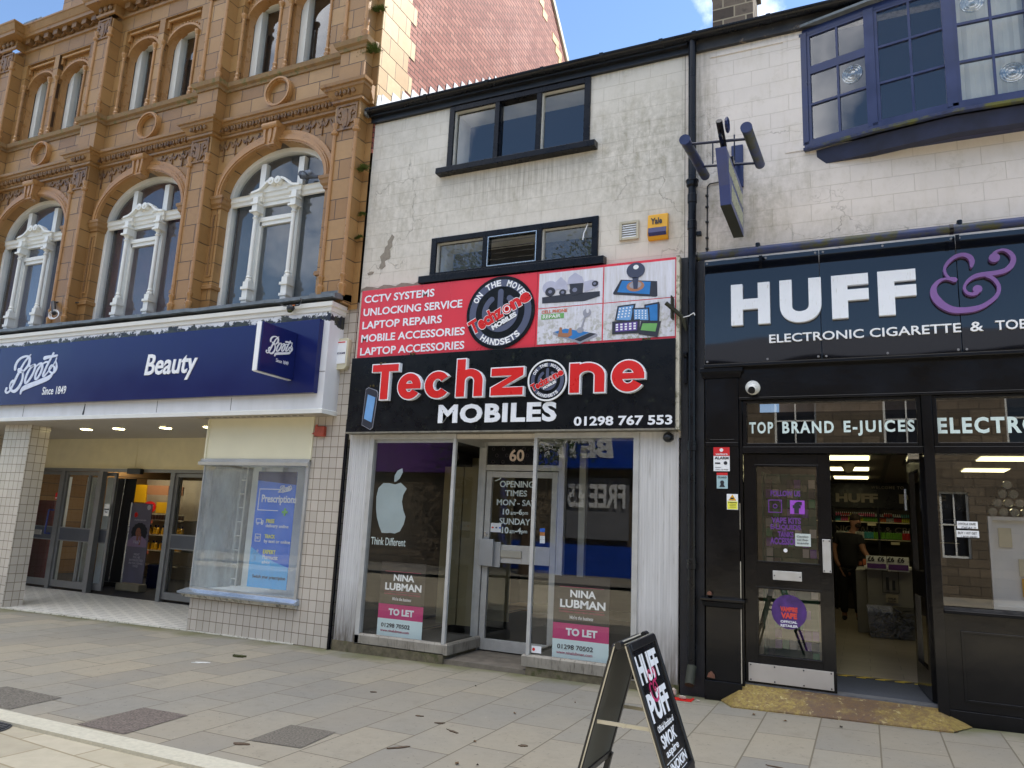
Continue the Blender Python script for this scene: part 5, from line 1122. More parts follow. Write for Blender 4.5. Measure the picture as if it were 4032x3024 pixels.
txt('lettering', 'MOBILES', (-4.47, -2.985, 2.665, 2.885), -.151, WHITED, BF, bold=.04, depth=.012, space=1.1)
txt('lettering', '01298 767 553', (-2.785, -1.725, 2.612, 2.715), -.151, WHITED, BF, bold=.028)
ph = [(-5.55, 2.66), (-5.42, 2.6), (-5.385, 2.625), (-5.345, 3.06), (-5.37, 3.09), (-5.49, 3.13), (-5.53, 3.11)]
obj('handset_cutout', MB().prism(ph, -.162, -.15), PR['silver'], BF); obj('handset_body', MB().prism([(x*.93+-5.448*.07, z*.97+2.87*.03) for x, z in ph], -.165, -.162), PR['dark'], BF)
obj('handset_screen', MB().prism([(-5.52, 2.74), (-5.405, 2.69), (-5.375, 3.0), (-5.49, 3.04)], -.167, -.165), PR['sky'], BF)
# tufts of moss on the sign edges
for i, (x, y, z, lb) in enumerate(((-5.3, -.2, 3.405, 'tuft of moss on top of the first raised red letter'), (-2.0, -.13, 3.52, 'dark moss on the ledge under the white picture panels'), (-5.42, -.15, 3.14, 'moss on top of the phone cut-out'), (-4.9, -.14, 3.52, 'moss on the black fascia top under the words laptop accessories'))):
    rn = random.Random(i); m = MB()
    for k in range(7): m.ball((x+rn.uniform(-.05, .05), y+rn.uniform(-.01, .02), z+rn.uniform(0, .012)), rn.uniform(.008, .018), n=6)
    obj('moss_tuft', m, pm('moss_brown', rgb(84, 74, 40), .95, bump=1., bs=60), label=lb, cat='moss')
# ------------------------------------------------ shopfront
def flutes(m, x0, x1, y, z0, z1, n):
    m.box(x0, x1, y, .1, z0, z1); w = (x1-x0)/n
    for k in range(n): m.box(x0+w*(k+.2), x0+w*(k+.8), y-.004, y, z0+.002, z1-.002)
    return m
def aludirt():
    t = NT('fluted_aluminium'); v = t.co(); sx = t.n('SeparateXYZ'); t.l(v, sx.inputs[0])
    c = t.ramp(t.noise(t.co(scale=(14, 14, .5)), 2, 6), [(.3, rgb(196, 196, 195)), (.7, rgb(218, 218, 217))])
    low = t.math('MULTIPLY', t.ramp(sx.outputs[2], [(.1, 1.), (.8, 0.)]), t.ramp(t.noise(t.co(scale=(9, 9, 1)), 4, 6), [(.3, .3), (.6, .9)]))
    c = t.mix(low, c, rgb(92, 82, 66)); c = t.mix(t.ramp(t.noise(t.co(scale=(7, 7, .6)), 5, 6), [(.6, 0.), (.75, .4)]), c, rgb(120, 114, 100))
    return t.end(c, .5, .1)
AF = aludirt()
obj('fluted_pilaster', flutes(MB(), -5.82, -5.49, -.005, .06, 2.56, 11), AF, WB); obj('fluted_pilaster', flutes(MB(), -2.12, -1.69, -.005, .0, 2.56, 15), AF, WB)
F = MB().box(-5.5, -5.44, -.03, .05, .1, 2.56).box(-2.16, -2.1, -.03, .05, .1, 2.56).box(-5.44, -4.29, -.028, .06, 2.5, 2.56).box(-3.29, -2.16, -.028, .06, 2.5, 2.56)
F.box(-4.325, -4.285, -.025, .02, .2, 2.5).box(-3.295, -3.255, -.025, .02, .2, 2.5)
F.box(-4.345, -4.31, .02, .78, 2.48, 2.56).box(-3.28, -3.245, .02, .78, 2.48, 2.56)
F.box(-4.38, -4.28, .76, .84, .04, 2.56).box(-3.3, -3.22, .76, .84, .04, 2.56).box(-4.28, -3.3, .765, .835, 2.2, 2.27).box(-4.28, -3.3, .765, .835, 2.51, 2.56)
F.box(-5.44, -4.3, .01, .02, 2.46, 2.5)
fr0 = obj('shopfront_frame', F, ALU, WB, bevel=.003)
obj('window_base', MB().mould([(-5.5, 0), (-4.27, 0), (-4.27, .8)], [(0, .09), (.03, .09), (.03, .19), (.015, .21), (-.02, .212)]).mould([(-3.31, .8), (-3.31, 0), (-2.1, 0)], [(0, .09), (.03, .09), (.03, .19), (.015, .21), (-.02, .212)]), pm('stained_base', rgb(150, 144, 132), .6, .2, var=.2, vs=6, dirt=rgb(84, 76, 64), ds=6, dt=.55, streak=True), WB)
obj('mossy_plinth', MB().box(-5.82, -4.29, -.03, .8, -.1, .1).box(-3.29, -1.68, -.02, .8, -.1, .1), pm('mossy_stone', rgb(104, 96, 76), .95, var=.3, vs=14, bump=1., bs=30, dirt=rgb(70, 74, 38), ds=6, dt=.5), WB)
obj('doorway_floor', MB().box(-4.3, -3.28, -.0, .84, -.1, .045), pm('doorway_concrete', rgb(116, 108, 96), .95, var=.25, vs=8, bump=.8, bs=40), WB)
obj('doorway_soffit', MB().box(-4.32, -3.27, 0, .84, 2.555, 2.57).box(-5.8, -1.7, .02, .85, 2.57, 2.6), SOFFIT, WB)
for pts in ([(-5.45, .01, .2), (-4.32, .01, .2), (-4.32, .01, 2.5), (-5.45, .01, 2.5)], [(-3.26, .01, .2), (-2.15, .01, .2), (-2.15, .01, 2.5), (-3.26, .01, 2.5)], [(-4.33, .02, .2), (-4.33, .77, .2), (-4.33, .77, 2.5), (-4.33, .02, 2.5)], [(-3.265, .02, .2), (-3.265, .77, .2), (-3.265, .77, 2.5), (-3.265, .02, 2.5)]):
    obj('pane', MB().face(pts), SHOPG if pts[0][0] != pts[1][0] else glassm('side_glass', boost=.4), fr0)
dr = obj('door', MB().frame(-4.27, -3.31, .06, 2.19, .775, .825, .075, .13, .075).box(-4.2, -3.38, .77, .83, 1.085, 1.30), ALU, fr0, bevel=.004)
obj('pane', MB().face([(-4.2, .8, .19), (-3.38, .8, .19), (-3.38, .8, 2.12), (-4.2, .8, 2.12)]), SHOPG, dr)
obj('handle_plate', MB().box(-4.29, -4.1, .7, .745, 1.04, 1.36).box(-4.25, -4.02, .75, .77, 1.03, 1.33), pm('satin_plate', rgb(170, 174, 178), .35, .5), dr, bevel=.004)
obj('letter_plate', MB().box(-4.02, -3.74, .75, .77, 1.15, 1.24), pm('cream_plate', rgb(176, 172, 158), .5), dr, bevel=.01)
obj('lock', MB().cyl((-4.24, .77, 1.42), (-4.24, .76, 1.42), .02), CHROME, dr)
fn = obj('fanlight', MB().box(-4.28, -3.3, .79, .81, 2.27, 2.51), SIGNBK, fr0); txt('door_number', '60', (at(2006, 1800, .785).x, at(2064, 1800, .785).x, 2.315, 2.465), .785, pm('number_cream', rgb(236, 216, 200), .4), fn, bold=.025)
m = MB(); rn = random.Random(1)
for i in range(7):
    for j2 in range(3): m.band(-4.2+.14*i+(.05 if j2 % 2 else 0), 2.31+.08*j2, .018, .018, .021, .021, .787, .79, 0, 6.28, 12)
obj('emblem_pattern', m, pm('dull_emblem', rgb(84, 72, 74), .5), fn)
# door writing
def E_(x, y, Y): p = at(1300+x*.6781, 1650+y*.6781, Y); return p
OT = pm('vinyl_white', rgb(214, 226, 222), .5)
for s, x0, x1, yb, yt, bd in (('OPENING', 985, 1183, 395, 358, .02), ('TIMES', 1015, 1143, 447, 412, .02), ('MON - SAT', 967, 1195, 500, 465, .02), ('10', 1002, 1040, 555, 520, .03), ('am', 1047, 1078, 556, 538, .02), ('-6', 1080, 1115, 556, 522, .03), ('pm', 1117, 1148, 562, 540, .02), ('SUNDAY', 983, 1162, 610, 573, .02), ('10', 996, 1036, 663, 625, .03), ('am', 1041, 1070, 663, 645, .02), ('-4', 1073, 1108, 664, 630, .03), ('pm', 1110, 1143, 670, 647, .02)):
    a, b, c = E_(x0, yb, .795), E_(x1, yb, .795), E_(x0, yt, .795); txt('door_lettering', s, (a.x, b.x, a.z, c.z), .795, OT, dr, depth=.002, bold=bd)
a, b = E_(958, 358, .795), E_(1125, 330, .795)
obj('door_flourish', MB().ribbon([(a.x, a.z, .008), (a.x+.06, a.z+.02, .012), (a.x+.09, b.z-.01, .014), (a.x+.12, b.z, .014), (b.x, b.z, .014)], .793, .795).disc(E_(1073, 472, .795).x, E_(1073, 472, .795).z, .017, .793, .795, n=14), OT, dr)
# interior of the empty shop
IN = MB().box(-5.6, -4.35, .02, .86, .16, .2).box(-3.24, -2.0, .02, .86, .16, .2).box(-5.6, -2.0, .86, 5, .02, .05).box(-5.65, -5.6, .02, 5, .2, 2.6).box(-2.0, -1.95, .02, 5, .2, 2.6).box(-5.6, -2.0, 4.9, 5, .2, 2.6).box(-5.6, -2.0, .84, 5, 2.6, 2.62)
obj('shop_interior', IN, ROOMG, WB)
obj('interior_boarding', MB().box(-5.3, -5.0, 1.5, 1.55, .2, 2.3).box(-4.98, -4.72, 1.5, 1.54, .2, 2.3).box(-5.7+.4, -4.6, 2.3, 2.34, .2, 2.5), pm('bare_plasterboard', rgb(158, 146, 108), .9, var=.12, vs=2), WB)
obj('interior_post', MB().box(-3.12, -3.04, 1.0, 1.08, .2, 2.5).box(-4.45, -4.4, .95, 1.0, .2, 2.5).box(-2.62, -2.6, 1.9, 1.92, 1.9, 2.55), pm('pale_post', rgb(166, 166, 154), .7), WB)
# decals and boards in the windows
AP = thing('fruit_logo_sticker', 'large silver bitten apple sticker inside the left phone shop window', 'window sticker', (-5.15, .02, 1.37))
ap = [(268, 520), (270, 450), (282, 400), (310, 372), (345, 372), (378, 380), (410, 370), (437, 395), (445, 405), (425, 440), (417, 480), (425, 530), (438, 568), (428, 610), (405, 652), (375, 665), (350, 660), (330, 662), (300, 660), (285, 620), (272, 570)]
obj('apple', MB().prism([(E_(x, y, .02).x, E_(x, y, .02).z) for x, y in ap], .016, .02), pm('sticker_silver', rgb(170, 184, 186), .4, var=.1, vs=2), AP)
obj('leaf', MB().prism([(E_(x, y, .02).x, E_(x, y, .02).z) for x, y in [(373, 365), (375, 330), (392, 300), (420, 286), (422, 310), (405, 345), (385, 362)]], .016, .02), MATS['sticker_silver'], AP)
a, b = E_(237, 727, .02), E_(440, 690, .02); txt('lettering', 'Think Different', (a.x, b.x+.0, 1.235, 1.325), .019, OT, AP, bold=.005)
def letboard(x0, x1, z0, z1, y, lab):
    t = thing('to_let_board', lab, 'letting board', ((x0+x1)/2, y, z0), 'to let boards in the phone shop windows'); H = z1-z0; W = x1-x0; zz = lambda f: z1-f*H; xx = lambda f: x0+f*W
    obj('board', MB().box(x0, x1, y, y+.006, z0, z1), BOARDK, t)
    obj('pink_band', MB().box(x0, x1, y-.002, y-.0003, zz(.77), zz(.575)), PINK, t); obj('pale_band', MB().box(x0, x1, y-.002, y-.0003, z0, zz(.77)), PALEB, t)
    m = MB(); tmesh(m, 'NINA', (xx(.3), xx(.76), zz(.255), zz(.165)), y-.004, y-.001, .03); tmesh(m, 'LUBMAN', (xx(.12), xx(.93), zz(.385), zz(.285)), y-.004, y-.001, .03); tmesh(m, "We're the business", (xx(.3), xx(.72), zz(.52), zz(.475)), y-.003, y-.001, shear=.25); tmesh(m, 'TO LET', (xx(.24), xx(.8), zz(.72), zz(.63)), y-.006, y-.002, .045)
    obj('lettering', m, WHITEL, t)
    m = MB().box(xx(.1), xx(.9), y-.003, y, zz(.133), zz(.128)).box(xx(.1), xx(.9), y-.003, y, zz(.405), zz(.401)); tmesh(m, 'COMMERCIAL INVESTMENT DEVELOPMENT', (xx(.11), xx(.92), zz(.445), zz(.425)), y-.003, y-.001); tmesh(m, 'www.ninalubman.com', (xx(.08), xx(.72), zz(.945), zz(.91)), y-.006, y-.002)
    obj('pink_lettering', m, pm('pink_ink', rgb(170, 50, 90), .5), t)
    obj('telephone_number', tmesh(MB(), '01298 70502', (xx(.09), xx(.73), zz(.885), zz(.83)), y-.006, y-.002, .01), INK, t); return t
letboard(-5.27, -4.65, .2, 1.045, .09, 'to let board standing in the left window under the apple sticker'); letboard(-3.04, -2.42, .195, 1.035, .09, 'to let board standing in the right window of the empty phone shop')
cs = thing('card_payment_sticker', 'small white card payment sticker on the glass door', 'sticker', (-4.12, .78, 1.49)); a, b = E_(930, 655, .79), E_(993, 605, .79)
obj('paper', MB().box(a.x, b.x, .79, .793, a.z, b.z), WHITEL, cs); m = MB()
for k, c in enumerate((RED2, GREYP, BLU)): obj('card_symbol', MB().disc(a.x+.03+.05*k, a.z+.055, .014, .787, .79, n=10, rv=.01), c, cs)
st = thing('round_sticker', 'tiny white sticker with a red dot at the bottom of the right shop window', 'sticker', (-3.18, .0, .25)); obj('paper', MB().box(-3.24, -3.13, .004, .007, .23, .3), WHITEL, st); obj('dot', MB().disc(-3.215, .265, .016, .002, .004, n=12), RED2, st)
st = thing('payment_stickers', 'column of four small payment stickers on the inner side glass', 'sticker', (-3.0, .3, 1.4))
for k, c in enumerate((BLU, pm('sticker_orange', rgb(190, 120, 60), .5), WHITEL, WHITEL)): p = E_(1232, 645+22*k, .25); obj('paper', MB().box(p.x-.03, p.x+.03, .25, .252, p.z-.02, p.z+.02), c, st)
DC = thing('small_dome_camera', 'small black dome camera under the right end of the black fascia', 'security camera', (-1.79, -.06, 2.5))
obj('body', MB().cyl((-1.79, -.0, 2.5), (-1.79, -.06, 2.5), .05, n=16).ball((-1.79, -.08, 2.49), .048), pm('black_plastic', rgb(26, 27, 29), .4), DC, smooth=True)
# black strip wall between the two shops, with the awning arm
obj('dividing_strip', MB().box(-1.665, -1.43, -.03, .1, -.1, 4.42), pm('peeling_black_wall', rgb(26, 27, 32), .5, var=.5, vs=7, bump=.8, bs=18, dirt=rgb(82, 80, 62), ds=8, dt=.62, streak=True), WB)
AA = thing('awning_bracket', 'broken mossy floodlight arm with frayed white string beside the red sign', 'bracket', (-1.68, -.15, 3.75))
obj('arm', MB().cyl((-1.78, -.24, 3.87), (-1.63, -.12, 3.74), .022, n=8).cyl((-1.63, -.12, 3.74), (-1.6, -.08, 3.6), .03, .014, n=8).box(-1.74, -1.725, -.2, -.1, 3.72, 3.96), pm('mossy_black', rgb(44, 46, 34), .7, var=.4, vs=14), AA)
obj('string', MB().tube([(-1.63, -.14, 3.73), (-1.56, -.15, 3.74), (-1.51, -.15, 3.77), (-1.5, -.15, 3.74)], .005, 5), WHITEL, AA)
obj('latch', MB().box(-1.63, -1.6, -.07, -.03, 3.05, 3.38).cyl((-1.62, -.07, 3.34), (-1.58, -.09, 3.34), .03, n=10), BLACKP, AA)
# ============================================================ vape shop building
VB = thing('vape_shop_building', 'pink white rendered building with a blue bow window above the black vape shopfront', 'building', (1.1, 1, .1))
WP = grime('pinkish_rendered_blockwork', rgb(219, 211, 203), [(-1.1, 4.9, .7, .75, 1.), (-.6, 5.15, .5, .35, .6), (-1.45, 5.6, .25, 1.6, .8), (0, 4.5, 1.5, .3, .4)])
obj('wall', MB().wall(-1.635, 5.0, 3.2, 6.83, .0, .12, [(-.36, 2.78, 5.47, 6.82)]), WP, VB)
obj('render_edge', MB().box(-1.36, -.44, -.012, 0, 6.73, 6.77).box(-.6, -.41, -.008, 0, 5.45, 6.74), WP, VB)
obj('eaves_board', MB().box(-1.6, 5.0, -.05, .02, 6.82, 6.96), pm('eaves_peeling', rgb(46, 46, 48), .6, var=.4, vs=6, dirt=rgb(150, 130, 108), ds=8, dt=.6), VB)
rf = obj('roof', MB().prism([(-.06, 6.985), (.0, 6.96), (6, 11.15), (6, 11.2), (5.9, 11.2)], -1.55, 5.0, lambda u, v, d: (d, u, v)), pm('slate', rgb(80, 80, 86), .6, var=.2), VB)
STB = brickm('dark_stone_blocks', [rgb(74, 66, 60), rgb(92, 82, 74), rgb(116, 104, 92)], rgb(150, 140, 120), .34, .2, .012, rough=.95, bs=1., grain=.5, dirt=rgb(40, 38, 38), dt=.55, ds=4)
STX = brickm('dark_stone_side', [rgb(74, 66, 60), rgb(92, 82, 74), rgb(116, 104, 92)], rgb(150, 140, 120), .34, .2, .012, rough=.95, bs=1., grain=.5, rot=(0, R(90), R(90)))
ch = obj('chimney', MB().box(-1.86, -1.26, 3.0, 3.6, 8.3, 10.6), STB, rf); obj('chimney_side', MB().box(-1.26, -1.255, 3.0, 3.6, 8.3, 10.6), STX, ch); obj('chimney_cap', MB().box(-1.92, -1.2, 2.94, 3.66, 10.0, 10.12), STB, ch)
# bow window
BW = MB(); pl = [(-.41, -.0), (.22, -.17), (.88, -.29), (1.53, -.29), (2.19, -.17), (2.82, 0)]
BWN = obj('bow_window', BW.mould(pl, [(-.04, 6.74), (.0, 6.74), (.0, 6.82), (-.04, 6.82)]).mould(pl, [(-.04, 5.46), (.012, 5.46), (.012, 5.53), (-.04, 5.53)]), BLUEP, VB)
obj('window_roof', MB().mould(pl, [(0, 6.82), (.06, 6.825), (.065, 6.85), (-.3, 6.93)]), LEAD, BWN)
obj('window_sill', MB().mould(pl, [(0, 5.425), (.05, 5.425), (.055, 5.45), (.01, 5.475), (0, 5.475)]), pm('mossy_blue_sill', rgb(52, 60, 92), .8, var=.3, vs=20, bump=1., bs=40, dirt=rgb(96, 98, 48), ds=4, dt=.48), BWN)
pl2 = [(-.3, .0), (.24, -.13), (.88, -.25), (1.53, -.25), (2.17, -.13), (2.7, 0)]
obj('window_apron', MB().mould(pl2, [(0, 5.42), (.015, 5.42), (-.01, 5.31), (-.02, 5.27), (-.12, 5.27)]), pm('split_dark_blue', rgb(30, 36, 62), .55, var=.4, vs=5, bump=.8, bs=9, dirt=rgb(84, 80, 60), ds=8, dt=.66), BWN)
obj('apron_soffit', MB().face([(x, y+.1, 5.3) for x, y in pl2]+[(2.7, .1, 5.3), (-.3, .1, 5.3)]), BLUEP, BWN)
CLOUDREF = pm('painted_cloud_reflection', rgb(206, 206, 196), .8, var=.12, vs=2); BE = glassm('bow_glass', film=.05, filmc=rgb(90, 100, 124), boost=1.6, wob=.05)  # first colour is the paleness of reflected cloud
for k in range(5):
    a, b = Vector((*pl[k], 0)), Vector((*pl[k+1], 0)); L = (b-a).length; ang = math.atan2(b.y-a.y, b.x-a.x)
    M = Matrix.Translation(a) @ Matrix.Rotation(ang, 4, 'Z'); m = MB()
    m.box(-.045, .045, -.012, .05, 5.5, 6.78, M); m.box(L-.03, L+.0, -.01, .05, 5.5, 6.78, M)
    c0, c1 = .075, L-.04; z0, z1 = 5.52, 6.75; heavy = k in (0, 4)
    for (x0, x1) in ((.045, c0), (c1, L-.03)): m.box(x0, x1, .0, .04, z0, z1, M)
    m.box(c0, c1, .0, .04, z0, z0+.03, M).box(c0, c1, .0, .04, z1-.03, z1, M).box((c0+c1)/2-.011, (c0+c1)/2+.011, .003, .03, z0, z1, M)
    rows = [z0+.03+(z1-z0-.06)*q/3 for q in range(4)]
    for q, z in enumerate(rows[1:3]):
        h = .045 if (heavy and q == 1) else .012; m.box(c0, c1, .001, .032, z-h, z+h, M)
    f = obj('casement', m, BLUEP, BWN)
    g = MB(); v = [M @ Vector(p) for p in ((c0, .018, z0), (c1, .018, z0), (c1, .018, z1), (c0, .018, z1))]; g.face(v); obj('pane', g, BE, f)
    eyes = {0: [(1, 1)], 2: [(0, 2), (1, 0)], 3: [(0, 1)]}.get(k, [])
    for (ci, ri) in eyes:
        cx = c0+(c1-c0)*(.25+.5*ci); cz = rows[ri]+(rows[ri+1]-rows[ri])*.5; e = MB(); q = M.to_3x3() @ Vector((0, -1, 0)); o = M @ Vector((cx, .012, cz))
        e.lathe([(.10, 0), (.096, .006), (.085, .001), (.075, .008), (.06, .001), (.048, .009), (.034, .002), (.02, .01), (.006, .014)], o, q, 24)
        obj('bullseye', e, glassm('bullseye_glass', tint=(.7, .75, .78, 1), boost=1.6), f, smooth=True)
    if k == 2:
        g = MB(); n = 16
        for i in range(n): g.face([M @ Vector(p) for p in ((L*i/n, .1+.02*(i % 2), z0), (L*(i+1)/n, .1+.02*((i+1) % 2), z0), (L*(i+1)/n, .1+.02*((i+1) % 2), z1), (L*i/n, .1+.02*(i % 2), z1))])
        obj('curtain', g, CLOUDREF, f)  # pale sheet standing in for clouds reflected in these panes
obj('rear_wall', MB().box(-1.6, 5, 9.4, 9.5, -.2, 5.0).box(4.9, 5.0, .12, 9.4, -.2, 6.9).box(-1.6, 5, .13, 9.4, 4.9, 5.0), WP, VB)
obj('upper_room', MB().box(-.5, 4.0, .12, 3, 5.3, 5.42).box(-.5, 4.0, 3, 3.05, 5.3, 6.95).box(-.55, -.5, .12, 3, 5.3, 6.95).box(3.95, 4, .12, 3, 5.3, 6.95).box(-.5, 4, .0, 3, 6.84, 6.9), pm('upstairs_room', rgb(54, 52, 52), .9), VB)
# cable and bracket sign
CB = thing('wall_cable', 'thin black cable clipped down the pink white wall under the hanging sign', 'cable', (-1.4, 0, 4.5))
obj('cable', MB().tube([(-1.22, -.012, 5.24), (-1.37, -.012, 5.23), (-1.395, -.012, 5.2), (-1.4, -.012, 4.42)], .007, 6), pm('cable_black', rgb(30, 28, 28), .5), CB); m = MB()
for z in (5.1, 4.97, 4.8, 4.62, 4.5): m.box(-1.415, -1.385, -.025, 0, z-.008, z+.008)
obj('clip', m, MATS['cable_black'], CB)
HS = thing('hanging_sign', 'blue edged projecting box sign on the wall with a tube lamp on each side', 'hanging sign', (-1.07, 0, 4.9))
MBL = pm('mossy_blue', rgb(38, 50, 92), .5, var=.35, vs=6, bump=.3, bs=20, dirt=rgb(58, 60, 30), ds=5, dt=.46)
pf = lambda u, v, d: (d, u, v)
obj('box', MB().prism([(-.86, 4.585), (-.06, 4.57), (-.08, 5.08), (-1.12, 5.04), (-.93, 4.75)], -1.12, -1.02, pf), pm('sign_edge_blue', rgb(44, 62, 120), .35, var=.15, vs=4), HS, bevel=.004)
obj('underside', MB().prism([(-.855, 4.58), (-.06, 4.565), (-.06, 4.57), (-.855, 4.585)], -1.12, -1.02, pf), pm('mossy_black', rgb(44, 46, 34), .7), HS)
m = MB()
for k in range(11):
    y = -.97+.08*k
    for (z0, z1) in ((4.86, 5.0), (4.64, 4.8)):
        if k < 2 and z0 < 4.8: continue
        m.box(-1.0195, -1.017, y, y+.045, z0, z1)
obj('faded_lettering', m, pm('faded_cream', rgb(206, 206, 170), .6, var=.15, vs=30, dirt=rgb(130, 130, 90), ds=30, dt=.5), HS)
obj('bracket_arm', MB().box(-1.085, -1.055, -1.15, 0, 5.13, 5.16).cyl((-1.07, -1.2, 5.26), (-1.07, -.95, 5.13), .03, n=10).tube([(-1.07, -.5, 5.15), (-1.07, -.2, 5.32), (-1.07, 0, 5.42)], .014, 6).box(-1.12, -1.02, -.7, -.6, 5.08, 5.15), BLACKP, HS)
m = MB()
for i in range(12): a, b = 2*math.pi*i/12, 2*math.pi*(i+1)/12; m.cyl((-1.02, -1.05+.06*math.cos(a), 5.29+.06*math.sin(a)), (-1.02, -1.05+.06*math.cos(b), 5.29+.06*math.sin(b)), .016, n=6)
obj('scroll', m, BLUEP, HS)
obj('wall_plate', MB().box(-1.14, -1.02, -.03, 0, 5.14, 5.62), BLUEP, HS, bevel=.005)
obj('cross_bar', MB().cyl((-1.4, -.98, 5.2), (-.83, -1.0, 5.14), .014, n=8).cyl((-1.4, -.42, 5.24), (-.83, -.42, 5.18), .014, n=8).cyl((-1.18, -.9, 5.0), (-1.18, -.9, 5.22), .007, n=6).cyl((-.98, -.9, 5.0), (-.98, -.9, 5.26), .007, n=6), pm('bar_blue_black', rgb(30, 38, 62), .4), HS)
for (a, b) in (((-1.405, -1.09, 5.19), (-1.395, -.13, 5.27)), ((-.825, -1.24, 5.12), (-.82, -.3, 5.22))):
    obj('tube_lamp', MB().cyl(a, b, .048, n=18), MBL, HS, smooth=True); obj('end_cap', MB().cyl((a[0], a[1]-.012, a[2]), (a[0], a[1]+.01, a[2]), .052, n=18), BLUEP, HS)
# ------------------------------------------------ main sign and trough light
VS = thing('vape_shop_sign', 'glossy black vape shop sign with white letters and a purple ampersand', 'sign', (0, -.12, 3.22))
def glossblack():
    t = NT('mirror_black_acrylic'); v = t.co(); b = t.bump(t.noise(v, 1.1, 1), .05, .1)
    return t.end(rgb(12, 15, 22), .03, nrm=b, spec=.75)
GLB = glossblack()
for i, (a, b) in enumerate(((-1.405, -.31), (-.305, .84), (.845, 1.95), (1.955, 3.1))): obj('panel', MB().box(a, b, -.12, -.05, 3.225, 4.315), GLB, VS, bevel=.002)
m = MB()
for x in (-1.38, -.34, -.27, .81, .875, .25, -.8, 1.4):
    for z in (3.25, 4.29): m.cyl((x, -.12, z), (x, -.128, z), .011, n=8)
obj('fixing_cap', m, pm('cap_grey', rgb(120, 120, 122), .4), VS)
def Hx(x): return at(2600+x*.6474, 900+450*.6474, -.165).x
for s, x0, x1 in (('H', Hx(430), Hx(666)), ('U', Hx(726), Hx(980)), ('F', Hx(1043), Hx(1270)), ('F', Hx(1327), Hx(1562)), ('P', 1.42, 1.8), ('U', 1.9, 2.35), ('F', 2.45, 2.8), ('F', 2.9, 3.2)):
    obj('letter', tmesh(MB(), s, (x0, x1, 3.6 if s != 'U' else 3.59, 4.025), -.165, -.12, .055), WHITED, VS)
AMP = [[(1045,500,60),(1058,390,110),(1000,285,110),(860,237,92),(700,275,85),(560,375,80),(465,500,65),(450,600,60),(485,690,60),(560,765,60)],
 [(670,795,118),(600,780,90),(480,772,52),(360,805,70),(262,885,92),(205,1000,125),(215,1130,150),(300,1262,168),(440,1380,160),(640,1462,150),(860,1472,135),(1080,1448,130),(1280,1390,110),(1450,1290,95),(1580,1180,90),(1650,1060,80),(1652,940,80),(1592,830,85),(1500,750,85),(1390,700,85)],
 [(1530,260,100),(1560,200,70),(1640,150,55),(1750,130,60),(1870,170,85),(1960,265,100),(1975,380,110),(1910,500,120),(1790,590,112),(1600,640,110),(1350,672,110),(1150,710,100),(1000,795,80),(910,900,60),(890,1000,60),(950,1085,70),(1060,1115,80),(1150,1085,110)],
 [(1555,305,225),(1556,306,225)], [(1180,1005,195),(1181,1006,195)]]
m = MB()
for i, st in enumerate(trace(AMP, 3640, 960, .17722, -.17)):
    if len(st) == 2: m.disc(st[0][0], st[0][1], st[0][2]/2, -.1705-.0004*i, -.12, n=28)
    else: m.ribbon(st, -.17-.0004*i, -.12, sub=8)
obj('ampersand', m, PURP, VS)
txt('lettering', 'ELECTRONIC CIGARETTE', (-.78, .84, 3.405, 3.49), -.121, WHITEL, VS, depth=.02, bold=.01); txt('lettering', '&', (.91, 1.01, 3.405, 3.49), -.121, WHITEL, VS, depth=.02, bold=.01); txt('lettering', 'TOBACCO', (1.1, 1.68, 3.405, 3.49), -.121, WHITEL, VS, depth=.02, bold=.01)
TL = thing('trough_light', 'long blue tube light on arms above the black vape shop sign', 'sign light', (0, -.3, 4.3))
obj('tube', MB().cyl((-1.44, -.33, 4.30), (3.6, -.33, 4.30), .043, n=20), MBL, TL, smooth=True)
m = MB().cyl((-1.445, -.33, 4.30), (-1.43, -.33, 4.30), .05, n=16).cyl((.78, -.33, 4.30), (.81, -.33, 4.30), .047, n=16)
for x in (-.85, .86, 2.5): m.tube([(x, -.0, 4.42), (x, -.25, 4.40), (x, -.33, 4.34)], .01, 8).cyl((x, -.345, 4.32), (x, -.345, 4.37), .022, n=10).box(x-.015, x+.015, -.13, -.115, 4.2, 4.32)
obj('bracket', m, BLACKP, TL); obj('wire', MB().tube([(-.85, -.3, 4.36), (-.93, -.2, 4.355), (-.98, -.1, 4.34)], .005, 5), MATS['cable_black'], TL)
# ------------------------------------------------ shopfront joinery
J = MB().box(-1.41, 3.8, -.05, .1, 2.87, 3.23).box(-1.08, 3.8, -.075, -.05, 2.86, 2.885).box(-1.42, 3.8, -.13, -.05, 3.19, 3.222)
J.box(-1.41, -1.09, -.07, .1, .08, 3.14).mould([(-1.42, 0), (-1.42, -.07), (-1.08, -.07), (-1.08, 0)], [(0, 3.08), (.015, 3.09), (.02, 3.13), (.04, 3.15), (.04, 3.19), (0, 3.2)]).mould([(-1.41, 0), (-1.41, -.07), (-1.09, -.07), (-1.09, 0)], [(0, .86), (.02, .87), (.03, .91), (.045, .92), (.045, .945), (0, .965)])
J.box(-1.37, -1.13, -.078, -.07, 2.46, 2.47).box(-1.41, -1.09, -.08, -.07, 2.40, 2.44).box(-1.42, -1.08, -.1, .1, .0, .2)
J.box(-1.09, -1.06, -.04, .1, .15, 2.87).box(.5, .585, -.06, .1, .12, 2.87).box(-1.06, .5, -.045, .1, 2.335, 2.4).box(.585, 3.8, -.05, .1, 2.335, 2.4).box(2.7, 2.78, -.05, .1, .12, 2.87)
J.frame(-1.055, .498, 2.4, 2.868, -.035, .06, .035).frame(.587, 2.7, 2.4, 2.868, -.035, .06, .035)
jn = obj('shopfront_joinery', J, BLACKS, VB, bevel=.004)
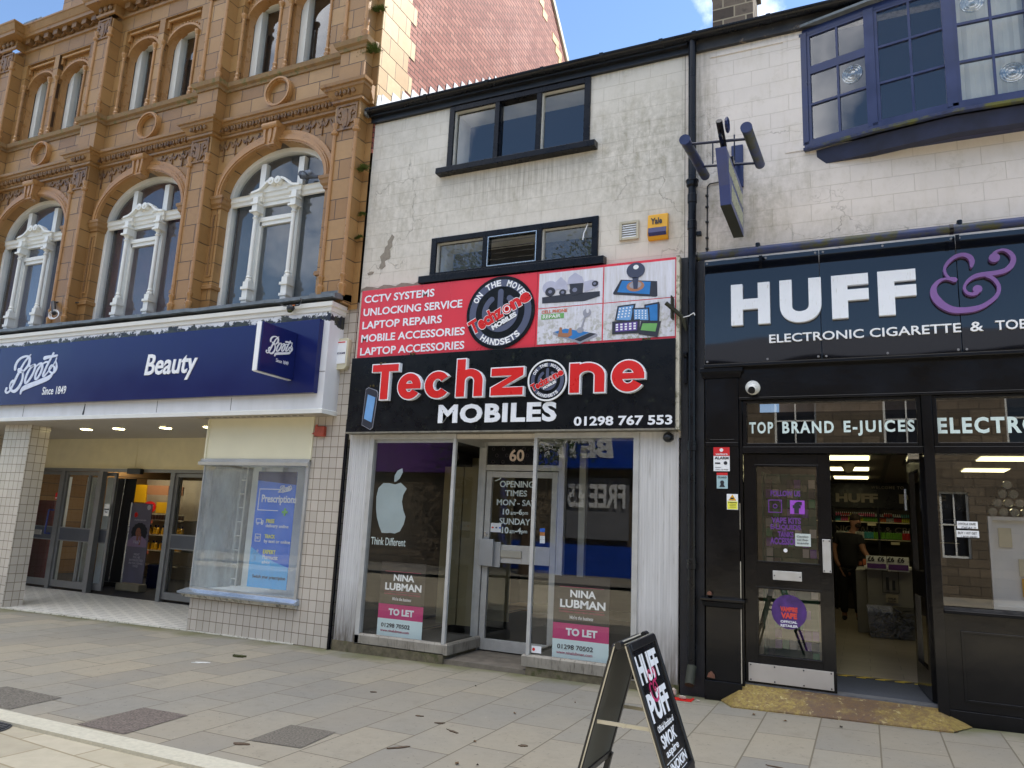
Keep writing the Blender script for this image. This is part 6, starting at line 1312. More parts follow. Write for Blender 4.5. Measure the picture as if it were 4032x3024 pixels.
obj('stall_riser', MB().box(.585, 3.8, -.02, .1, -.1, 1.0).mould([(.585, -.02), (3.8, -.02)], [(0, .97), (.05, .975), (.055, 1.0), (.02, 1.03), (0, 1.03)]).frame(.7, 2.55, .27, .84, -.035, -.02, .022).box(.585, 3.8, -.045, -.02, .05, .2), BLACKS, VB, bevel=.003)
for (x, z, r, s) in ((-1.37, .985, .022, 1), (-1.36, .24, .035, 2)):
    obj('bare_wood_patch', MB().prism([(x-r, z-r*.4), (x+r, z-r*.6), (x+r*.9, z+r*.2), (x+.0, z+r*1.1), (x-r*.6, z+r*.7)], -.125 if s == 1 else -.105, -.07), pm('exposed_brick_wood', rgb(116, 78, 60), .9, var=.3, vs=30), VB)
obj('worn_edge', MB().box(-1.088, -1.08, -.072, -.068, .2, 1.3).box(-1.087, -1.082, -.072, -.068, 1.6, 1.85), pm('bare_undercoat', rgb(176, 168, 150), .8, var=.2, vs=40), VB)
for pts, nm in (([(-1.03, .02, 2.43), (.47, .02, 2.43), (.47, .02, 2.84), (-1.03, .02, 2.84)], 'fanlight_pane'), ([(.62, .02, 2.43), (2.67, .02, 2.43), (2.67, .02, 2.84), (.62, .02, 2.84)], 'fanlight_pane')):
    obj(nm, MB().face(pts), glassm('fanlight_glass', tint=(.25, .25, .27, 1), boost=1.8), jn)
obj('pane', MB().face([(.585, .02, 1.03), (2.7, .02, 1.03), (2.7, .02, 2.335), (.585, .02, 2.335)]), glassm('vape_window_glass', boost=1.9, tint=(.75, .75, .76, 1)), jn)
VW = pm('vinyl_pale_green', rgb(214, 232, 228), .45, var=.03)
for s, x0, x1 in (('TOP', -1.0, -.775), ('BRAND', -.69, -.23), ('E-JUICES', -.145, .445)): txt('window_lettering', s, (x0, x1, 2.535 if s != 'E-JUICES' else 2.507, 2.65), .018, VW, jn, bold=.03, space=1.25)
txt('window_lettering', 'ELECTRONIC', (.625, 1.72, 2.52, 2.665), .018, VW, jn, bold=.035, space=1.2)
# left leaf, shut
D = MB().frame(-1.055, -.275, .205, 2.33, -.005, .05, .11, .26, .11).box(-.945, -.385, -.004, .049, 1.07, 1.31)
D.frame(-.955, -.375, .45, 1.08, -.012, .0, .018).frame(-.955, -.375, 1.3, 2.23, -.012, .0, .018)
dl = obj('closed_door', D, BLACKS, jn, bevel=.003)
DG = glassm('vape_door_glass', boost=1.7, tint=(.8, .8, .82, 1))
obj('pane', MB().face([(-.945, .02, 1.31), (-.385, .02, 1.31), (-.385, .02, 2.22), (-.945, .02, 2.22)]), DG, dl); obj('pane', MB().face([(-.945, .02, .465), (-.385, .02, .465), (-.385, .02, 1.07), (-.945, .02, 1.07)]), DG, dl)
STL = pm('brushed_steel', rgb(196, 196, 194), .35, .5, var=.06, vs=12)
obj('letter_plate', MB().box(-.8, -.545, -.02, -.005, 1.15, 1.235), STL, dl, bevel=.003); obj('push_plate', MB().box(-.362, -.29, -.02, -.005, 1.245, 1.545), STL, dl, bevel=.003)
obj('kick_plate', MB().box(-1.03, -.3, -.016, -.005, .225, .385), pm('kick_plate', rgb(186, 180, 172), .45, .3, var=.1), dl, bevel=.002); m = MB()
for x in (-1.01, -.8, -.55, -.32):
    for z in (.24, .37): m.cyl((x, -.016, z), (x, -.02, z), .007, n=8)
for (x, z) in ((-.785, 1.19), (-.56, 1.19), (-.35, 1.26), (-.3, 1.26), (-.35, 1.53), (-.3, 1.53)): m.cyl((x, -.02, z), (x, -.024, z), .006, n=8)
obj('screw', m, INK, dl)
# right leaf, open inwards
hx, hy = .495, .1; M = Matrix.Translation((hx, hy, 0)) @ Matrix.Rotation(R(95), 4, 'Z'); m = MB()
for (x0, x1, z0, z1) in ((0, .11, .22, 2.32), (.67, .78, .22, 2.32), (.11, .67, .22, .46), (.11, .67, 2.22, 2.32), (.11, .67, 1.07, 1.3)): m.box(x0, x1, -.025, .025, z0, z1, M)
dr2 = obj('open_door', m, BLACKS, jn, bevel=.003)
obj('pane', MB().face([M @ Vector(p) for p in ((.11, 0, .46), (.67, 0, .46), (.67, 0, 2.22), (.11, 0, 2.22))]), DG, dr2)
obj('door_closer', MB().box(.38, .47, .1, .45, 2.3, 2.335).cyl((.36, .5, 1.85), (.36, .5, 2.05), .012), CHROME, dr2)
obj('threshold', MB().box(-1.06, .5, -.0, .12, .1, .205).box(-1.1, .52, .12, 9.4, .1, .2), pm('threshold_grey', rgb(96, 98, 102), .6, var=.2, vs=16), VB)
TP = NT('hazard_tape'); v = TP.co(rot=(0, 0, R(45))); wv = TP.n('TexWave'); TP.l(v, wv.inputs['Vector']); wv.inputs['Scale'].default_value = 2.6
HZ = TP.end(TP.mix(TP.math('GREATER_THAN', wv.outputs[0], .5), rgb(26, 26, 26), rgb(220, 190, 40)), .5)
obj('hazard_tape', MB().box(-1.0, .48, 1.02, 1.1, .201, .206), HZ, VB)
obj('door_mat', MB().box(-1.05, .49, .14, 1.0, .2001, .204), pm('mat_blue_grey', rgb(74, 78, 86), .95, var=.2, vs=60), VB)
# metal ramp
def rampmat():
    t = NT('worn_yellow_ramp'); v = t.co(); sx = t.n('SeparateXYZ'); t.l(v, sx.inputs[0])
    vo = t.n('TexVoronoi'); t.l(v, vo.inputs['Vector']); vo.inputs['Scale'].default_value = 75
    n = t.noise(v, 7, 6, .7); e = t.math('ABSOLUTE', t.math('ADD', sx.outputs[0], .18)); f = t.math('ADD', n, t.math('MULTIPLY', t.math('SUBTRACT', e, .38), .42))
    c = t.mix(t.ramp(f, [(.4, 0.), (.62, 1.)]), rgb(104, 84, 68), rgb(158, 138, 76)); c = t.mix(t.ramp(t.noise(v, 30, 6, .7), [(.42, 0.), (.62, .85)]), c, rgb(118, 92, 62)); c = t.mix(t.ramp(t.noise(v, 18, 6, .7), [(.58, 0.), (.66, .6)]), c, rgb(206, 192, 140))
    return t.end(c, .55, .2, nrm=t.bump(vo.outputs[0], .8, .004))
RP = thing('door_ramp', 'worn yellow painted metal ramp at the vape shop door', 'ramp', (-.28, -.2, .06))
g0, g1 = G(-1.13), G(.57)
obj('plate', MB().face([(-1.09, .0, .19), (.5, .0, .19), (.58, -.33, g1+.012), (-1.14, -.33, g0+.012)]).face([(-1.09, 0, .19), (-1.14, -.33, g0+.012), (-1.3, -.04, g0+.008)]).face([(.5, 0, .19), (.74, -.06, g1+.012), (.58, -.33, g1+.012)])
    .face([(-1.14, -.33, g0+.012), (.58, -.33, g1+.012), (.58, -.33, g1-.02), (-1.14, -.33, g0-.02)]).face([(-1.14, -.33, g0+.012), (-1.3, -.04, g0+.008), (-1.3, -.04, g0-.02), (-1.14, -.33, g0-.02)]), rampmat(), RP)
# ------------------------------------------------ stickers
def sticker(n, lb, x0, x1, z0, z1, base, parts, y=-.079):
    t = thing(n, lb, 'sticker', ((x0+x1)/2, y, z0)); obj('plate', MB().box(x0, x1, y-.003, y, z0, z1), base, t)
    for (nm, mat, mk) in parts: obj(nm, mk(MB(), y-.005), mat, t)
    return t
RSD = pm('sticker_red', rgb(204, 36, 40), .4)
sticker('alarm_notice', 'red and white alarm notice on the black pilaster, topmost of the three stickers', -1.33, -1.175, 2.155, 2.39, WHITEL, [('band', RSD, lambda m, y: m.box(-1.33, -1.175, y+.0005, y+.002, 2.305, 2.39)), ('logo', WHITEL, lambda m, y: tmesh(m.disc(-1.253, 2.362, .018, y-.001, y, n=10), 'verisure', (-1.31, -1.195, 2.313, 2.333), y-.001, y, .02)), ('lettering', INK, lambda m, y: tmesh(tmesh(m, 'ALARM', (-1.32, -1.185, 2.27, 2.297), y, y+.001, .04), '0203 150 9989', (-1.31, -1.19, 2.165, 2.175), y, y+.001).box(-1.315, -1.265, y, y+.001, 2.225, 2.24).disc(-1.215, 2.235, .018, y, y+.001, n=12).box(-1.315, -1.26, y, y+.001, 2.19, 2.194))])
sticker('guard_notice', 'small pale blue guard notice on the black pilaster, middle of the three stickers', -1.3, -1.195, 1.985, 2.14, pm('notice_blue', rgb(160, 190, 196), .4), [('band', RSD, lambda m, y: m.box(-1.3, -1.195, y+.0005, y+.002, 2.115, 2.14)), ('lettering', INK, lambda m, y: tmesh(m, 'GUARD', (-1.29, -1.205, 2.085, 2.103), y, y+.001, .02).disc(-1.248, 2.045, .02, y, y+.001, n=12).prism([(-1.275, 2.0), (-1.22, 2.0), (-1.235, 2.03), (-1.26, 2.03)], y, y+.001))])
sticker('cctv_warning', 'yellow and white CCTV warning sticker on the pilaster edge, lowest of the three', -1.205, -1.1, 1.785, 1.935, WHITEL, [('yellow', LY, lambda m, y: m.box(-1.2, -1.105, y+.0005, y+.002, 1.79, 1.865)), ('triangle', YEL, lambda m, y: m.prism([(-1.19, 1.872), (-1.115, 1.872), (-1.152, 1.93)], y, y+.001)), ('lettering', INK, lambda m, y: tmesh(m.box(-1.17, -1.14, y-.001, y, 1.885, 1.9), 'WARNING', (-1.195, -1.11, 1.847, 1.86), y-.001, y, .02).box(-1.18, -1.12, y-.001, y, 1.835, 1.838).box(-1.18, -1.12, y-.001, y, 1.822, 1.825).box(-1.18, -1.12, y-.001, y, 1.808, 1.811))])
def dwin(x0, y0, x1, y1, Y=.012): a = at(2600+x0*.7232, 1700+y0*.7232, Y); b = at(2600+x1*.7232, 1700+y1*.7232, Y); return a.x, b.x, min(a.z, b.z), max(a.z, b.z)
PV = pm('vinyl_purple', rgb(96, 52, 130), .5)
VD = thing('door_window_vinyls', 'purple follow us lettering with two social media badges on the upper door glass', 'window sticker', (-.66, .012, 1.4)); m = MB()
for s, b in (('FOLLOW US', (600, 350, 762, 322)), ('VAPE KITS', (605, 497, 765, 470)), ('E-LIQUIDS', (600, 535, 765, 508)), ('TANKS', (640, 572, 725, 545)), ('ACCESSORIES', (598, 612, 782, 582))): x0, x1, z0, z1 = dwin(*b); tmesh(m, s, (x0, x1, z0, z1), .012, .014, .045)
obj('lettering', m, PV, VD); x0, x1, z0, z1 = dwin(707, 447, 785, 375); obj('badge', MB().box(x0, x1, .012, .015, z0, z1), pm('vinyl_purple_bright', rgb(160, 80, 200), .5), VD); obj('badge_letter', tmesh(MB(), 'f', (x0+.025, x1-.025, z0+.004, z1-.012), .009, .011, .06), INK, VD)
x0, x1, z0, z1 = dwin(588, 440, 662, 370); m = MB().frame(x0, x1, z0, z1, .012, .015, .01).band((x0+x1)/2, (z0+z1)/2, .014, .014, .022, .022, .012, .015, 0, 6.29, 16).disc(x1-.018, z1-.018, .005, .012, .015, n=8); obj('badge_outline', m, PV, VD)
NS = thing('wet_floor_note', 'handwritten paper note taped inside the vape shop door glass', 'notice', (-.5, .014, 1.5)); x0, x1, z0, z1 = dwin(735, 622, 818, 557, .0); obj('paper', MB().box(x0, x1, .008, .010, z0, z1), pm('note_paper', rgb(196, 206, 200), .7), NS); m = MB()
for i, s in enumerate(('Caution', 'wet floor', 'inside')): tmesh(m, s, (x0+.015, x1-.02, z1-.035-.03*i, z1-.018-.03*i), .0045, .006, shear=.2)
obj('writing', m, INK, NS)
sp = dwin(668, 660, 695, 633); st = thing('round_white_sticker', 'round white dot sticker on the vape shop door glass', 'sticker', (-.7, .01, 1.37)); obj('dot', MB().disc((sp[0]+sp[1])/2, (sp[2]+sp[3])/2, .018, .012, .015, n=16), WHITEL, st)
rd = thing('retailer_sticker', 'round purple official retailer sticker on the lower door glass', 'window sticker', (-.67, .01, .8)); x0, x1, z0, z1 = dwin(607, 1072, 795, 890); cx, cz = (x0+x1)/2, (z0+z1)/2
obj('disc', MB().disc(cx, cz, (x1-x0)/2, .01, .014, n=40), pm('sticker_purple', rgb(74, 44, 110), .5, var=.4, vs=14), rd); m = MB(); tmesh(m, 'VAMPIRE', (cx-.075, cx+.075, cz-.0, cz+.045), .007, .009, .05); tmesh(m, 'VAPE', (cx-.07, cx+.07, cz-.06, cz-.008), .007, .009, .06); obj('red_lettering', m, pm('print_orange_red', rgb(216, 74, 60), .5), rd)
m = MB(); tmesh(m, 'OFFICIAL', (cx-.075, cx+.07, cz-.1, cz-.078), .007, .009, .03); tmesh(m, 'RETAILER', (cx-.075, cx+.075, cz-.135, cz-.113), .007, .009, .03); obj('lettering', m, WHITEL, rd)
nv = thing('handwritten_offer', 'two handwritten offer cards stuck inside the right vape shop window', 'notice', (.9, .02, 1.6)); 
for b, ss in (((1618, 530, 1728, 485), ('HYOLA VAPE', 'DEAL!!')), ((1615, 578, 1735, 535), ('BUY 1 KIT GET', '1 POD FREE!'))):
    x0, x1, z0, z1 = dwin(*b, Y=.0); obj('card', MB().box(x0, x1, .012, .016, z0+.008, z1-.008), WHITEL, nv); m = MB()
    for i, s in enumerate(ss): tmesh(m, s, (x0+.012+.02*i, x1-.015, z1-.04-.034*i, z1-.02-.034*i), .009, .011, shear=.1)
    obj('writing', m, INK, nv)
CM = thing('turret_camera', 'white round turret camera on the black frieze over the vape shop door', 'security camera', (-.95, -.08, 2.97))
obj('base', MB().lathe([(.07, 0), (.07, .03), (.055, .05)], (-.95, -.05, 2.98), (0, -1, 0), 24), WHITEP, CM, smooth=True); obj('ball', MB().ball((-.95, -.115, 2.965), .052), WHITEP, CM, smooth=True); obj('lens', MB().lathe([(.034, 0), (.034, .02)], (-.95, -.15, 2.945), (0, -.8, -.6), 16), pm('dark_dome', rgb(20, 20, 22), .1), CM)
# ------------------------------------------------ shop interior
fl2 = NT('pale_floor_tiles'); b = fl2.n('TexBrick'); fl2.l(fl2.co(), b.inputs['Vector']); b.inputs['Scale'].default_value = 1; b.inputs['Brick Width'].default_value = .6; b.inputs['Row Height'].default_value = .3; b.inputs['Mortar Size'].default_value = .004; b.inputs['Color1'].default_value = rgb(150, 140, 128); b.inputs['Color2'].default_value = rgb(136, 126, 114); b.inputs['Mortar'].default_value = rgb(90, 82, 74)
FT = fl2.end(b.outputs[0], .3)
obj('shop_floor', MB().box(-1.5, 3.7, 1.1, 9.3, .2, .21), FT, VB)
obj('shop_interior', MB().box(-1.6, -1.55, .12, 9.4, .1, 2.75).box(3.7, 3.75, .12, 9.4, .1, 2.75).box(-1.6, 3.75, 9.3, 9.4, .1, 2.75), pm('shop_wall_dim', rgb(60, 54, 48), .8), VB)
obj('shop_ceiling', MB().box(-1.6, 3.75, .12, 9.4, 2.72, 2.76), pm('ceiling_tile', rgb(120, 112, 102), .9), VB)
obj('ceiling_beam', MB().box(.3, .36, .4, 9, 2.69, 2.72).box(.55, 1.2, 4.3, 5.1, 2.68, 2.72), pm('ceiling_grey', rgb(86, 80, 74), .8), VB)
PL0 = thing('ceiling_panel_light', 'glowing yellowish ceiling panel above the vape shop door, nearest of the left row', 'ceiling light', (0, 0, 0), 'ceiling panels in the vape shop')
obj('frame', MB().frame(-.31, .31, -.31, .31, 0, .02, .02), WHITEP, PL0, local=True).rotation_euler = (R(90), 0, 0); obj('diffuser', MB().box(-.29, .29, -.29, .29, -.012, -.006), emitm('panel_glow', (1, .9, .5, 1), 1.5), PL0, local=True)
PL0.location = (-.2, 4.15, 2.715)
for (x, y, lb) in ((-.2, 6.0, 'glowing ceiling panel behind the smoke detector, middle of the left row'), (-.2, 7.9, 'farthest glowing ceiling panel of the left row, above the back wall sign'), (1.72, 4.2, 'glowing ceiling panel seen at the top of the right vape shop window'), (1.72, 6.0, 'second glowing ceiling panel seen through the right vape shop window')): copy_tree(PL0, (x, y, 2.715), label=lb)
sd = thing('smoke_detector', 'round pale smoke detector hanging between the ceiling panels', 'smoke detector', (-.22, 5.2, 2.6)); obj('body', MB().lathe([(.09, 0), (.1, -.04), (.06, -.12), (.02, -.14)], (-.2, 5.2, 2.72)), CREAM, sd, smooth=True)
WS = thing('welcome_sign', 'black welcome sign with shop name on the back wall inside the vape shop', 'sign', (.3, 9.27, 2.2)); obj('board', MB().box(-1.5, 3.6, 9.24, 9.29, 2.2, 2.7), SIGNBK, WS)
PLW = pm('dim_white_letter', rgb(170, 160, 142), .6); txt('lettering', 'HUFF', (-.52, .26, 2.31, 2.49), 9.24, PLW, WS, bold=.05); txt('lettering', 'PUFF', (.64, 1.45, 2.31, 2.49), 9.24, PLW, WS, bold=.05); txt('lettering', 'WELCOME TO', (.14, .73, 2.59, 2.65), 9.24, PLW, WS, bold=.02, space=1.2); txt('lettering', 'NIC SALTS & CBD', (-.55, .9, 1.72, 1.84), 9.24, PLW, WS, bold=.02)
SV = thing('bottle_shelving', 'black wall shelving full of small bottles behind the counter', 'shelving', (.3, 9.0, .2)); m = MB()
for z in (2.03, 1.93, 1.60, 1.2, .8): m.box(-1.4, 1.6, 8.95, 9.2, z-.02, z)
for x in (-.55, .25, .85): m.box(x-.02, x+.02, 8.94, 9.2, .2, 2.2)
obj('rack', m, BLACKP, SV); obj('price_strip', MB().box(-1.4, 1.6, 8.94, 8.95, 1.905, 1.925).box(-1.4, 1.6, 8.94, 8.95, 1.575, 1.59).box(.05, .2, 8.93, 8.94, 1.85, 1.9).box(.45, .6, 8.93, 8.94, 1.5, 1.55), CREAM, SV)
cols = [pm('juice_'+n, rgb(*c), .4) for n, c in dict(red=(190, 50, 50), green=(110, 170, 60), yellow=(210, 200, 60), teal=(70, 150, 150), pink=(210, 90, 130), white=(190, 190, 180), orange=(210, 110, 50)).items()]
JB0 = {}
for ci, c in enumerate(cols):
    t = thing('juice_bottle', 'small '+list(('red', 'green', 'yellow', 'teal', 'pink', 'white', 'orange'))[ci]+' juice bottle on the back shelves of the vape shop', 'bottle', (0, 0, 0), 'bottles on the vape shop shelves')
    obj('body', MB().lathe([(.018, 0), (.02, .005), (.02, .085), (.01, .095)], (0, 0, 0), n=7), c, t, local=True); obj('cap', MB().lathe([(.009, .095), (.006, .13)], (0, 0, 0), n=6), INK if ci % 2 else WHITEL, t, local=True); JB0[ci] = [t, False]
rn = random.Random(9)
for (z, n, x0, dx, sc) in ((1.93, 46, -.55, .034, .9), (2.03, 40, -.55, .038, .6), (1.60, 38, -.5, .042, 1.35)):
    ci = 0
    for k in range(n):
        if k % 4 == 0: ci = rn.randrange(7)
        t, used = JB0[ci]; p = (x0+dx*k, 9.0+.02*(k % 2), z)
        if used: c = copy_tree(t, p)
        else: t.location = p; JB0[ci][1] = True; c = t
        c.scale = (sc*.85, sc*.85, sc)
for ci in JB0:
    if not JB0[ci][1]: JB0[ci][0].location = (1.3+.05*ci, 9.0, 1.2)
CT = thing('shop_counter', 'grey vape shop counter with poster and price cards on its front', 'counter', (.3, 5.3, .2))
obj('body', MB().box(.0, .6, 4.95, 5.6, .21, 1.16).box(-.15, 0, 5.1, 6.9, .21, 1.12), pm('counter_grey', rgb(140, 138, 136), .6), CT, bevel=.01); obj('top', MB().box(-.03, .63, 4.9, 5.65, 1.16, 1.19), WHITEP, CT)
m = MB().box(.0, .27, 4.88, 4.9, 1.14, 1.34).box(.28, .56, 4.88, 4.9, 1.13, 1.34); obj('price_card', m, WHITEL, CT); m = MB()
for k in range(4): tmesh(m, '£6', (.02+.13*k, .11+.13*k, 1.26, 1.33), 4.872, 4.876, .03)
obj('price_lettering', m, INK, CT); obj('purple_strip', MB().box(.01, .26, 4.872, 4.878, 1.16, 1.23).box(.29, .55, 4.872, 4.878, 1.15, 1.23), PV, CT)
obj('poster', MB().frame(.2, .42, .82, 1.13, 4.93, 4.945, .008).box(.25, .29, 4.935, 4.945, .86, 1.04).box(.33, .37, 4.935, 4.945, .86, 1.0), INK, CT); obj('sale_card', MB().box(.24, .4, 4.93, 4.946, .68, .8), PLW, CT); obj('sale_lettering', tmesh(tmesh(MB(), 'SALE', (.27, .37, .73, .755), 4.926, 4.93, .02), 'EACH', (.27, .37, .695, .715), 4.926, 4.93, .02), INK, CT)
BX = thing('recycling_tub', 'clear plastic tub full of used vape sticks on the shop floor', 'tub', (.3, 4.72, .21)); obj('tub', MB().prism([(.02, .22), (.6, .22), (.63, .66), (-.02, .66)], 4.55, 4.9), glassm('tub_plastic', tint=(.8, .8, .8, 1), film=.25, filmc=rgb(140, 140, 140)), BX)
rn = random.Random(5)
for c in (INK, PR['silver'], PR['mid']):
    m = MB()
    for k in range(34):
        p = Vector((rn.uniform(.06, .56), rn.uniform(4.58, 4.86), rn.uniform(.25, .6))); d = Vector((rn.uniform(-1, 1), rn.uniform(-.3, .3), rn.uniform(-.8, .8))).normalized()*.05; m.cyl(p-d, p+d, .012, n=6)
    obj('vape_stick', m, c, BX)['kind'] = 'stuff'
m = MB()
for k in range(12): m.box(-.1+.055*k, -.06+.055*k, 5.0, 5.1, 1.19, 1.24+.04*(k % 3))
obj('counter_stock', m, pm('stock_mixed', rgb(170, 90, 60), .6, var=.8, vs=14), label='small mixed boxes standing along the counter top', cat='boxes')
# right window display: shelf unit with glass jars
RW = thing('window_shelf', 'white framed display case behind the right vape shop window', 'display', (1.3, .5, 1.0)); obj('frame', MB().frame(1.02, 1.7, 1.0, 1.82, .5, .56, .03).box(1.05, 1.7, .56, .58, 1.03, 1.8), WHITEP, RW); obj('content', MB().box(1.1, 1.2, .54, .555, 1.55, 1.72).box(1.24, 1.5, .54, .555, 1.3, 1.45), CREAM, RW); obj('yellow_card', MB().box(1.25, 1.4, .53, .54, 1.12, 1.28), YEL, RW)
jars = []
for r in range(4):
    for k in range(4-r): jars.append((1.06+.085*k+.042*r, 1.86+.082*r))
j0 = None
for i, (x, z) in enumerate(jars):
    if i == 0:
        j0 = thing('glass_jar', 'clear glass jar in the pyramid on the window display case', 'jar', (0, 0, 0), 'glass jars piled on the display case'); obj('jar', MB().lathe([(.02, 0), (.038, 0), (.038, .08), (.03, .085)], (0, 0, 0), (0, -1, 0), 12), glassm('jar_glass', tint=(.8, .84, .82, 1), boost=2.5, film=.1), j0, local=True); obj('lid', MB().lathe([(.036, -.002), (.036, -.012)], (0, 0, 0), (0, -1, 0), 12), pm('lid_green', rgb(80, 130, 110), .4), j0, local=True); j0.location = (x, .55, z)
    else: copy_tree(j0, (x, .55, z))
DCS = thing('door_side_display', 'tall rack of green and purple packets behind the closed door leaf', 'display rack', (-.7, .6, .2)); rn = random.Random(12)
obj('rack', MB().box(-.95, -.45, .75, .8, .25, 2.2).box(-.95, -.93, .5, .8, .25, 2.2), pm('rack_green', rgb(26, 72, 44), .5), DCS)
for nm, c in (('packet_purple', PV), ('packet_green', pm('packet_green', rgb(40, 120, 70), .4)), ('packet_dark', INK), ('packet_white', PLW)):
    m = MB()
    for k in range(22): x, z = -.93+.07*rn.randrange(7), .35+.1*rn.randrange(18); m.box(x, x+.06, .68-.01*rn.random(), .74, z, z+.085)
    obj('packet', m, c, DCS)['kind'] = 'stuff'
# ------------------------------------------------ shop assistant
def skinned(name, nodes, edges, mat, parent, sub=2, root=0):
    me = bpy.data.meshes.new(name); me.from_pydata([n[0] for n in nodes], edges, []); o = bpy.data.objects.new(name, me); COL.objects.link(o); me.materials.append(mat)
    s = o.modifiers.new('skin', 'SKIN'); s.use_smooth_shade = True
    for i, n in enumerate(nodes): v = me.skin_vertices[0].data[i]; r = n[1]; v.radius = r if isinstance(r, tuple) else (r, r); v.use_root = (i == root)
    q = o.modifiers.new('sub', 'SUBSURF'); q.levels = sub; q.render_levels = sub; o.parent = parent; return o
MP = thing('person', 'bearded man in black t-shirt and trousers looking down behind the shop counter', 'person', (-.27, 6.9, .21))
SKN = pm('skin', rgb(136, 96, 78), .6, var=.08); CL = pm('black_cotton', rgb(20, 20, 24), .9, var=.2)
f = lambda x, y, z: (x, y, z)
body = [(f(0, 0, .88), (.08, .055)), (f(0, 0, 1.05), (.09, .06)), (f(.01, 0, 1.22), (.15, .1)), (f(.03, -.01, 1.38), (.16, .09)), (f(.06, -.02, 1.46), .065), (f(.10, -.03, 1.53), .055), (f(.12, -.03, 1.58), (.08, .09)), (f(.13, -.04, 1.66), (.085, .1)), (f(.135, -.04, 1.73), (.06, .07)),
 (f(-.16, 0, 1.40), .065), (f(-.24, .0, 1.2), .048), (f(-.2, -.04, .98), .036), (f(-.15, -.06, .88), .028),
 (f(.18, -.05, 1.38), .065), (f(.24, -.14, 1.17), .048), (f(.3, -.3, 1.08), .036), (f(.33, -.4, 1.07), .028),
 (f(-.09, 0, .8), .095), (f(-.1, 0, .46), .06), (f(-.1, .02, .1), .042), (f(-.1, -.03, .05), .045), (f(-.1, -.16, .035), .035),
 (f(.1, 0, .8), .095), (f(.11, 0, .46), .06), (f(.12, .02, .1), .042), (f(.12, -.03, .05), .045), (f(.13, -.16, .035), .035)]
ed = [(0, 1), (1, 2), (2, 3), (3, 4), (4, 5), (5, 6), (6, 7), (7, 8), (3, 9), (9, 10), (10, 11), (11, 12), (3, 13), (13, 14), (14, 15), (15, 16), (0, 17), (17, 18), (18, 19), (19, 20), (20, 21), (0, 22), (22, 23), (23, 24), (24, 25), (25, 26)]
bd = skinned('body', body, ed, SKN, MP)
sh = [(n[0], tuple(x+.02 for x in n[1]) if isinstance(n[1], tuple) else n[1]+.02) for n in body]
tee = skinned('t_shirt', [((0, 0, .8), (.16, .115)), ((0, 0, 1.02), (.175, .125)), sh[2], sh[3], (f(.05, -.015, 1.44), .075), sh[9], ((-.22, 0, 1.26), .066), sh[13], ((.22, -.1, 1.24), .066)], [(0, 1), (1, 2), (2, 3), (3, 4), (3, 5), (5, 6), (3, 7), (7, 8)], CL, MP)
trs = skinned('trousers', [((0, 0, .98), (.15, .11)), sh[17], sh[18], ((-.1, .01, .1), .062), sh[22], sh[23], ((.12, .01, .1), .062)], [(0, 1), (1, 2), (2, 3), (0, 4), (4, 5), (5, 6)], CL, MP)
for sx, xx in ((0, -.1), (1, .125)): obj('shoe', MB().ball((xx, -.07, .04), .075, .6, 1.6, .55, 12), pm('black_plastic', rgb(26, 27, 29), .4), MP, local=True, smooth=True)
hd = Vector((.135, -.045, 1.68)); obj('hair', MB().ball((hd.x-.012, hd.y+.018, hd.z+.045), .098, .92, 1.05, .85, 16).ball((hd.x-.03, hd.y+.04, hd.z), .085, .95, .9, 1, 12), pm('dark_hair', rgb(42, 28, 22), .8), MP, local=True, smooth=True)
obj('beard', MB().ball((hd.x+.03, hd.y-.045, hd.z-.085), .058, 1, .8, .8, 12), MATS['dark_hair'], MP, local=True, smooth=True)
m = MB().cyl((hd.x+.035, hd.y-.1, hd.z+.0), (hd.x+.045, hd.y-.125, hd.z-.04), .008, .014, 8).ball((hd.x-.085, hd.y, hd.z-.02), .02, .5, 1, 1.5, 8); obj('nose_and_ear', m, SKN, MP, local=True, smooth=True)
m = MB()
for dx in (-.005, .06): m.ball((hd.x+dx, hd.y-.088, hd.z+.0), .009, 1.2, .6, .6, 8)
m.ball((hd.x+.04, hd.y-.09, hd.z-.068), .02, 1, .5, .3, 8); obj('eyes_and_mouth', m, INK, MP, local=True)
for (wx, wy, wz), dd, nm in (((-.15, -.06, .88), Vector((.5, -.3, -.8)).normalized(), 'hand'), ((.33, -.4, 1.07), Vector((.25, -.95, -.1)).normalized(), 'hand')):
    w = Vector((wx, wy, wz)); sd_ = dd.cross(Vector((0, 0, 1))).normalized(); nodes = [(tuple(w), (.028, .02)), (tuple(w+dd*.05), (.04, .016)), (tuple(w+dd*.085), (.042, .014))]; e = [(0, 1), (1, 2)]
    for k, (o2, L) in enumerate(((-.03, .07), (-.01, .08), (.01, .076), (.03, .06))):
        b0 = len(nodes); p0 = w+dd*.09+sd_*o2; nodes += [(tuple(p0), .010), (tuple(p0+dd*L*.5+Vector((0, 0, -.008))), .009), (tuple(p0+dd*L*.9+Vector((0, 0, -.03))), .007)]; e += [(2, b0), (b0, b0+1), (b0+1, b0+2)]
    b0 = len(nodes); p0 = w+dd*.035-sd_*.035; nodes += [(tuple(p0), .012), (tuple(p0+dd*.035-sd_*.02), .010), (tuple(p0+dd*.06-sd_*.018), .008)]; e += [(1, b0), (b0, b0+1), (b0+1, b0+2)]
    skinned(nm, nodes, e, SKN, MP, sub=1)
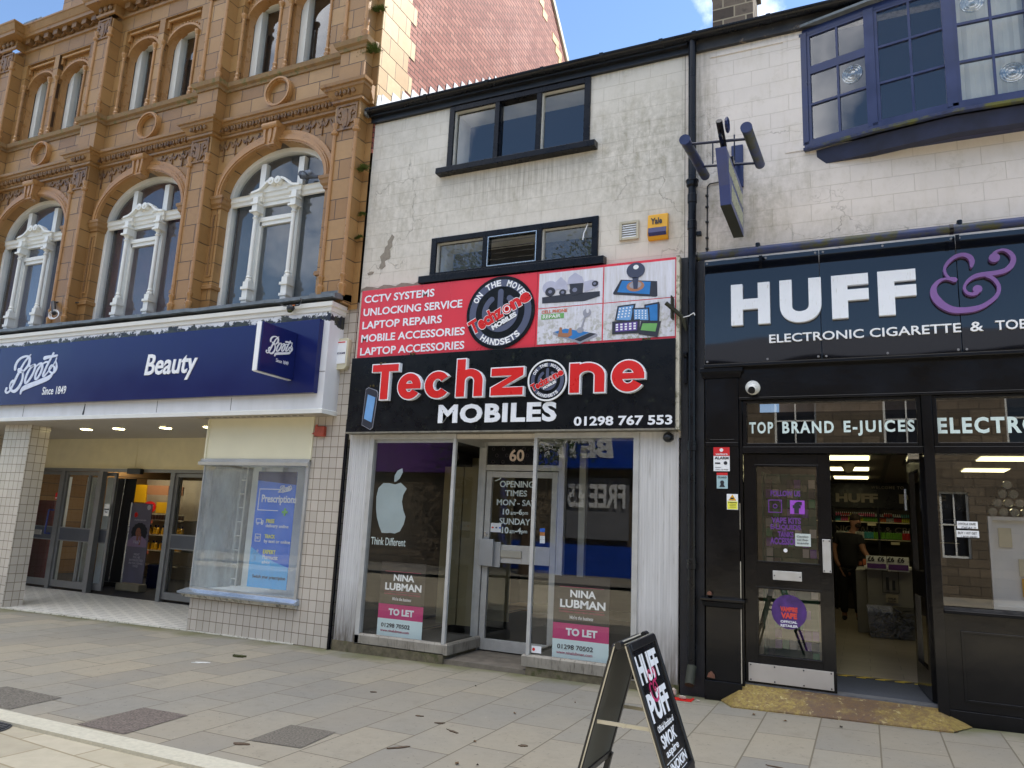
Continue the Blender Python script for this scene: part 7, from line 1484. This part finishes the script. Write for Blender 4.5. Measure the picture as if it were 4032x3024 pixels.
# ============================================================ folding pavement sign
AS = thing('pavement_sign', 'black folding pavement sign advertising the vape shop', 'A-board', (-1.14, -3.55, .01))
BK = pm('a_board_black', rgb(24, 25, 28), .35, var=.15, vs=6, bump=.05); AL = pm('a_board_edge', rgb(186, 182, 166), .4, .4)
hx, hz, y0, y1 = -1.14, .975, -3.82, -3.29
def leafA(sx, sl, nm):
    d = Vector((sx*sl, 0, -1)).normalized(); n = Vector((1*sx, 0, sl)).normalized(); o = Vector((hx+sx*(.03 if sx > 0 else .014), 0, hz-(0 if sx > 0 else .008)))
    F = lambda u, v, w: tuple(o+d*(-v)+n*w+Vector((0, u, 0)))     # u along the street depth, v up the board, w outwards
    def bx(m, u0, u1, v0, v1, w0, w1):
        p = [F(u0, v0, w0), F(u1, v0, w0), F(u1, v1, w0), F(u0, v1, w0), F(u0, v0, w1), F(u1, v0, w1), F(u1, v1, w1), F(u0, v1, w1)]
        return m.add(p, [(0, 3, 2, 1), (4, 5, 6, 7), (0, 1, 5, 4), (1, 2, 6, 5), (2, 3, 7, 6), (3, 0, 4, 7)])
    m = MB(); bx(m, y0, y0+.035, -.68, 0, 0, .024); bx(m, y1-.035, y1, -.68, 0, 0, .024); bx(m, y0+.03, y1-.03, -.035, 0.006, -.001, .028); bx(m, y0+.03, y1-.03, -.69, -.65, -.001, .028)
    fr = obj(nm, m, BK, AS, bevel=.006); obj('panel', bx(MB(), y0+.03, y1-.03, -.66, -.03, .006, .012), pm('a_board_panel', rgb(26, 27, 30), .25) if sx > 0 else pm('grey_back_panel', rgb(96, 98, 92), .6), fr)
    m = MB(); bx(m, y0-.003, y0+.006, -.68, .0, .004, .010); bx(m, y1-.006, y1+.003, -.68, 0, .004, .010); bx(m, y0, y1, .006, .009, .002, .012); obj('metal_edge', m, AL, fr)
    L = (hz-G(hx))/math.cos(math.atan(sl))
    for u in (y0+.0, y1-.03): m = MB(); bx(m, u, u+.03, -L+.01, -.66, -.012, .016); obj('leg', m, BK, fr)
    return F, fr
F, ff = leafA(1, .35, 'front_leaf'); leafA(-1, .27, 'rear_leaf')
WA = pm('a_board_white', rgb(236, 238, 240), .4)
def T_(s, u0, u1, v0, v1, **k): return obj('lettering', tmesh(MB(), s, (y0+u0, y0+u1, -v1, -v0), .0135, .0125, fr=F, **k), WA, ff)
T_('HUFF', .06, .46, .065, .205, bold=.04); T_('PUFF', .06, .45, .25, .385, bold=.04); T_('Official Stockists of', .1, .42, .405, .435, bold=.01); T_('SMOK', .1, .39, .45, .51, bold=.02); T_('aspire', .12, .37, .52, .565, bold=.015); T_('INNOKIN', .05, .45, .585, .63, bold=.02)
obj('rule', tmesh(MB(), '-', (y0+.08, y0+.42, -.576, -.573), .0135, .0125, fr=F), WA, ff); obj('rule', tmesh(MB(), '-', (y0+.08, y0+.42, -.645, -.642), .0135, .0125, fr=F), WA, ff)
a5 = trace(AMP, 3640, 960, .17722, -.17); uu = [p[0] for st in a5 for p in st]; vv = [p[1] for st in a5 for p in st]; m = MB(); sx = .17/(max(uu)-min(uu)); sz = .15/(max(vv)-min(vv))
for i, st in enumerate(a5):
    q = [(y0+.17+(p[0]-min(uu))*sx, -.30+(p[1]-min(vv))*sz, p[2]*sx) for p in st]
    if len(st) == 2: m.disc(q[0][0], q[0][1], q[0][2]/2, .0145+.0002*i, .0125, F, 16)
    else: m.ribbon(q, .0145+.0002*i, .0125, F, 5)
obj('ampersand', m, pm('ampersand_pink', rgb(186, 40, 96), .4), ff)
m = MB()
for u, z in ((y0+.02, .60), (y1-.03, .58)):
    xa = hx+.03+.35*(hz-z); xb = hx-.014-.27*(hz-.025-z); m.box(xb, xa, u, u+.006, z-.009, z+.009); m.cyl(((xa+xb)/2, u-.004, z), ((xa+xb)/2, u+.01, z), .012, n=10)
obj('brace', m, AL, AS); obj('hinge', MB().cyl((hx, y0-.005, hz), (hx, y0+.05, hz), .018, n=12).cyl((hx, y1-.05, hz), (hx, y1+.004, hz), .018, n=12), BK, AS)
# litter by the drainpipe
LT = thing('litter', 'small red and white scrap of rubbish under the drainpipe', 'litter', (-1.62, -.2, .02)); z = G(-1.6)
obj('card', MB().box(-1.74, -1.5, -.3, -.285, z+.002, z+.01).box(-1.74, -1.72, -.285, -.16, z+.002, z+.008).box(-1.52, -1.5, -.285, -.16, z+.002, z+.012).box(-1.72, -1.52, -.285, -.17, z+.001, z+.003), RED2, LT)
obj('paper', MB().ball((-1.6, -.22, z+.02), .03, 1.3, .7, .6, 7).ball((-1.7, -.14, z+.04), .04, .8, .6, 1, 7).ball((-1.45, -.25, z+.012), .018, 1.4, .7, .6, 6), pm('dirty_paper', rgb(170, 160, 146), .9, var=.3, vs=20), LT)
# ============================================================ the far side of the street, seen only in the glass
ST = brickm('far_stone', [rgb(92, 82, 68), rgb(108, 96, 80), rgb(124, 110, 92)], rgb(70, 62, 52), .5, .24, .012, rough=.95, bs=.8, grain=.4)
def opp(x0, x1, z1, name, lab, wins, mat=ST, roof=1.6):
    t = thing(name, lab, 'building', ((x0+x1)/2, -18, 0)); m = MB()
    m.wall(x0, x1, -.3, z1, -16.3, -16.5, [(w[0], w[1], w[2], w[3], 0) for w in wins]).box(x0, x1, -16.8, -24, -.3, z1)
    obj('wall', m, mat, t); obj('roof', MB().prism([(-16.1, z1), (-24.2, z1), (-20, z1+roof)], x0, x1, lambda u, v, d: (d, u, v)), pm('slate', rgb(80, 80, 86), .6, var=.2), t)
    for w in wins:
        xm = (w[0]+w[1])/2; f = obj('window', MB().frame(w[0], w[1], w[2], w[3], -16.46, -16.4, .06).box(xm-.02, xm+.02, -16.45, -16.41, w[2], w[3]).box(w[0], w[1], -16.45, -16.41, (w[2]+w[3])/2-.02, (w[2]+w[3])/2+.02), WHITEP, t); obj('pane', MB().face([(w[0], -16.48, w[2]), (w[1], -16.48, w[2]), (w[1], -16.48, w[3]), (w[0], -16.48, w[3])]), pm('far_glass', rgb(30, 34, 42), .1), f)
    return t
opp(-6.3, 9.5, 6.9, 'stone_building', 'coursed stone building across the street with white sash windows', [(-5.2, -4.0, 4.2, 5.9), (-2.4, -1.2, 4.2, 5.9), (.6, 1.8, 4.2, 5.9), (3.6, 4.8, 4.2, 5.9), (-5.2, -3.4, 1, 2.8), (-.6, .6, 1, 2.8), (1.9, 2.6, 1.2, 3.0), (5, 6.4, 1, 2.8)])
bs = opp(-12.4, -6.3, 6.9, 'blue_shop_building', 'stone building across the street with a bright blue betting shop front', [(-11.6, -10.4, 5.3, 6.5), (-9.6, -8.4, 5.3, 6.5)])
BL1 = pm('shop_blue', rgb(24, 72, 176), .4); sf = obj('blue_shopfront', MB().box(-12.3, -6.4, -16.3, -16.0, 3.6, 4.9).box(-12.3, -6.4, -16.3, -16.1, 0, 1.0).box(-12.3, -12.1, -16.3, -16.1, 1, 3.6).box(-6.6, -6.4, -16.3, -16.1, 1, 3.6).box(-9.4, -9.2, -16.3, -16.1, 1, 3.6).box(-12.3, -6.4, -16.3, -15.8, 3.5, 3.62), BL1, bs)
far = lambda u, v, d: (u, -16.0+d, v)
mm = MB(); tmesh(mm, 'BETFRED', (-11.6, -7.4, 3.85, 4.5), .02, 0, .05, shear=.1, fr=far, mirror=True); tmesh(mm, 'FREE £5', (-9.0, -7.0, 2.2, 3.0), -.07, -.08, .03, fr=far, mirror=True); obj('shop_lettering', mm, WHITEL, sf)
obj('poster', MB().box(-9.05, -6.9, -16.2, -16.15, 1.2, 3.2), pm('poster_grey', rgb(120, 122, 128), .6), sf)
opp(-19.5, -12.4, 6.9, 'corner_stone_building', 'stone corner building across the street with a purple shop fascia', [(-18, -16.8, 4.9, 6.3), (-15, -13.8, 4.9, 6.3)]); 
pf2 = thing('purple_fascia', 'plain purple shop fascia across the street', 'sign', (-16, -16, 3.3)); obj('board', MB().box(-18.5, -13.2, -16.3, -16.05, 3.3, 4.6), PV, pf2)
opp(9.5, 24, 6.6, 'long_stone_building', 'long low stone building across the street to the right', [(10.5+2.6*i, 11.7+2.6*i, 4.2, 5.9) for i in range(5)]); opp(-40, -19.5, 7.4, 'far_left_building', 'taller stone building across the street far to the left', [(-37+2.8*i, -35.8+2.8*i, 4.6, 6.2) for i in range(6)])
# street tree (reflected in the upper windows)
TR = thing('street_tree', 'leafy street tree on the far pavement in front of the blue shop', 'tree', (-9.9, -13.2, 0)); m = MB(); rn = random.Random(11)
m.cyl((-9.9, -13.2, 0), (-9.8, -13.15, 3.2), .22, .16, 12).cyl((-9.8, -13.15, 3.2), (-9.9, -13.1, 7), .16, .07, 10); tips = []
for k in range(26):
    z = rn.uniform(3, 8); a = rn.uniform(0, 6.28); r = rn.uniform(1.2, 2.7); p = Vector((-9.85, -13.15, z)); q = p+Vector((r*math.cos(a), r*math.sin(a), rn.uniform(.6, 2.4))); m.cyl(p, q, .05, .015, 6); tips += [q, (p+q)/2, q+Vector((rn.uniform(-.6, .6), rn.uniform(-.6, .6), .5))]
obj('trunk', m, pm('bark', rgb(84, 70, 56), .95, var=.3, vs=8, bump=1., bs=20), TR); m = MB()
for t in tips:
    for k in range(150):
        p = t+Vector((rn.gauss(0, .42), rn.gauss(0, .42), rn.gauss(0, .42))); s = rn.uniform(.05, .1); a = Vector((rn.uniform(-1, 1), rn.uniform(-1, 1), rn.uniform(-1, 1))).normalized(); b = a.orthogonal().normalized()
        m.face([p-a*s, p+b*s*.5, p+a*s, p-b*s*.5])
obj('crown', m, pm('leaf_green', rgb(72, 104, 42), .7, var=.3, vs=1.2), TR)
# tidy up helper marks
for o in bpy.data.objects:
    if '_w' in o: del o['_w']
